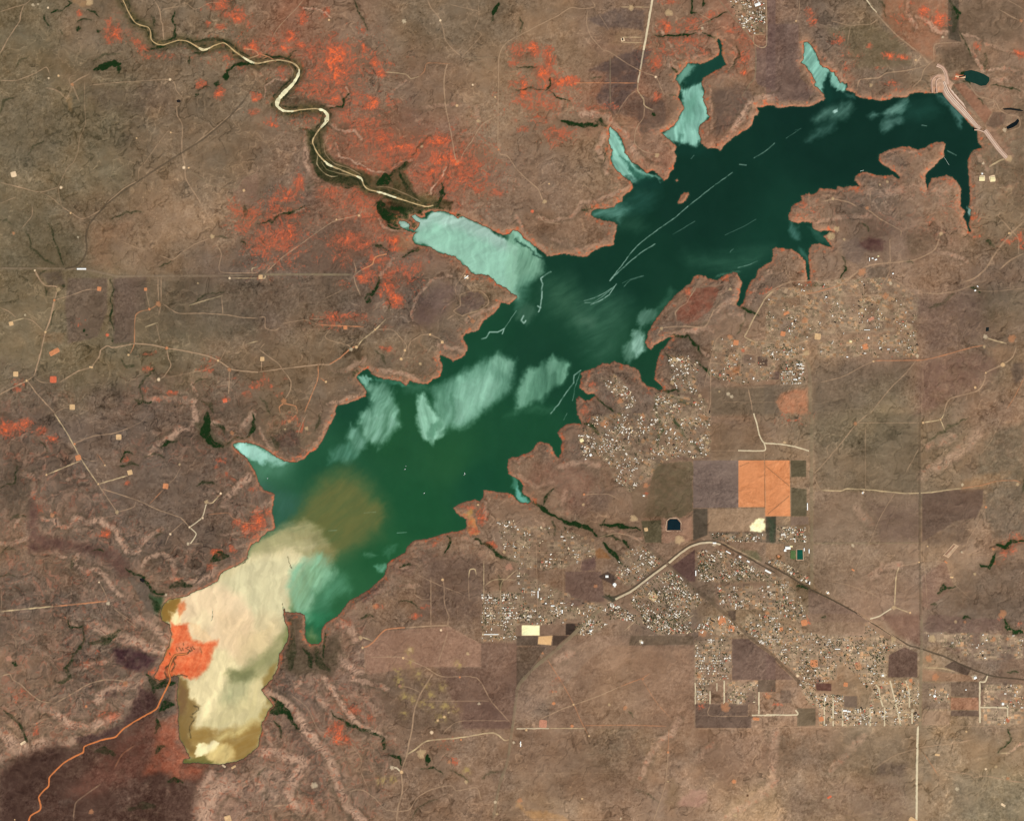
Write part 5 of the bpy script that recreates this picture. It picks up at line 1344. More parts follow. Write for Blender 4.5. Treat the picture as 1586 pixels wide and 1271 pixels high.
def smooth01(t):
    t = np.clip(t, 0, 1); return t * t * (3 - 2 * t)
_tab = np.random.RandomState(7).rand(512, 512).astype(np.float32)
def vnoise(X, Y, seed):
    X = X + seed * 37.17; Y = Y + seed * 91.71
    xi = np.floor(X); yi = np.floor(Y)
    fx = X - xi; fy = Y - yi
    fx = fx * fx * fx * (fx * (fx * 6 - 15) + 10); fy = fy * fy * fy * (fy * (fy * 6 - 15) + 10)
    x0 = xi.astype(np.int32) & 511; y0 = yi.astype(np.int32) & 511
    x1 = (x0 + 1) & 511; y1 = (y0 + 1) & 511
    a = _tab[y0, x0]; b = _tab[y0, x1]; c = _tab[y1, x0]; d = _tab[y1, x1]
    a = a + (b - a) * fx; c = c + (d - c) * fx
    return a + (c - a) * fy
def fbm(X, Y, scale, seed, octs=4, gain=.55):
    out = 0; amp = 1; tot = 0; s = 1.0 / scale
    for o in range(octs):
        ang = .6 * o + seed
        ca, sa = math.cos(ang), math.sin(ang)
        out = out + amp * vnoise((X * ca - Y * sa) * s, (X * sa + Y * ca) * s, seed + o * 3.1)
        tot += amp; amp *= gain; s *= 2.03
    return (out / tot - .5) * 2
def ridged(X, Y, scale, seed, octs=4, gain=.6):
    out = 0; amp = 1; tot = 0; s = 1.0 / scale
    for o in range(octs):
        ang = .8 * o + seed
        ca, sa = math.cos(ang), math.sin(ang)
        n = vnoise((X * ca - Y * sa) * s, (X * sa + Y * ca) * s, seed + o * 5.3)
        out = out + amp * (1 - np.abs(n * 2 - 1) * 2.2); tot += amp; amp *= gain; s *= 2.1
    return out / tot
DETAIL = smooth01(1 - np.maximum(np.maximum(-24 - GX, GX - W - 24), np.maximum(-24 - GY, GY - H - 24)) / 90.0)

def window(x0, x1, y0, y1):
    i0, i1 = np.searchsorted(AX, [x0, x1]); j0, j1 = np.searchsorted(AY, [y0, y1])
    return slice(max(j0 - 1, 0), min(j1 + 1, NY)), slice(max(i0 - 1, 0), min(i1 + 1, NX))
def near_line(P, pad, X=None, Y=None, widths=None, closed=False, out=None):
    """distance field (minus the local half width) to a polyline, kept only near it"""
    if out is None: out = np.full((NY, NX), 1e3, np.float32)
    X = GX if X is None else X; Y = GY if Y is None else Y
    n = len(P)
    for k in range(n if closed else n - 1):
        (x0, y0), (x1, y1) = P[k], P[(k + 1) % n]
        sl = window(min(x0, x1) - pad, max(x0, x1) + pad, min(y0, y1) - pad, max(y0, y1) + pad)
        dx, dy = x1 - x0, y1 - y0; L = dx * dx + dy * dy + 1e-9
        xx, yy = X[sl] - x0, Y[sl] - y0
        t = np.clip((xx * dx + yy * dy) / L, 0, 1)
        d = np.hypot(xx - t * dx, yy - t * dy)
        if widths is not None: d = d - (widths[k] + (widths[(k + 1) % n] - widths[k]) * t) / 2
        out[sl] = np.minimum(out[sl], d)
    return out
def inside(P, X, Y):
    c = np.zeros(X.shape, bool); n = len(P)
    for k in range(n):
        (x0, y0), (x1, y1) = P[k], P[(k + 1) % n]
        if y0 == y1: continue
        m = (y0 > Y) != (y1 > Y)
        c ^= m & (X < (x1 - x0) * (Y - y0) / (y1 - y0) + x0)
    return c
def poly_sd(P, pad, X, Y):
    """signed distance (positive inside) in a window round a polygon; returns slice, sd"""
    xs = [p[0] for p in P]; ys = [p[1] for p in P]
    sl = window(min(xs) - pad, max(xs) + pad, min(ys) - pad, max(ys) + pad)
    XX, YY = X[sl], Y[sl]
    d = np.full(XX.shape, 1e3, np.float32); n = len(P)
    for k in range(n):
        (x0, y0), (x1, y1) = P[k], P[(k + 1) % n]
        dx, dy = x1 - x0, y1 - y0; L = dx * dx + dy * dy + 1e-9
        xx, yy = XX - x0, YY - y0
        t = np.clip((xx * dx + yy * dy) / L, 0, 1)
        d = np.minimum(d, np.hypot(xx - t * dx, yy - t * dy))
    return sl, np.where(inside(P, XX, YY), d, -d)

# gentle warps that give natural edges their raggedness
WX = GX + (fbm(GX, GY, 9, 1, 3) * 3.2 + fbm(GX, GY, 3, 5, 2) * .9) * DETAIL
WY = GY + (fbm(GX, GY, 9, 2, 3) * 3.2 + fbm(GX, GY, 3, 6, 2) * .9) * DETAIL
SX = GX + fbm(GX, GY, 5, 3, 4, .7) * 1.9 * DETAIL
SY = GY + fbm(GX, GY, 5, 4, 4, .7) * 1.9 * DETAIL

# ---- shoreline: signed distance, positive over water
PADL = 60
SD = near_line(SHORE, PADL, SX, SY, closed=True)
SD = np.minimum(SD, PADL)
xs = [p[0] for p in SHORE]; ys = [p[1] for p in SHORE]
sl = window(min(xs) - 5, max(xs) + 5, min(ys) - 5, max(ys) + 5)
ins = np.zeros((NY, NX), bool); ins[sl] = inside(SHORE, SX[sl], SY[sl])
SD = np.where(ins, SD, -SD).astype(np.float32)
for isl in ISLANDS:
    s_, d_ = poly_sd(isl, 30, SX, SY); SD[s_] = np.minimum(SD[s_], -d_)

def rows(txt):
    for ln in txt.strip().splitlines():
        if '|' not in ln: continue
        head, body = ln.split('|'); h = head.split()
        yield h, pts(h[0], body)
C_ = lambda *v: np.array(v, np.float32)
RGB = np.zeros((NY, NX, 3), np.float32)
def lay(sl, colour, m):
    R = RGB[sl]; R += (np.asarray(colour, np.float32) - R) * m[..., None]

# ---- base soil tone, interpolated between the survey's 1 km squares
gy = np.clip((WY + fbm(GX, GY, 60, 11, 3) * 38) / 100 - .5, 0, 12.999); gx = np.clip((WX + fbm(GX, GY, 60, 12, 3) * 38) / 100 - .5, 0, 15.999)
pal = np.array([[PALETTE[c] for c in r] for r in BASE], np.float32)
j = np.floor(gy).astype(int); i = np.floor(gx).astype(int)
u = smooth01((gx - i) * 1.0)[..., None]; v = smooth01(gy - j)[..., None]
RGB[:] = (pal[j, i] * (1 - u) + pal[j, i + 1] * u) * (1 - v) + (pal[j + 1, i] * (1 - u) + pal[j + 1, i + 1] * u) * v
out_ = smooth01((np.maximum(np.maximum(-GX, GX - W), np.maximum(-GY, GY - H)) - 10) / 90)[..., None]
RGB += (C_(122, 104, 86) - RGB) * out_
del gy, gx, j, i, u, v, out_
# soil mottling: broad pale/dark grazing patches, streaks along the wind, fine scrub grain
wide = fbm(GX, GY, 46, 21, 4)
wx2 = GX + fbm(GX, GY, 22, 23, 3) * 14; wy2 = GY + fbm(GX, GY, 22, 24, 3) * 14
wisp = fbm(wx2, wy2 * 2.0, 15, 25, 4, .6)
fine = fbm(GX, GY, 3.4, 26, 3, .7)
gully = ridged(wx2, wy2, 17, 27, 4)            # thin branching water lines
LAND = np.clip(-SD / 3, 0, 1)
grain = fbm(GX, GY, 1.5, 28, 2, .6) * DETAIL
gm = .35 + 1.3 * smooth01(fbm(GX, GY, 55, 29, 3) * 2 + .5)
tone = wide * 13 + wisp * 12 + (fine * 11 * DETAIL + grain * 6) * gm
RGB += tone[..., None] * C_(1.0, .93, .86)
hue = fbm(GX, GY, 30, 31, 4)
RGB += hue[..., None] * C_(4, 0, -3)
g = smooth01((gully - .52) / .25) * smooth01(.5 + fbm(GX, GY, 70, 33, 2) * 1.8)
RGB -= (g * 20)[..., None] * C_(1, .82, .66)
g2 = smooth01((ridged(wx2 + 90, wy2, 11, 35, 3) - .55) / .25) * smooth01(fbm(GX, GY, 50, 36, 3) * 2.2)
RGB += (g2 * 18)[..., None] * C_(1, .84, .7)

vd = np.exp(-(fbm(wx2, wy2, 44, 201, 4, .5) / .03) ** 2) * smooth01(fbm(GX, GY, 60, 202, 2) * 2 + .55)
vp = np.exp(-(fbm(wx2 + 300, wy2, 36, 203, 4, .5) / .028) ** 2) * smooth01(fbm(GX, GY, 60, 204, 2) * 2 + .4)
vs_ = np.exp(-(fbm(wx2 - 100, wy2, 16, 205, 3, .5) / .06) ** 2) * smooth01(fbm(GX, GY, 44, 206, 2) * 2.4)
RGB -= ((vd * 24 + vs_ * 12) * DETAIL)[..., None] * C_(1, .86, .76)
RGB += (vp * 20 * DETAIL)[..., None] * C_(1, .84, .68)
scrub = smooth01((fbm(GX, GY, 2.6, 37, 2, .7) - .34) / .3) * smooth01(fbm(GX, GY, 26, 38, 3) * 2.5 + .3) * DETAIL
RGB -= (scrub * 17)[..., None] * C_(1, .86, .78)
chalk = smooth01((fbm(GX, GY, 3.0, 39, 2, .7) - .42) / .3) * smooth01(fbm(GX, GY, 34, 40, 3) * 2.5) * DETAIL
RGB += (chalk * 20)[..., None] * C_(1, .84, .7)
def cover(txt, tex=.75):
  for h, P in rows(txt):
      c = [float(q) for q in h[1].split(',')]; a, f, wv = float(h[2]), float(h[3]), h[4] == '1'
      sl, sd = poly_sd(P, f * 2 + 6, WX if wv else GX, WY if wv else GY)
      m = smooth01(.5 + sd / (2 * f)) * a
      if wv: m = m * np.clip(1 + fbm(GX[sl], GY[sl], 8, 41, 3) * .55, 0, 1.15)
      R = RGB[sl]; keep = (tone[sl] * tex)[..., None] * C_(1, .9, .8)
      R += (np.asarray(c, np.float32) + keep - R) * np.clip(m, 0, 1)[..., None]

cover(COVER)
# ---- badlands: crumpled pale ridges over darker washes
BAD = np.zeros((NY, NX), np.float32)
for h, P in rows(BADLANDS):
    sl, sd = poly_sd(P, 24, WX, WY)
    BAD[sl] = np.maximum(BAD[sl], smooth01(.5 + sd / 28) * float(h[1]))
BAD *= LAND
bridge = ridged(wx2 + 40, wy2 + 17, 15, 43, 4, .62); bfold = fbm(wx2, wy2, 8, 44, 3, .65)
RGB += (C_(162, 130, 111) - RGB) * (BAD * smooth01((bridge * .6 + bfold * .7 - .12) / .5) * .5)[..., None]
RGB += (C_(92, 80, 67) - RGB) * (BAD * smooth01((-.02 - bridge * .35 - bfold * .6) / .4) * .5)[..., None]
RGB += (C_(170, 100, 78) - RGB) * (BAD * smooth01((fbm(wx2, wy2, 6, 45, 3, .7) - .2) / .3) * .3)[..., None]

# ---- red beds
urban = np.zeros((NY, NX), np.float32)
for h, P in rows(TOWNS):
    sl, sd = poly_sd(P, 8, GX, GY); urban[sl] = np.maximum(urban[sl], smooth01(.5 + sd / 8))
red = np.zeros((NY, NX), np.float32)
for q in REDS.replace('\n', ';').split(';'):
    try: x, y, rx, ry, s = [float(t) for t in q.split()]
    except ValueError: continue
    sl = window(x - 2.4 * rx, x + 2.4 * rx, y - 2.4 * ry, y + 2.4 * ry)
    d = ((WX[sl] - x) / rx) ** 2 + ((WY[sl] - y) / ry) ** 2
    red[sl] = np.maximum(red[sl], s * np.exp(-d * .8)) + .25 * np.minimum(red[sl], s * np.exp(-d * .8))
red = np.minimum(red * 1.12, 1.3) * (1 - .75 * urban) * (1 - .45 * smooth01((GX - 980) / 80) * smooth01((GY - 880) / 60))
rn = fbm(wx2, wy2, 6.5, 52, 5, .74); rv = 1 - np.abs(fbm(wx2 + 50, wy2, 11, 53, 4, .6)) * 3.2; rp = fbm(GX, GY, 2.2, 54, 2, .7) * DETAIL
rb = smooth01(red * 1.5 + rn * .9 - .28) * LAND
RGB += (C_(148, 100, 78) - RGB) * (rb * .42)[..., None]
field = red * 1.0 + rn * 1.0 + rv * .16 + rp * .55 + vs_ * .3 + (gully - .4) * .3
rm = smooth01((field - .52) / .5) * smooth01(red * 4) * LAND
RGB += (C_(188, 102, 76) - RGB) * (rm * .6)[..., None]
hot = smooth01((field - 1.2) / .5) * smooth01(red * 2) * LAND
RGB += (C_(240, 116, 70) - RGB) * (hot * .65)[..., None]
RGB += (C_(120, 82, 64) - RGB) * (smooth01((-rn - .05) / .2) * rb * .35)[..., None]

# ---- rim rock slopes: pale pinkish bands, rilled across
ravine = ridged(wx2, wy2, 12, 63, 4, .65) * .9 + fbm(GX, GY, 5, 65, 3, .7) * .7
rim = np.zeros((NY, NX), np.float32); foot = np.zeros((NY, NX), np.float32)
for h, P in rows(RIMS):
    w, s = float(h[1]) / 3.965, float(h[2])
    d = near_line(P, w + 16, WX, WY) + (ravine - .05) * min(w * .18, 2.4)
    rim = np.maximum(rim, smooth01(1.25 - d / (w * .5) * .9) * s)
    foot = np.maximum(foot, np.exp(-((d - w * .62) / 2.6) ** 2) * s)
rill = fbm(wx2, wy2, 4.2, 61, 3, .75)
RGB += (C_(84, 74, 58) - RGB) * (foot * np.clip(.5 + fbm(GX, GY, 9, 64, 3) * 1.2, 0, 1) * .55 * (1 - smooth01(rim * 1.6)))[..., None]
RGB += (C_(184, 152, 130) - RGB) * (np.clip(rim * 1.15, 0, 1) * np.clip(.9 + rill * 1.4, 0, 1) * np.clip(.85 + fbm(GX, GY, 26, 67, 2) * 1.1, .3, 1))[..., None]
RGB += (C_(96, 78, 68) - RGB) * (rim * np.clip(-rill - .05, 0, 1) * .8)[..., None]
RGB += (C_(176, 108, 82) - RGB) * (rim * smooth01(fbm(GX, GY, 7, 62, 3) * 2.4 - .5) * .6)[..., None]

cover(LATE, 1.0)
out_ = smooth01((np.maximum(np.maximum(-GX, GX - W), np.maximum(-GY, GY - H)) - 24) / 120)[..., None]
RGB += (C_(122, 104, 86) + tone[..., None] * C_(1, .93, .86) - RGB) * out_
# ---- river valley floor and wooded draws
RD = near_line(RIVER, 30, WX, WY)
flood = smooth01(1.3 - RD / 11)
RGB += (C_(90, 82, 58) - RGB) * (flood * .8 * np.clip(.8 + fbm(GX, GY, 6, 71, 3) * .7, 0, 1))[..., None]
bank = np.exp(-((near_line(RIVER, 16, SX + 1.0, SY + 1.2, widths=RIVER_W) - 2.2) / 1.5) ** 2)
RGB += (C_(52, 54, 38) - RGB) * (bank * np.clip(.45 + fbm(GX, GY, 7, 72, 3) * 1.5, 0, .9))[..., None]
RGB += (C_(140, 118, 80) - RGB) * (smooth01(1.6 - RD / 5) * smooth01(fbm(wx2, wy2, 5, 73, 2) * 2) * .5)[..., None]
DX_ = WX * .8 + GX * .2 + fbm(GX, GY, 14, 207, 2) * 2.5; DY_ = WY * .8 + GY * .2 + fbm(GX, GY, 14, 208, 2) * 2.5
draw = np.zeros((NY, NX), np.float32); cut = np.zeros((NY, NX), np.float32)
for h, P in rows(DRAWS):
    w, s = float(h[1]) / 3.965, float(h[2])
    w = max(w, 1.7)
    if len(P) == 2:        # short draws get a bent middle so they taper at both ends
        (xa, ya), (xb, yb) = P; P = [(xa, ya), ((xa + xb) / 2 + (yb - ya) * .14, (ya + yb) / 2 - (xb - xa) * .14), (xb, yb)]; s *= .8
    n_ = len(P); wl = [w * (.3 if k in (0, n_ - 1) else 1) for k in range(n_)]
    d = near_line(P, w + 10, DX_, DY_, widths=wl)
    draw = np.maximum(draw, smooth01(.75 - d / 1.9) * s); d = d + w * .5
    cut = np.maximum(cut, smooth01(1.2 - d / (w + 5)) * s)
dn = fbm(GX, GY, 3.2, 81, 3, .8)
dk = np.clip(draw * (1.25 + dn * 1.1 + fbm(GX, GY, 9, 82, 2) * .5), 0, 1) * LAND
RGB += (C_(88, 76, 60) - RGB) * (cut * .28 * LAND)[..., None]
RGB += (C_(52, 56, 37) - RGB) * (dk ** 1.05 * .88)[..., None]
RGB += (C_(38, 62, 34) - RGB) * (smooth01((dk - .7) / .3) * .6)[..., None]

# ---- house lots: patchwork of yards, bare dirt and shrubs
for h, P in rows(TOWNS):
    ang = math.radians(float(h[2])); sl, sd = poly_sd(P, 8, WX, WY)
    X, Y = GX[sl], GY[sl]; u = (X * math.cos(ang) + Y * math.sin(ang)) / 5.2; v = (-X * math.sin(ang) + Y * math.cos(ang)) / 3.6
    cu = np.floor(u).astype(np.int32) & 511; cv = np.floor(v).astype(np.int32) & 511; r1 = _tab[cu, cv]; r2 = _tab[(cv + 91) & 511, (cu + 33) & 511]
    cu = np.floor(u / 2.7 + 9).astype(np.int32) & 511; cv = np.floor(v / 3.1 + 5).astype(np.int32) & 511; r3 = _tab[(cu + 7) & 511, cv]
    m = smooth01(.5 + sd / 5) * np.clip(.75 + fbm(X, Y, 14, 47, 2), .2, 1) * (SD[sl] < -1.5)
    sh = min(float(h[3]) / float(h[1]) * .5, 1.0)
    c = np.stack([146 + (r1 - .5) * 40 + (r3 - .5) * 30, 126 + (r1 - .5) * 36 + (r3 - .5) * 26, 105 + (r1 - .5) * 30 + (r3 - .5) * 20], -1)
    c = c + (r2 > .86)[..., None] * C_(26, 8, -4) - (r2 < .12)[..., None] * C_(26, 22, 18)
    R = RGB[sl]; R += (c - R) * (m * .7)[..., None]
    f1 = fbm(X, Y, 2.0, 48, 2, .8); f2 = fbm(X + 70, Y, 2.3, 49, 2, .8)
    gate = smooth01(fbm(X, Y, 11, 50, 3, .6) * 2.2 + .5)
    R += (C_(200, 174, 144) - R) * (m * (.25 + .75 * gate) * smooth01((f1 - .08) / .4) * .6)[..., None]
    R += (C_(66, 72, 48) - R) * (m * smooth01((f2 - .16 + .16 * (1 - sh) - .1 * sh) / .3) * (.22 + .6 * sh) * (.3 + .7 * gate))[..., None]

# ---- bare shore fringe
shore = np.exp(-((SD + 1.6) / 2.0) ** 2)
fr = np.clip(.6 + fbm(GX, GY, 10, 91, 3) * .9, 0, 1)
notdelta = 1 - smooth01((420 - GX) / 60) * smooth01((GY - 900) / 40) * .6
RGB += (C_(186, 118, 88) - RGB) * (shore * fr * .85 * notdelta)[..., None]
apron = smooth01(1 - (-SD) / 17) * (SD < 0) * smooth01((GX - 240) / 300)
RGB += (C_(162, 126, 102) - RGB) * (apron * np.clip(.62 + rill * 1.1, 0, .95) * .75)[..., None]
RGB += (C_(205, 104, 68) - RGB) * (apron * smooth01(fbm(GX, GY, 6, 93, 3) * 2.6 - .7) * .75)[..., None]
RGB += (C_(60, 52, 40) - RGB) * (np.exp(-((SD + .2) / .8) ** 2) * .45)[..., None]

# ---- dry yellow grass clumps on the southern ranch
for x, y in pts('B3', '930,225 935,300 850,345 860,395 980,370 1025,430 1130,440 950,520 900,505 1060,500 1150,560 1210,575 900,610 1100,640 870,430 1010,540 1060,570 1140,630 760,1020 830,1010 1280,960 1230,310'):
    sl = window(x - 16, x + 16, y - 14, y + 14)
    d = ((WX[sl] - x) ** 2 + (WY[sl] - y) ** 2) / 40
    RGB[sl] += (C_(170, 148, 98) - RGB[sl]) * (np.exp(-d) * np.clip(.55 + fbm(GX[sl], GY[sl], 4, 66, 3) * 1.6, 0, 1) * .8)[..., None]
RGB[:] = C_(124, 105, 86) + (RGB - C_(126, 107, 88)) * 1.2
# ---- overall soil warmth: the southern and eastern plains are paler
pale = smooth01((GX - 620) / 350) * smooth01((GY - 880) / 160) * .13 + smooth01((GX - 1240) / 60) * smooth01((GY - 540) / 100) * .04
RGB *= (1 + pale)[..., None]
RGB *= (1 + .07 * smooth01((GX - 1000) / 260))[..., None]
RGB *= C_(1.0, .985, .96)

# ---- lake water colour
WATER = np.zeros((NY, NX, 3), np.float32); wt = np.zeros((NY, NX), np.float32)
wsl = window(225, 1545, 55, 1200)
XX, YY = GX[wsl], GY[wsl]
acc = 0; tot = 0
for x, y, r, g_, b in WATER_BASE:
    k = 1 / (((XX - x) ** 2 + (YY - y) ** 2) / 400 + 1) ** 2
    acc = acc + k[..., None] * C_(r, g_, b); tot = tot + k
WC = acc / tot[..., None] * C_(.80, .88, .84)
WC += (fbm(XX, YY, 30, 101, 3) * 2.5)[..., None]
FX = XX + fbm(XX, YY, 14, 103, 3) * 5; FY = YY + fbm(XX, YY, 14, 104, 3) * 5
FX += fbm(XX, YY, 4, 105, 3, .7) * 1.8; FY += fbm(XX, YY, 4, 106, 3, .7) * 1.8
drag_w = fbm(GX, GY, 24, 115, 2)
FGX = GX.copy(); FGY = GY.copy(); FGX[wsl] = FX; FGY[wsl] = FY
for h, P in rows(CLOUDS):
    c = np.array([float(q) for q in h[1].split(',')], np.float32)
    a, f, ang, st = float(h[2]), float(h[3]), math.radians(float(h[4])), float(h[5])
    ca, sa = math.cos(ang), -math.sin(ang)
    # edges are dragged out along the drift direction
    lx = GX * ca + GY * sa; ly = -GX * sa + GY * ca
    xs = [p[0] for p in P]; ys = [p[1] for p in P]
    s0 = window(min(xs) - f * 3 - 14, max(xs) + f * 3 + 14, min(ys) - f * 3 - 14, max(ys) + f * 3 + 14)
    drag = fbm(lx[s0] * .2, ly[s0], 6.5, 111, 3, .5)
    X2 = FGX.copy() if False else FGX; 
    Xs = X2[s0] + drag * ca * 12 * st; Ys = FGY[s0] + drag * sa * 12 * st
    tX = np.empty_like(GX); tX[s0] = Xs; tY = np.empty_like(GY); tY[s0] = Ys
    s1, sd = poly_sd(P, f * 3 + 12, tX, tY)
    m = smooth01(.5 + sd / (2.2 * f))
    strk = fbm(lx[s1] * .16 + drag_w[s1] * .6, ly[s1] + drag_w[s1] * 5, 8, 113, 4, .55)
    strk = strk + fbm(lx[s1] * .06, ly[s1], 2.4, 117, 2, .6) * .22
    m = m * a * np.clip(1 - st * .25 + strk * st * .95, 0, 1.05)
    o0, o1 = wsl[0].start, wsl[1].start
    a0, a1 = max(s1[0].start, o0), min(s1[0].stop, wsl[0].stop); b0, b1 = max(s1[1].start, o1), min(s1[1].stop, wsl[1].stop)
    if a1 <= a0 or b1 <= b0: continue
    mm = m[a0 - s1[0].start:a1 - s1[0].start, b0 - s1[1].start:b1 - s1[1].start]
    T = WC[a0 - o0:a1 - o0, b0 - o1:b1 - o1]
    vv = 1 + strk[a0 - s1[0].start:a1 - s1[0].start, b0 - s1[1].start:b1 - s1[1].start] * .05
    T += (c * vv[..., None] - T) * np.clip(mm, 0, 1)[..., None]
sw = fbm(FX * 1.1 + fbm(XX, YY, 40, 131, 3) * 16, FY * .35 + fbm(XX, YY, 40, 132, 3) * 16, 9, 133, 4, .55)
lum = smooth01((WC.mean(-1) - 70) / 120)
WC *= (1 + sw * (.02 + .09 * lum))[..., None]
warm = smooth01((WC[..., 0] - WC[..., 1] - 40) / 60)
WC += (warm * fbm(XX, YY, 5, 134, 4, .7) * 34)[..., None] * C_(.7, 1, .8)
for h, P in rows(WAKES):
    w, s = float(h[1]), float(h[2])
    d = near_line(P, 5, GX + fbm(GX, GY, 6, 5, 2) * .8, GY)[wsl]
    WC += (C_(168, 200, 184) - WC) * (np.clip(1.15 - d / w, 0, 1) * s * np.clip(.88 + fbm(XX, YY, 6, 121, 2) * .6, .3, 1))[..., None]
for h, P in rows(CHANNELS):
    w, s = float(h[1]), float(h[2])
    d = near_line(P, 6, SX, SY)[wsl]
    WC += (C_(62, 56, 36) - WC) * (smooth01(1.3 - d / w * 1.4) * s * np.clip(.85 + fbm(XX, YY, 2.5, 122, 2) * .7, .15, 1))[..., None]
SDW = SD[wsl]
WC += (C_(60, 96, 70) - WC) * (np.exp(-(SDW / 1.4) ** 2) * .28)[..., None]
WATER[wsl] = WC
# ---------------------------------------------------------------- GEOMETRY
PONDS = [  # label, sheet, outline, colour, level drop
    ('dark green oblong pond below the dam beside the spillway outlet', 'D0', '1222,440 1260,432 1300,442 1340,458 1372,478 1372,500 1352,526 1320,530 1285,515 1225,497 1212,470', (24, 56, 46)),
    ('nearly black crescent pond in the loop of road south of the dam', 'D0', '1470,785 1500,765 1530,748 1545,732 1556,742 1542,768 1515,785 1485,795', (16, 24, 26)),
    ('black square treatment pond with clipped corners beside the cross-shaped field block', 'C2', '928,662 942,648 985,648 1006,672 1006,716 924,716', (16, 36, 42)),
    ('tiny dark stock pond ringed by pale dirt in the north west ranchland', 'A0', '1085,618 1100,612 1112,622 1105,632 1088,630', (40, 36, 32)),
    ('small black oval pond on the grey mudflat north west of the silt', 'A2', '858,1012 880,1010 892,1024 880,1038 862,1028', (30, 28, 26)),
    ('short black pool on the creek bend east of the dam', 'D0', '1455,668 1500,664 1560,672 1586,684 1560,684 1500,676 1462,676', (30, 32, 30)),
    ('small dark rectangular tank pond among the eastern well roads', 'D1', '1352,742 1370,740 1368,764 1350,766', (24, 34, 32)),
    ('small dark teal pool in the inlet south of the boat launch', 'C1', '862,1102 882,1100 888,1114 870,1120', (70, 150, 130)),
]
urban = np.zeros((NY, NX), np.float32)
for h, P in rows(TOWNS):
    sl, sd = poly_sd(P, 8, GX, GY); urban[sl] = np.maximum(urban[sl], smooth01(.5 + sd / 8))
relief = wide * 16 + wisp * 5 + fine * .8 * DETAIL + fbm(GX, GY, 7, 141, 3) * (1.0 + 4 * BAD) * DETAIL - g * 5 - vd * 5 * DETAIL - vs_ * 3 * DETAIL + vp * 2 + bridge * BAD * 10
rough = .35 + rim * 2.2 + np.clip(red, 0, 1) * .8
rug = smooth01(fbm(GX, GY, 120, 142, 2) + .3)
HILL = 26 + relief * (1 - .8 * urban) * (.7 + .5 * rug) + (ridged(wx2, wy2, 8, 143, 3) * 7) * (rim * 1.0 + .25 * rb) * (1 - urban)
HILL -= rim * 5
HILL -= cut * 9 * (1 - urban)
HILL -= smooth01(1.35 - RD / 11) * 16
rise = np.clip(-SD / 9, 0, 1)
HILL = np.where(SD < 0, HILL * rise + np.minimum(-SD, 3) * 1.1, -np.minimum(SD, 6) * 1.6)
far = np.clip((np.maximum(np.abs(GX - W / 2), np.abs(GY - H / 2)) - 900) / 900, 0, 2)
HILL = HILL * (1 + far * 1.2)
pond_z = []
for lab, sh, s, c in PONDS:
    P = pts(sh, s); sl, sd = poly_sd(P, 8, GX, GY)
    z = float(np.percentile(HILL[sl][sd > -3], 25)) - 1
    m = smooth01((sd + 4) / 4); HILL[sl] = HILL[sl] * (1 - m) + (z - 1.5) * m + np.where(sd < 0, 2.2, 0) * m * (1 - smooth01((sd + 4) / 4)) ; pond_z.append(z)

def hsample(x, y, A=None):
    A = HILL if A is None else A
    x = np.atleast_1d(np.asarray(x, float)); y = np.atleast_1d(np.asarray(y, float))
    i = np.clip(np.searchsorted(AX, x) - 1, 0, NX - 2); j = np.clip(np.searchsorted(AY, y) - 1, 0, NY - 2)
    u = (x - AX[i]) / (AX[i + 1] - AX[i]); v = (y - AY[j]) / (AY[j + 1] - AY[j])
    if A.ndim == 3: u = u[:, None]; v = v[:, None]
    return (A[j, i] * (1 - u) + A[j, i + 1] * u) * (1 - v) + (A[j + 1, i] * (1 - u) + A[j + 1, i + 1] * u) * v
def wx(x): return (np.asarray(x) - W / 2) * CELL
def wy(y): return (H / 2 - np.asarray(y)) * CELL

def lin(c):
    c = np.asarray(c, float) / 255.0
    return np.where(c <= .04045, c / 12.92, ((c + .055) / 1.055) ** 2.4)
def albedo(c):
    return tuple(float(min(v / k, .86)) for v, k in zip(lin(c), EXPO))
MATS = {}
def mat(name, colour=None, attr=False, rough=.95, spec=.0, grain=.12, gscale=.02, bump=0, metallic=0):
    if name in MATS: return MATS[name]
    m = bpy.data.materials.new(name); m.use_nodes = True; t = m.node_tree; b = t.nodes['Principled BSDF']
    b.inputs['Roughness'].default_value = rough; b.inputs['Specular IOR Level'].default_value = spec
    b.inputs['Metallic'].default_value = metallic
    geo = t.nodes.new('ShaderNodeNewGeometry')
    no = t.nodes.new('ShaderNodeTexNoise'); no.inputs['Scale'].default_value = gscale; no.inputs['Detail'].default_value = 3
    t.links.new(geo.outputs['Position'], no.inputs['Vector'])
    mr = t.nodes.new('ShaderNodeMapRange'); mr.inputs['To Min'].default_value = 1 - grain; mr.inputs['To Max'].default_value = 1 + grain
    mr.inputs['From Min'].default_value = .3; mr.inputs['From Max'].default_value = .7
    t.links.new(no.outputs['Fac'], mr.inputs['Value'])
    sc = t.nodes.new('ShaderNodeVectorMath'); sc.operation = 'MULTIPLY'
    if attr:
        a = t.nodes.new('ShaderNodeAttribute'); a.attribute_name = 'soil'
        t.links.new(a.outputs['Color'], sc.inputs[0]); sc.inputs[1].default_value = tuple(1 / k for k in EXPO)
    else:
        sc.inputs[0].default_value = albedo(colour); sc.inputs[1].default_value = (1, 1, 1)
    mu = t.nodes.new('ShaderNodeVectorMath'); mu.operation = 'SCALE'
    t.links.new(sc.outputs[0], mu.inputs[0]); t.links.new(mr.outputs[0], mu.inputs['Scale'])
    t.links.new(mu.outputs[0], b.inputs['Base Color'])
    MATS[name] = m; return m
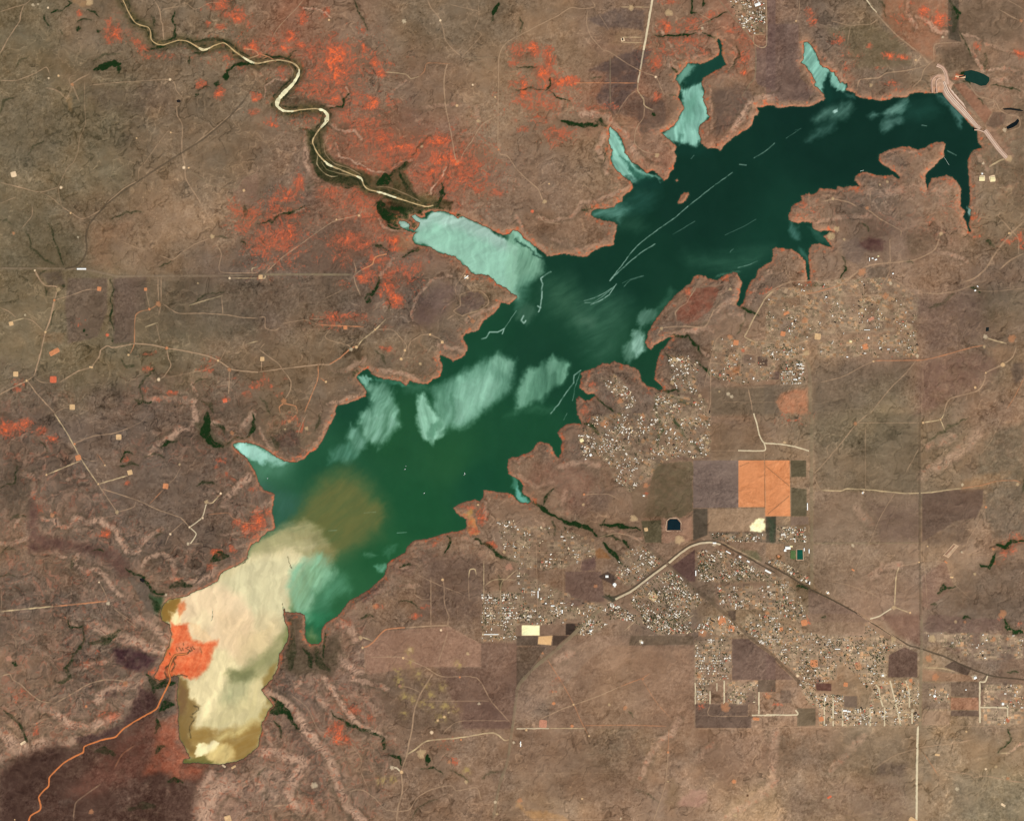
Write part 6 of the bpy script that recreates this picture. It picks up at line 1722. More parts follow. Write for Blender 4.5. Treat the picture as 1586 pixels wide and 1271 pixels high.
def make_mesh(name, co, faces4=None, faces=None, colour=None, mats=(), midx=None, smooth=True):
    me = bpy.data.meshes.new(name)
    if faces4 is not None:
        f = np.asarray(faces4, np.int32); n = len(f)
        me.vertices.add(len(co)); me.vertices.foreach_set('co', np.asarray(co, np.float32).ravel())
        me.loops.add(n * 4); me.loops.foreach_set('vertex_index', f.ravel())
        me.polygons.add(n); me.polygons.foreach_set('loop_start', np.arange(0, n * 4, 4, dtype=np.int32))
        try: me.polygons.foreach_set('loop_total', np.full(n, 4, np.int32))
        except Exception: pass
        me.update(calc_edges=True)
    else:
        me.from_pydata([tuple(map(float, c)) for c in co], [], faces); me.update()
    if colour is not None:
        a = me.color_attributes.new('soil', 'BYTE_COLOR', 'POINT')
        c = np.ones((len(co), 4), np.float32); c[:, :3] = np.clip(np.asarray(colour) / 255.0, 0, 1)
        a.data.foreach_set('color_srgb', c.ravel())
    for m in mats: me.materials.append(m)
    if midx is not None: me.polygons.foreach_set('material_index', np.asarray(midx, np.int32))
    me.polygons.foreach_set('use_smooth', np.full(len(me.polygons), smooth))
    return me
def link(name, me, parent=None, loc=None, rz=0, **props):
    o = bpy.data.objects.new(name, me); scene.collection.objects.link(o)
    if parent is not None: o.parent = parent
    if loc is not None: o.location = loc
    o.rotation_euler = (0, 0, rz)
    for k, v in props.items():
        if v: o[k] = v
    return o
def structure(name, me, label, **k): return link(name, me, kind='structure', label=label, **k)
M_SOIL = mat('soil', attr=True, grain=.05, gscale=.03)
M_TRACK = mat('graded dirt', attr=True, grain=.05, gscale=.05)
M_WATER = mat('silty lake water', attr=True, rough=.22, spec=.25, grain=.03, gscale=.004)

# ---- ground sheet
idx = np.arange(NX * NY, dtype=np.int32).reshape(NY, NX)
quads = np.stack([idx[1:, :-1], idx[1:, 1:], idx[:-1, 1:], idx[:-1, :-1]], -1).reshape(-1, 4)
co = np.stack([wx(GX), wy(GY), HILL], -1).reshape(-1, 3)
SOIL = RGB.copy()
SOIL[SD > 0] = np.array((70, 66, 52), np.float32)
structure('ground', make_mesh('ground', co, quads, colour=SOIL.reshape(-1, 3), mats=[M_SOIL]), 'brown semi-arid ranchland with red outcrops around the reservoir')
# ---- lake surface
m = SD > -2.5
cell = m[1:, :-1] & m[1:, 1:] & m[:-1, 1:] & m[:-1, :-1]
q = np.stack([idx[1:, :-1], idx[1:, 1:], idx[:-1, 1:], idx[:-1, :-1]], -1)[cell]
used, inv = np.unique(q, return_inverse=True)
lc = np.stack([wx(GX), wy(GY), np.zeros_like(GX)], -1).reshape(-1, 3)[used]
structure('lake', make_mesh('lake', lc, inv.reshape(-1, 4), colour=WATER.reshape(-1, 3)[used], mats=[M_WATER]), 'deep green reservoir with pale mint and cream silt plumes')
# ---- ponds
def sheet_poly(P, z, n_in=1):
    co = [(float(wx(x)), float(wy(y)), z) for x, y in P]
    a = sum(co[i][0] * co[(i + 1) % len(co)][1] - co[(i + 1) % len(co)][0] * co[i][1] for i in range(len(co)))
    f = list(range(len(co)))
    return co, [f if a > 0 else f[::-1]]
for (lab, sh, s, c), z in zip(PONDS, pond_z):
    co_, f_ = sheet_poly(pts(sh, s), z)
    structure('pond', make_mesh('pond', co_, faces=f_, mats=[mat('pond water %d %d %d' % c, c, rough=.2, spec=.25)], smooth=False), lab)

# ---- ribbons laid on the ground: roads, tracks, streams
def resample(P, step=1.0):
    P = np.array(P, float); n = len(P); out = []
    Q = np.vstack([2 * P[0] - P[1], P, 2 * P[-1] - P[-2]])
    for k in range(1, n):
        p0, p1, p2, p3 = Q[k - 1], Q[k], Q[k + 1], Q[k + 2]
        L = max(int(np.hypot(*(p2 - p1)) / step), 1)
        for t in np.arange(L) / L:
            # tight Catmull-Rom keeps corners close to the surveyed line
            c = .7
            out.append(p1 * (1 - t) + p2 * t if L < 2 else
                       (1 - c) * (p1 * (1 - t) + p2 * t) + c * .5 * ((2 * p1) + (-p0 + p2) * t + (2 * p0 - 5 * p1 + 4 * p2 - p3) * t * t + (-p0 + 3 * p1 - 3 * p2 + p3) * t ** 3))
    out.append(P[-1]); return np.array(out)
def ribbon(P, width, colour, strength, lift=1.0, wob=.25, seed=0, solid=False, widths=None, edge=.7):
    n = len(P)
    T = np.gradient(P, axis=0); T /= np.maximum(np.hypot(T[:, 0], T[:, 1]), 1e-6)[:, None]
    N = np.stack([-T[:, 1], T[:, 0]], 1)
    ss = np.cumsum(np.r_[0, np.hypot(*np.diff(P, axis=0).T)])
    nz = fbm(ss[:, None] * 1.0, np.full((n, 1), seed * 7.7), 5, 3 + seed % 17, 2)[:, 0]
    wd = (np.asarray(widths) if widths is not None else width) * (1 + nz * wob)
    P = P + N * (nz * .35)[:, None]
    offs = [-.5, -.5, 0, .5, .5]; pad = [-edge, .15, 0, -.15, edge]; mix = [0, 1, 1, 1, 0]; hz = [.25, 1, 1, 1, .25]
    co, cl = [], []
    vs = np.clip(strength * (1 + fbm(ss[:, None], np.full((n, 1), seed * 3.1), 8, 9, 2)[:, 0] * (.1 if solid else .55)), 0, 1)
    
    if not solid:
        fd = min(7, n // 3)
        for k_ in range(fd): vs[k_] *= .35 + .65 * k_ / fd; vs[n - 1 - k_] *= .35 + .65 * k_ / fd
    for a, p, mx, hh in zip(offs, pad, mix, hz):
        X = P[:, 0] + N[:, 0] * (a * wd + p); Y = P[:, 1] + N[:, 1] * (a * wd + p)
        co.append(np.stack([wx(X), wy(Y), np.maximum(hsample(X, Y), .2) + lift * hh + .3], 1))
        gcol = hsample(X, Y, SOIL); cc = np.asarray(colour, float)
        cl.append(gcol + (cc - gcol) * (vs * mx)[:, None])
    co = np.stack(co, 1).reshape(-1, 3); cl = np.stack(cl, 1).reshape(-1, 3)
    i = np.arange(n - 1)[:, None] * 5 + np.arange(4)[None]
    # N points right of travel in map space (y south) -> order for upward normals
    q = np.stack([i, i + 5, i + 6, i + 1], -1).reshape(-1, 4)
    a, b, c = co[q[0, 0]], co[q[0, 1]], co[q[0, 2]]
    if np.cross(b - a, c - b)[2] < 0: q = q[:, ::-1]
    return co, q, cl
ROADC = dict(w=(226, 208, 172), c=(208, 182, 140), t=(178, 146, 116), o=(198, 134, 95), g=(140, 120, 98), d=(80, 68, 54), y=(138, 122, 96))
KINDS = dict(w=('road', 'pale caliche road'), c=('road', 'cream dirt road'), t=('track', 'tan dirt track'), o=('track', 'orange dirt track'),
             g=('road', 'grey asphalt road'), d=('highway', 'dark asphalt highway'), y=('track', 'faint grassy track'))
seed = 0
for txt, lift in ((ROADS, 1.0), (HIGHWAYS, 1.5)):
    for h, P in rows(txt):
        seed += 1
        R = resample(P)
        s_ = float(h[2]); solid = s_ >= .85 or h[1] in 'wd'
        co_, q_, cl_ = ribbon(R, float(h[3]) * .92, ROADC[h[1]], s_, lift + (seed % 5) * .06, seed=seed, solid=solid, wob=.12 if solid else .3)
        nm, kd = KINDS[h[1]]
        structure(nm, make_mesh(nm, co_, q_, colour=cl_, mats=[M_TRACK]), kd + ' across the dry ranchland')
# town streets
def street_lines(P, ang, pitch, skip=0):
    ca, sa = math.cos(math.radians(ang)), math.sin(math.radians(ang))
    cx = sum(p[0] for p in P) / len(P); cy = sum(p[1] for p in P) / len(P)
    out = []
    R = max(math.hypot(p[0] - cx, p[1] - cy) for p in P)
    for d in (0, 1):
        k = -R
        while k < R:
            t = np.arange(-R, R, 1.0)
            X = cx + (t * ca - k * sa if d == 0 else k * ca - t * sa); Y = cy + (t * sa + k * ca if d == 0 else k * sa + t * ca)
            ins = inside(P, X, Y)
            run = []
            for a, b, i_ in zip(X, Y, ins):
                if i_: run.append((a, b))
                else:
                    if len(run) > 12: out.append(np.array(run))
                    run = []
            if len(run) > 12: out.append(np.array(run))
            k += pitch * (1 if d == 0 else 1.7)
    return out
for h, P in rows(TOWNS):
    ang, pitch = float(h[2]), float(h[6])
    if pitch <= 0: continue
    for L in street_lines(P, ang, pitch):
        seed += 1
        co_, q_, cl_ = ribbon(L, .9, (150, 128, 108), .55, 1.2, seed=seed, edge=.4)
        structure('street', make_mesh('street', co_, q_, colour=cl_, mats=[M_TRACK]), 'narrow town street between the houses')
# river and creek
RW = np.interp(np.linspace(0, len(RIVER) - 1, len(RIVER)), range(len(RIVER_W[:len(RIVER)])), RIVER_W[:len(RIVER)]) if len(RIVER_W) >= len(RIVER) else np.interp(np.linspace(0, 1, len(RIVER)), np.linspace(0, 1, len(RIVER_W)), RIVER_W)
R = resample(RIVER)
kk = []
for k in range(len(RIVER) - 1):
    L = max(int(math.hypot(RIVER[k + 1][0] - RIVER[k][0], RIVER[k + 1][1] - RIVER[k][1])), 1)
    kk += [RW[k] + (RW[k + 1] - RW[k]) * t / L for t in range(L)]
kk.append(RW[-1])
kk = np.array(kk)
u_ = np.linspace(0, 1, len(R))[:, None]
rc = np.where(kk[:, None] > 4, np.array([(244, 234, 190)]), np.array([(202, 174, 128)])) * 1.0
rc = rc * (1 + fbm(u_ * 160, u_ * 0, 1, 4, 3) * .2)
rc[:230] = rc[:230] * .75 + np.array((206, 164, 108)) * .25
co_, q_, cl_ = ribbon(R, 0, rc, .95, 1.6, wob=.6, seed=3, solid=True, widths=np.where(kk < 4.2, kk * .42, kk * .8 - 1.1), edge=.7)
structure('river', make_mesh('river', co_, q_, colour=cl_, mats=[M_TRACK]), 'cream sandy river winding down to the mint-coloured arm of the lake')
R = resample(CREEK)
co_, q_, cl_ = ribbon(R, 1.5, (212, 126, 74), 1.0, 1.6, wob=.4, seed=5, solid=True, edge=.9)
structure('river', make_mesh('creek', co_, q_, colour=cl_, mats=[M_TRACK]), 'orange muddy river crossing the dark burnt flood plain')
# ---------------------------------------------------------------- PADS AND BARE GROUND
LMARKS = [('the sandy river bend', 430, 165), ('the north west thicket', 165, 105), ('the diagonal highway', 250, 260), ('the straight western road', 200, 418),
    ('the western road fork', 50, 585), ('the mid-western track junction', 345, 560), ('the western mint inlet', 395, 705), ('the burnt flood plain', 120, 1170),
    ('the orange delta', 290, 1010), ('the southern cream bay', 350, 1150), ('the river mouth', 640, 335), ('the curved rim', 670, 460),
    ('the oval loop track', 735, 470), ('the round cape', 870, 390), ('the northern white road', 1000, 80), ('the north east mint inlet', 1270, 110),
    ('the dam', 1490, 160), ('the twin inlets', 1440, 260), ('the forked eastern bay', 1250, 370), ('the reddish peninsula field', 1080, 475),
    ('the orange cropland block', 1185, 755), ('the downtown grid', 1020, 925), ('the curving town highway', 1100, 845), ('the south road', 1420, 1190),
    ('the eastern cross track', 1390, 760), ('the far eastern creek', 1560, 850), ('the south western badlands', 470, 1180), ('the southern ranch road', 620, 1130),
    ('the bright rectangular yard', 822, 975), ('the south central plain', 920, 1060), ('the lakeside village', 980, 680), ('the eastern well roads', 1540, 560),
    ('the south east corner', 1540, 1220), ('the top left corner', 30, 30), ('the north central ranch', 700, 90), ('the western square pad row', 150, 700), ('the Y-shaped track', 300, 815),
    ('the sports fields', 1236, 858), ('the square black pond', 1043, 812), ('the cross-shaped hall', 952, 906), ('the rail corner', 1075, 900), ('the tree grove', 1350, 1020), ('the white lanes', 1380, 1090),
    ('the old town', 1225, 1000), ('the south grid corner', 1095, 1010), ('the farm lots', 830, 950), ('the dense block', 1228, 575), ('the walled compound', 1352, 400), ('the green creek heads', 1020, 660),
    ('the highway elbow', 1250, 905), ('the oak streets', 1150, 870), ('the lakeside ridge', 910, 680), ('the dark pentagon field', 1395, 1030), ('the railway bend', 1235, 1055), ('the north bank draw', 960, 860),
    ('the white school', 1220, 848), ('the cream yard', 1010, 930), ('the east farm lane', 1520, 1080), ('the lower white lane', 1185, 1105), ('the north settlement', 1160, 25), ('the hillside lots', 1290, 480),
    ('the bay lots', 1130, 560), ('the western grid streets', 770, 930), ('the lower village', 985, 725), ('the middle of the grid', 1030, 900), ('the south grid', 1130, 1020), ('the mobile homes', 1400, 1075)]
DIRS = ['east', 'south east', 'south', 'south west', 'west', 'north west', 'north', 'north east']
used_labels = {}
def place_phrase(x, y):
    c = sorted(LMARKS, key=lambda l: math.hypot(l[1] - x, l[2] - y))
    for nm, lx, ly in c[:1]:
        d = math.hypot(lx - x, ly - y)
        if d < 12: return 'right at ' + nm
        a = int(round(math.degrees(math.atan2(y - ly, x - lx)) / 45)) % 8
        return ('just ' if d < 40 else '') + DIRS[a] + ' of ' + nm
def unique(lab, alts):
    for a in [''] + alts:
        l = lab + a
        if l not in used_labels: used_labels[l] = 1; return l
    used_labels[lab] = used_labels.get(lab, 1) + 1
    return lab
PADC = dict(w=(222, 202, 168), c=(206, 176, 132), o=(194, 132, 92), r=(202, 106, 76), p=(186, 134, 110), d=(90, 66, 48))
PADN = dict(w='pale', c='cream', o='orange', r='rust red', p='pinkish', d='dark')
rs = np.random.RandomState(5)
npad = 0
for ent in PADS.replace('\n', ';').split(';'):
    f = ent.split()
    if len(f) != 6: continue
    sh, x, y, r, cc, sp = f[0], float(f[1]), float(f[2]), float(f[3]), f[4], f[5]
    (x, y), = pts(sh, f'{x},{y}'); r = r / 3.965
    n = 16; th0 = rs.rand() * 6.28; ring = []
    ax_, ay_ = (1.35, .62) if sp in 'e' else (1, 1)
    rot = {'e': rs.choice([-.5, .1, .6]), 'q': rs.choice([0, .12, -.25]), 'd': .65, 't': 1.2}.get(sp, rs.rand() * 3)
    for k in range(n):
        a = k / n * 2 * math.pi
        if sp in 'qed':
            m_ = max(abs(math.cos(a)), abs(math.sin(a))); rr = min(1 / m_, 1.3) * .92
        elif sp == 's': rr = .78 + rs.rand() * .6
        else: rr = .9 + rs.rand() * .25
        px, py = math.cos(a) * rr * r * ax_, math.sin(a) * rr * r * ay_
        ring.append((x + px * math.cos(rot) - py * math.sin(rot), y + px * math.sin(rot) + py * math.cos(rot)))
    co_, cl_ = [], []; base = np.array(PADC[cc], float) * ((1.1, 1.06, 1.04) if sp in 'qer' else (1, 1, 1))
    soft = .5 if sp in 'qed' else .8
    for f_, mx in ((0, 1), (.55, 1), (1 - .25 / max(r, 1), .92 if sp in 'qed' else .6), (1 + soft / r, 0)):
        for k in range(n):
            px, py = x + (ring[k][0] - x) * f_, y + (ring[k][1] - y) * f_
            hh = float(hsample(px, py)[0]); co_.append((wx(px), wy(py), hh + (2.4 if mx else 1.2)))
            gcl = hsample(px, py, SOIL)[0]; v_ = base * (1 + rs.randn() * .035)
            cl_.append(gcl + (v_ - gcl) * mx * (.95 if sp != 's' else .7))
    fs = []
    for rr in range(3):
        for k in range(n):
            a, b = rr * n + k, rr * n + (k + 1) % n
            fs.append((a, a + n, b + n, b))
    co_ = np.array(co_); q0 = fs[n + 1]
    if np.cross(co_[q0[1]] - co_[q0[0]], co_[q0[2]] - co_[q0[1]])[2] < 0: fs = [t[::-1] for t in fs]
    me = make_mesh('pad', co_, np.array(fs), colour=np.array(cl_), mats=[M_TRACK])
    if sp in 'qe' or (sp == 'r' and r > 1.9):
        size = 'small' if r < 2.4 else 'medium sized' if r < 3.6 else 'large'
        shp = {'q': 'square', 'e': 'oblong', 'r': 'round'}[sp]
        lab = unique(f'{size} {shp} {PADN[cc]} dirt pad {place_phrase(x, y)}', [', further out', ', nearer', ', smaller', ', beside the lane'])
        link('dirt_pad', me, label=lab, category='dirt pad', group='cleared dirt pads on the ranchland')
    else:
        structure('bare_ground', me, f'{PADN[cc]} scraped bare ground')

# ---------------------------------------------------------------- DAM
def strip_mesh(name, line, offs, heights, cols, parent=None, mats=None, taper=(1, 1)):
    """a body swept along a line: offs/heights give its cross-section (cells, metres)"""
    P = resample(line, 2.0); n = len(P); T = np.gradient(P, axis=0); T /= np.hypot(T[:, 0], T[:, 1])[:, None]
    N = np.stack([-T[:, 1], T[:, 0]], 1); k = len(offs); co = []
    tp = np.interp(np.linspace(0, 1, n), np.linspace(0, 1, len(taper)), taper)
    for o_, h_ in zip(offs, heights):
        o_ = o_ * tp
        X = P[:, 0] + N[:, 0] * o_; Y = P[:, 1] + N[:, 1] * o_
        co.append(np.stack([wx(X), wy(Y), np.full(n, float(h_))], 1))
    co = np.stack(co, 1).reshape(-1, 3); i = np.arange(n - 1)[:, None] * k + np.arange(k - 1)[None]
    q = np.stack([i, i + k, i + k + 1, i + 1], -1).reshape(-1, 4)
    a, b, c = co[q[0, 0]], co[q[0, 1]], co[q[0, 2]]
    if np.cross(b - a, c - b)[2] < 0: q = q[:, ::-1]
    cl = np.tile(np.array(cols, float), (n, 1)) * (1 + fbm(co[:, :1] / 40, co[:, 1:2] / 40, 1, 3, 3) * .06)
    return make_mesh(name, co, q, colour=cl, mats=[M_TRACK])
dam = bpy.data.objects.new('dam', None); scene.collection.objects.link(dam); dam.location = (float(wx(1497)), float(wy(170)), 0)
dam['label'] = 'long pinkish earth dam with pale stripes closing the north east end of the lake'; dam['category'] = 'dam'
inv = lambda o: setattr(o, 'matrix_parent_inverse', dam.matrix_world.inverted())
bpy.context.view_layer.update()
L_ = pts('D0', '1098,500 1124,560 1165,612 1210,660 1262,722 1318,790')
PK, PL, DKP, MID = (186, 148, 124), (238, 212, 190), (140, 108, 90), (208, 172, 148)
for nm, of, he, cl in (
    ('upstream_face', [8.8, 7.2, 6.0, 4.6, 3.6], [-3, 8, 16, 26, 32], [(150, 122, 104), PK, MID, PL, PK]),
    ('crest_road', [3.6, 2.6, 1.6, .6, 0], [32, 36, 36.5, 36.5, 36], [PK, PL, DKP, PL, MID]),
    ('middle_bench', [0, -.8, -1.8, -3.0, -4.0], [36, 33, 30, 28, 26], [MID, DKP, PK, PL, MID]),
    ('downstream_face', [-4.0, -4.8, -6.0, -7.2, -8.4], [26, 22, 18, 15, 12], [MID, (146, 112, 92), PL, PK, (146, 108, 88)])):
    o = link(nm, strip_mesh(nm, L_, of, he, cl, taper=(1.1, 1.25, 1.2, 1.1, .95, .6)), parent=dam); inv(o)
L2 = pts('D0', '1050,400 1085,418 1104,450 1112,490 1116,520')
o = link('approach_road', strip_mesh('approach_road', L2, [3.6, 2.2, .8, -.4, -1.8, -3.4], [30, 37, 37.5, 37, 37.5, 30], [(150, 118, 98), (222, 190, 166), (176, 140, 118), (214, 180, 156), (190, 152, 130), (150, 118, 98)]), parent=dam); inv(o)
L3 = pts('D0', '1048,572 1046,535 1044,505 1055,486 1085,478')
o = link('abutment_loop', strip_mesh('abutment_loop', L3, [2, 1, .2, -.6, -1.6], [28, 33, 34, 33, 28], [(150, 118, 98), (200, 164, 140), (214, 180, 156), (170, 136, 116), (150, 118, 98)]), parent=dam); inv(o)
L3 = pts('D0', '1022,572 1018,520 1022,490 1045,468 1080,462')
o = link('abutment_loop', strip_mesh('abutment_loop', L3, [1.6, .8, 0, -1.6], [28, 33, 34, 28], [(150, 118, 98), (206, 168, 144), (196, 160, 138), (150, 118, 98)]), parent=dam); inv(o)
L4 = pts('D0', '1345,800 1390,862 1430,915 1480,970')
o = link('tail_road', strip_mesh('tail_road', L4, [4.2, 2.8, 1.4, 0, -1.4, -2.8, -3.8], [26, 35, 36, 35, 36, 33, 26], [(150, 118, 98), (214, 184, 162), (188, 154, 132), (226, 198, 176), (178, 144, 124), (206, 172, 148), (150, 118, 98)]), parent=dam); inv(o)
L5 = pts('D0', '1280,798 1310,800 1345,815')
o = link('ramp', strip_mesh('ramp', L5, [1.2, .5, -.5, -1.2], [24, 34, 34, 24], [(160, 128, 108), (214, 184, 160), (206, 172, 150), (160, 128, 108)]), parent=dam); inv(o)
L6 = pts('D0', '1135,460 1170,470 1225,474')
o = link('outlet_channel', strip_mesh('outlet_channel', L6, [2.4, 1, 0, -1, -2.6], [26, 30, 30, 30, 26], [(200, 120, 88), (232, 200, 160), (236, 206, 170), (216, 150, 110), (200, 110, 76)]), parent=dam); inv(o)
L7 = pts('D0', '1185,475 1222,468')
o = link('spillway_gate', strip_mesh('spillway_gate', L7, [1, .4, -.4, -1], [30, 33, 33, 30], [(60, 44, 38), (46, 34, 30), (60, 44, 38), (80, 60, 50)]), parent=dam); inv(o)

# ---------------------------------------------------------------- BUILDING BLOCKS
def box(co, fs, mi, x0, y0, z0, x1, y1, z1, m=0, top=True):
    b = len(co); co += [(x0, y0, z0), (x1, y0, z0), (x1, y1, z0), (x0, y1, z0), (x0, y0, z1), (x1, y0, z1), (x1, y1, z1), (x0, y1, z1)]
    f = [(0, 1, 5, 4), (1, 2, 6, 5), (2, 3, 7, 6), (3, 0, 4, 7)] + ([(4, 5, 6, 7)] if top else [])
    fs += [tuple(b + i for i in q) for q in f]; mi += [m] * len(f)
def gable(co, fs, mi, x0, y0, x1, y1, z, rise, m=0, over=.6, hip=0):
    x0 -= over; x1 += over; y0 -= over; y1 += over; b = len(co); ym = (y0 + y1) / 2
    co += [(x0, y0, z), (x1, y0, z), (x1, y1, z), (x0, y1, z), (x0 + hip, ym, z + rise), (x1 - hip, ym, z + rise)]
    f = [(0, 1, 5, 4), (2, 3, 4, 5), (0, 4, 3), (1, 2, 5), (0, 3, 2, 1)]
    fs += [tuple(b + i for i in q) for q in f]; mi += [m] * len(f)
def house_walls(k):
    co, fs, mi = [], [], []
    if k == 0: box(co, fs, mi, -9, -6, -4, 9, 6, 3.2)
    elif k == 1: box(co, fs, mi, -9, -5, -4, 9, 5, 3.2); box(co, fs, mi, -9.02, -11, -4, -1, -5.02, 3.0)
    else: box(co, fs, mi, -11, -4.5, -4, 11, 4.5, 3.0)
    return co, fs, mi
def house_roof(k):
    co, fs, mi = [], [], []
    if k == 0: gable(co, fs, mi, -9, -6, 9, 6, 3.25, 1.9)
    elif k == 1: gable(co, fs, mi, -9, -5, 9, 5, 3.25, 1.7, hip=3); gable(co, fs, mi, -9, -11, -1, -4, 3.1, 1.2)
    else: gable(co, fs, mi, -11, -4.5, 11, 4.5, 3.05, 1.0)
    return co, fs, mi
ROOFS = [('white', (240, 230, 214), .3), ('pale grey', (196, 184, 168), .24), ('tan', (184, 156, 128), .2), ('cream', (222, 200, 164), .12), ('rust red', (196, 116, 92), .06), ('dark', (84, 72, 62), .1)]
M_WALL = mat('house wall', (196, 176, 152))
wallM = [make_mesh('house walls', *house_walls(k)[:1], faces=house_walls(k)[1], mats=[M_WALL], smooth=False) for k in range(3)]
roofM = {}
for nm, c, p in ROOFS:
    for k in range(3):
        co_, fs_, mi_ = house_roof(k); roofM[nm, k] = make_mesh(nm + ' roof', co_, faces=fs_, mats=[mat(nm + ' roof', c, rough=.6, spec=.1, grain=.06, gscale=.3)], smooth=False)
ROADF = np.full((NY, NX), 1e3, np.float32)
for txt in (ROADS, HIGHWAYS):
    for h, P in rows(txt): near_line(P, 4, out=ROADF)
place = []; treepl = []
gate_map = smooth01(fbm(GX, GY, 11, 50, 3, .6) * 2.2 + .5)
TNAME = {}
for h, P in rows(TOWNS):
    n, ang, nt, size, br, pitch, nm = int(int(h[1]) * 1.05), float(h[2]), int(int(h[3]) * 2.4), float(h[4]), float(h[5]), float(h[6]), ' '.join(h[7:])
    xs = [p[0] for p in P]; ys = [p[1] for p in P]; x0, x1, y0, y1 = min(xs), max(xs), min(ys), max(ys)
    tries = 0; got = []; R_ = random.Random(len(place) + 3)
    clump = [(R_.uniform(x0, x1), R_.uniform(y0, y1)) for _ in range(max(4, n // 7))]
    while len(got) < n and tries < n * 60:
        tries += 1
        if R_.random() < .55:
            cx, cy = R_.choice(clump); x = R_.gauss(cx, 5); y = R_.gauss(cy, 5)
        else: x, y = R_.uniform(x0, x1), R_.uniform(y0, y1)
        if pitch > 0:
            ca, sa = math.cos(math.radians(ang)), math.sin(math.radians(ang)); cx = sum(xs) / len(xs); cy = sum(ys) / len(ys)
            Rr = max(math.hypot(p[0] - cx, p[1] - cy) for p in P)
            u_, v_ = (x - cx) * ca + (y - cy) * sa, -(x - cx) * sa + (y - cy) * ca
            v_ = round((v_ + Rr) / pitch) * pitch - Rr + R_.choice([-1, 1]) * R_.uniform(1.5, 2.3)
            x, y = cx + u_ * ca - v_ * sa, cy + u_ * sa + v_ * ca
        if not inside(P, np.array([x]), np.array([y]))[0]: continue
        if hsample(x, y, gate_map)[0] < R_.random() * .95: continue
        if hsample(x, y, SD)[0] > -2 or hsample(x, y, ROADF)[0] < 1.6: continue
        if any((x - a[0]) ** 2 + (y - a[1]) ** 2 < 4.2 for a in got): continue
        s = size * R_.choice([.7, .8, .9, 1, 1.1, 1.25, 1.4, 1.7]); 
        rr = R_.random(); acc_ = 0
        for rn_, c, p in ROOFS:
            acc_ += p * (br if rn_ in ('white', 'cream') else 1)
            if rr < acc_: break
        got.append((x, y, s, rn_, R_.randrange(3), math.radians(-ang + R_.choice([0, 0, 90, 90, R_.uniform(-20, 20)])), nm))
    place += got
    tg = 0; tries = 0
    while tg < nt and tries < nt * 40:
        tries += 1
        if R_.random() < .5: cx, cy = R_.choice(clump); x = R_.gauss(cx, 6); y = R_.gauss(cy, 6)
        else: x, y = R_.uniform(x0, x1), R_.uniform(y0, y1)
        if not inside(P, np.array([x]), np.array([y]))[0] or hsample(x, y, SD)[0] > -2: continue
        tg += 1; treepl.append((x, y, R_.uniform(.7, 1.75), nm))
order = sorted(range(len(place)), key=lambda i: -place[i][2] * (1.25 if place[i][3] in ('white', 'cream', 'rust red') else 1))
single = set(order[:298])
sco, sfs, smi, scl = [], [], [], []
print('houses', len(place), 'trees', len(treepl))
rot2 = lambda c, a, s, x, y, z: (x + s * (c[0] * math.cos(a) - c[1] * math.sin(a)), y + s * (c[0] * math.sin(a) + c[1] * math.cos(a)), z + s * c[2])
SIZ = lambda s: 'large' if s > 1.4 else 'mid-sized' if s > 1.1 else 'small'
for i, (x, y, s, rn_, k, a, nm) in enumerate(place):
    X, Y, Z = float(wx(x)), float(wy(y)), float(hsample(x, y)[0]) + 1
    if i in single:
        Zs = Z
        hx = link('house', wallM[k], loc=(X, Y, Z), rz=a, label=f'{SIZ(s)} {rn_} roofed {nm} house {place_phrase(x, y)}', category='house', group=f'houses of the {nm} settlement')
        hx.scale = (s, s, s); rf = link('roof', roofM[rn_, k], parent=hx)
    else:
        for fn in (house_walls, house_roof):
            co_, fs_, mi_ = fn(k); b = len(sco); sco += [rot2(c, a, s, X, Y, Z) for c in co_]; sfs += [tuple(b + t for t in f_) for f_ in fs_]
            scl += [(196, 176, 152) if fn is house_walls else dict((q[0], q[1]) for q in ROOFS)[rn_]] * len(co_)
o = link('houses', make_mesh('houses', sco, faces=sfs, colour=np.array(scl, float), mats=[mat('far houses', attr=True, grain=.04)], smooth=False), kind='stuff', label='countless small pale roofed houses filling the lakeside town')

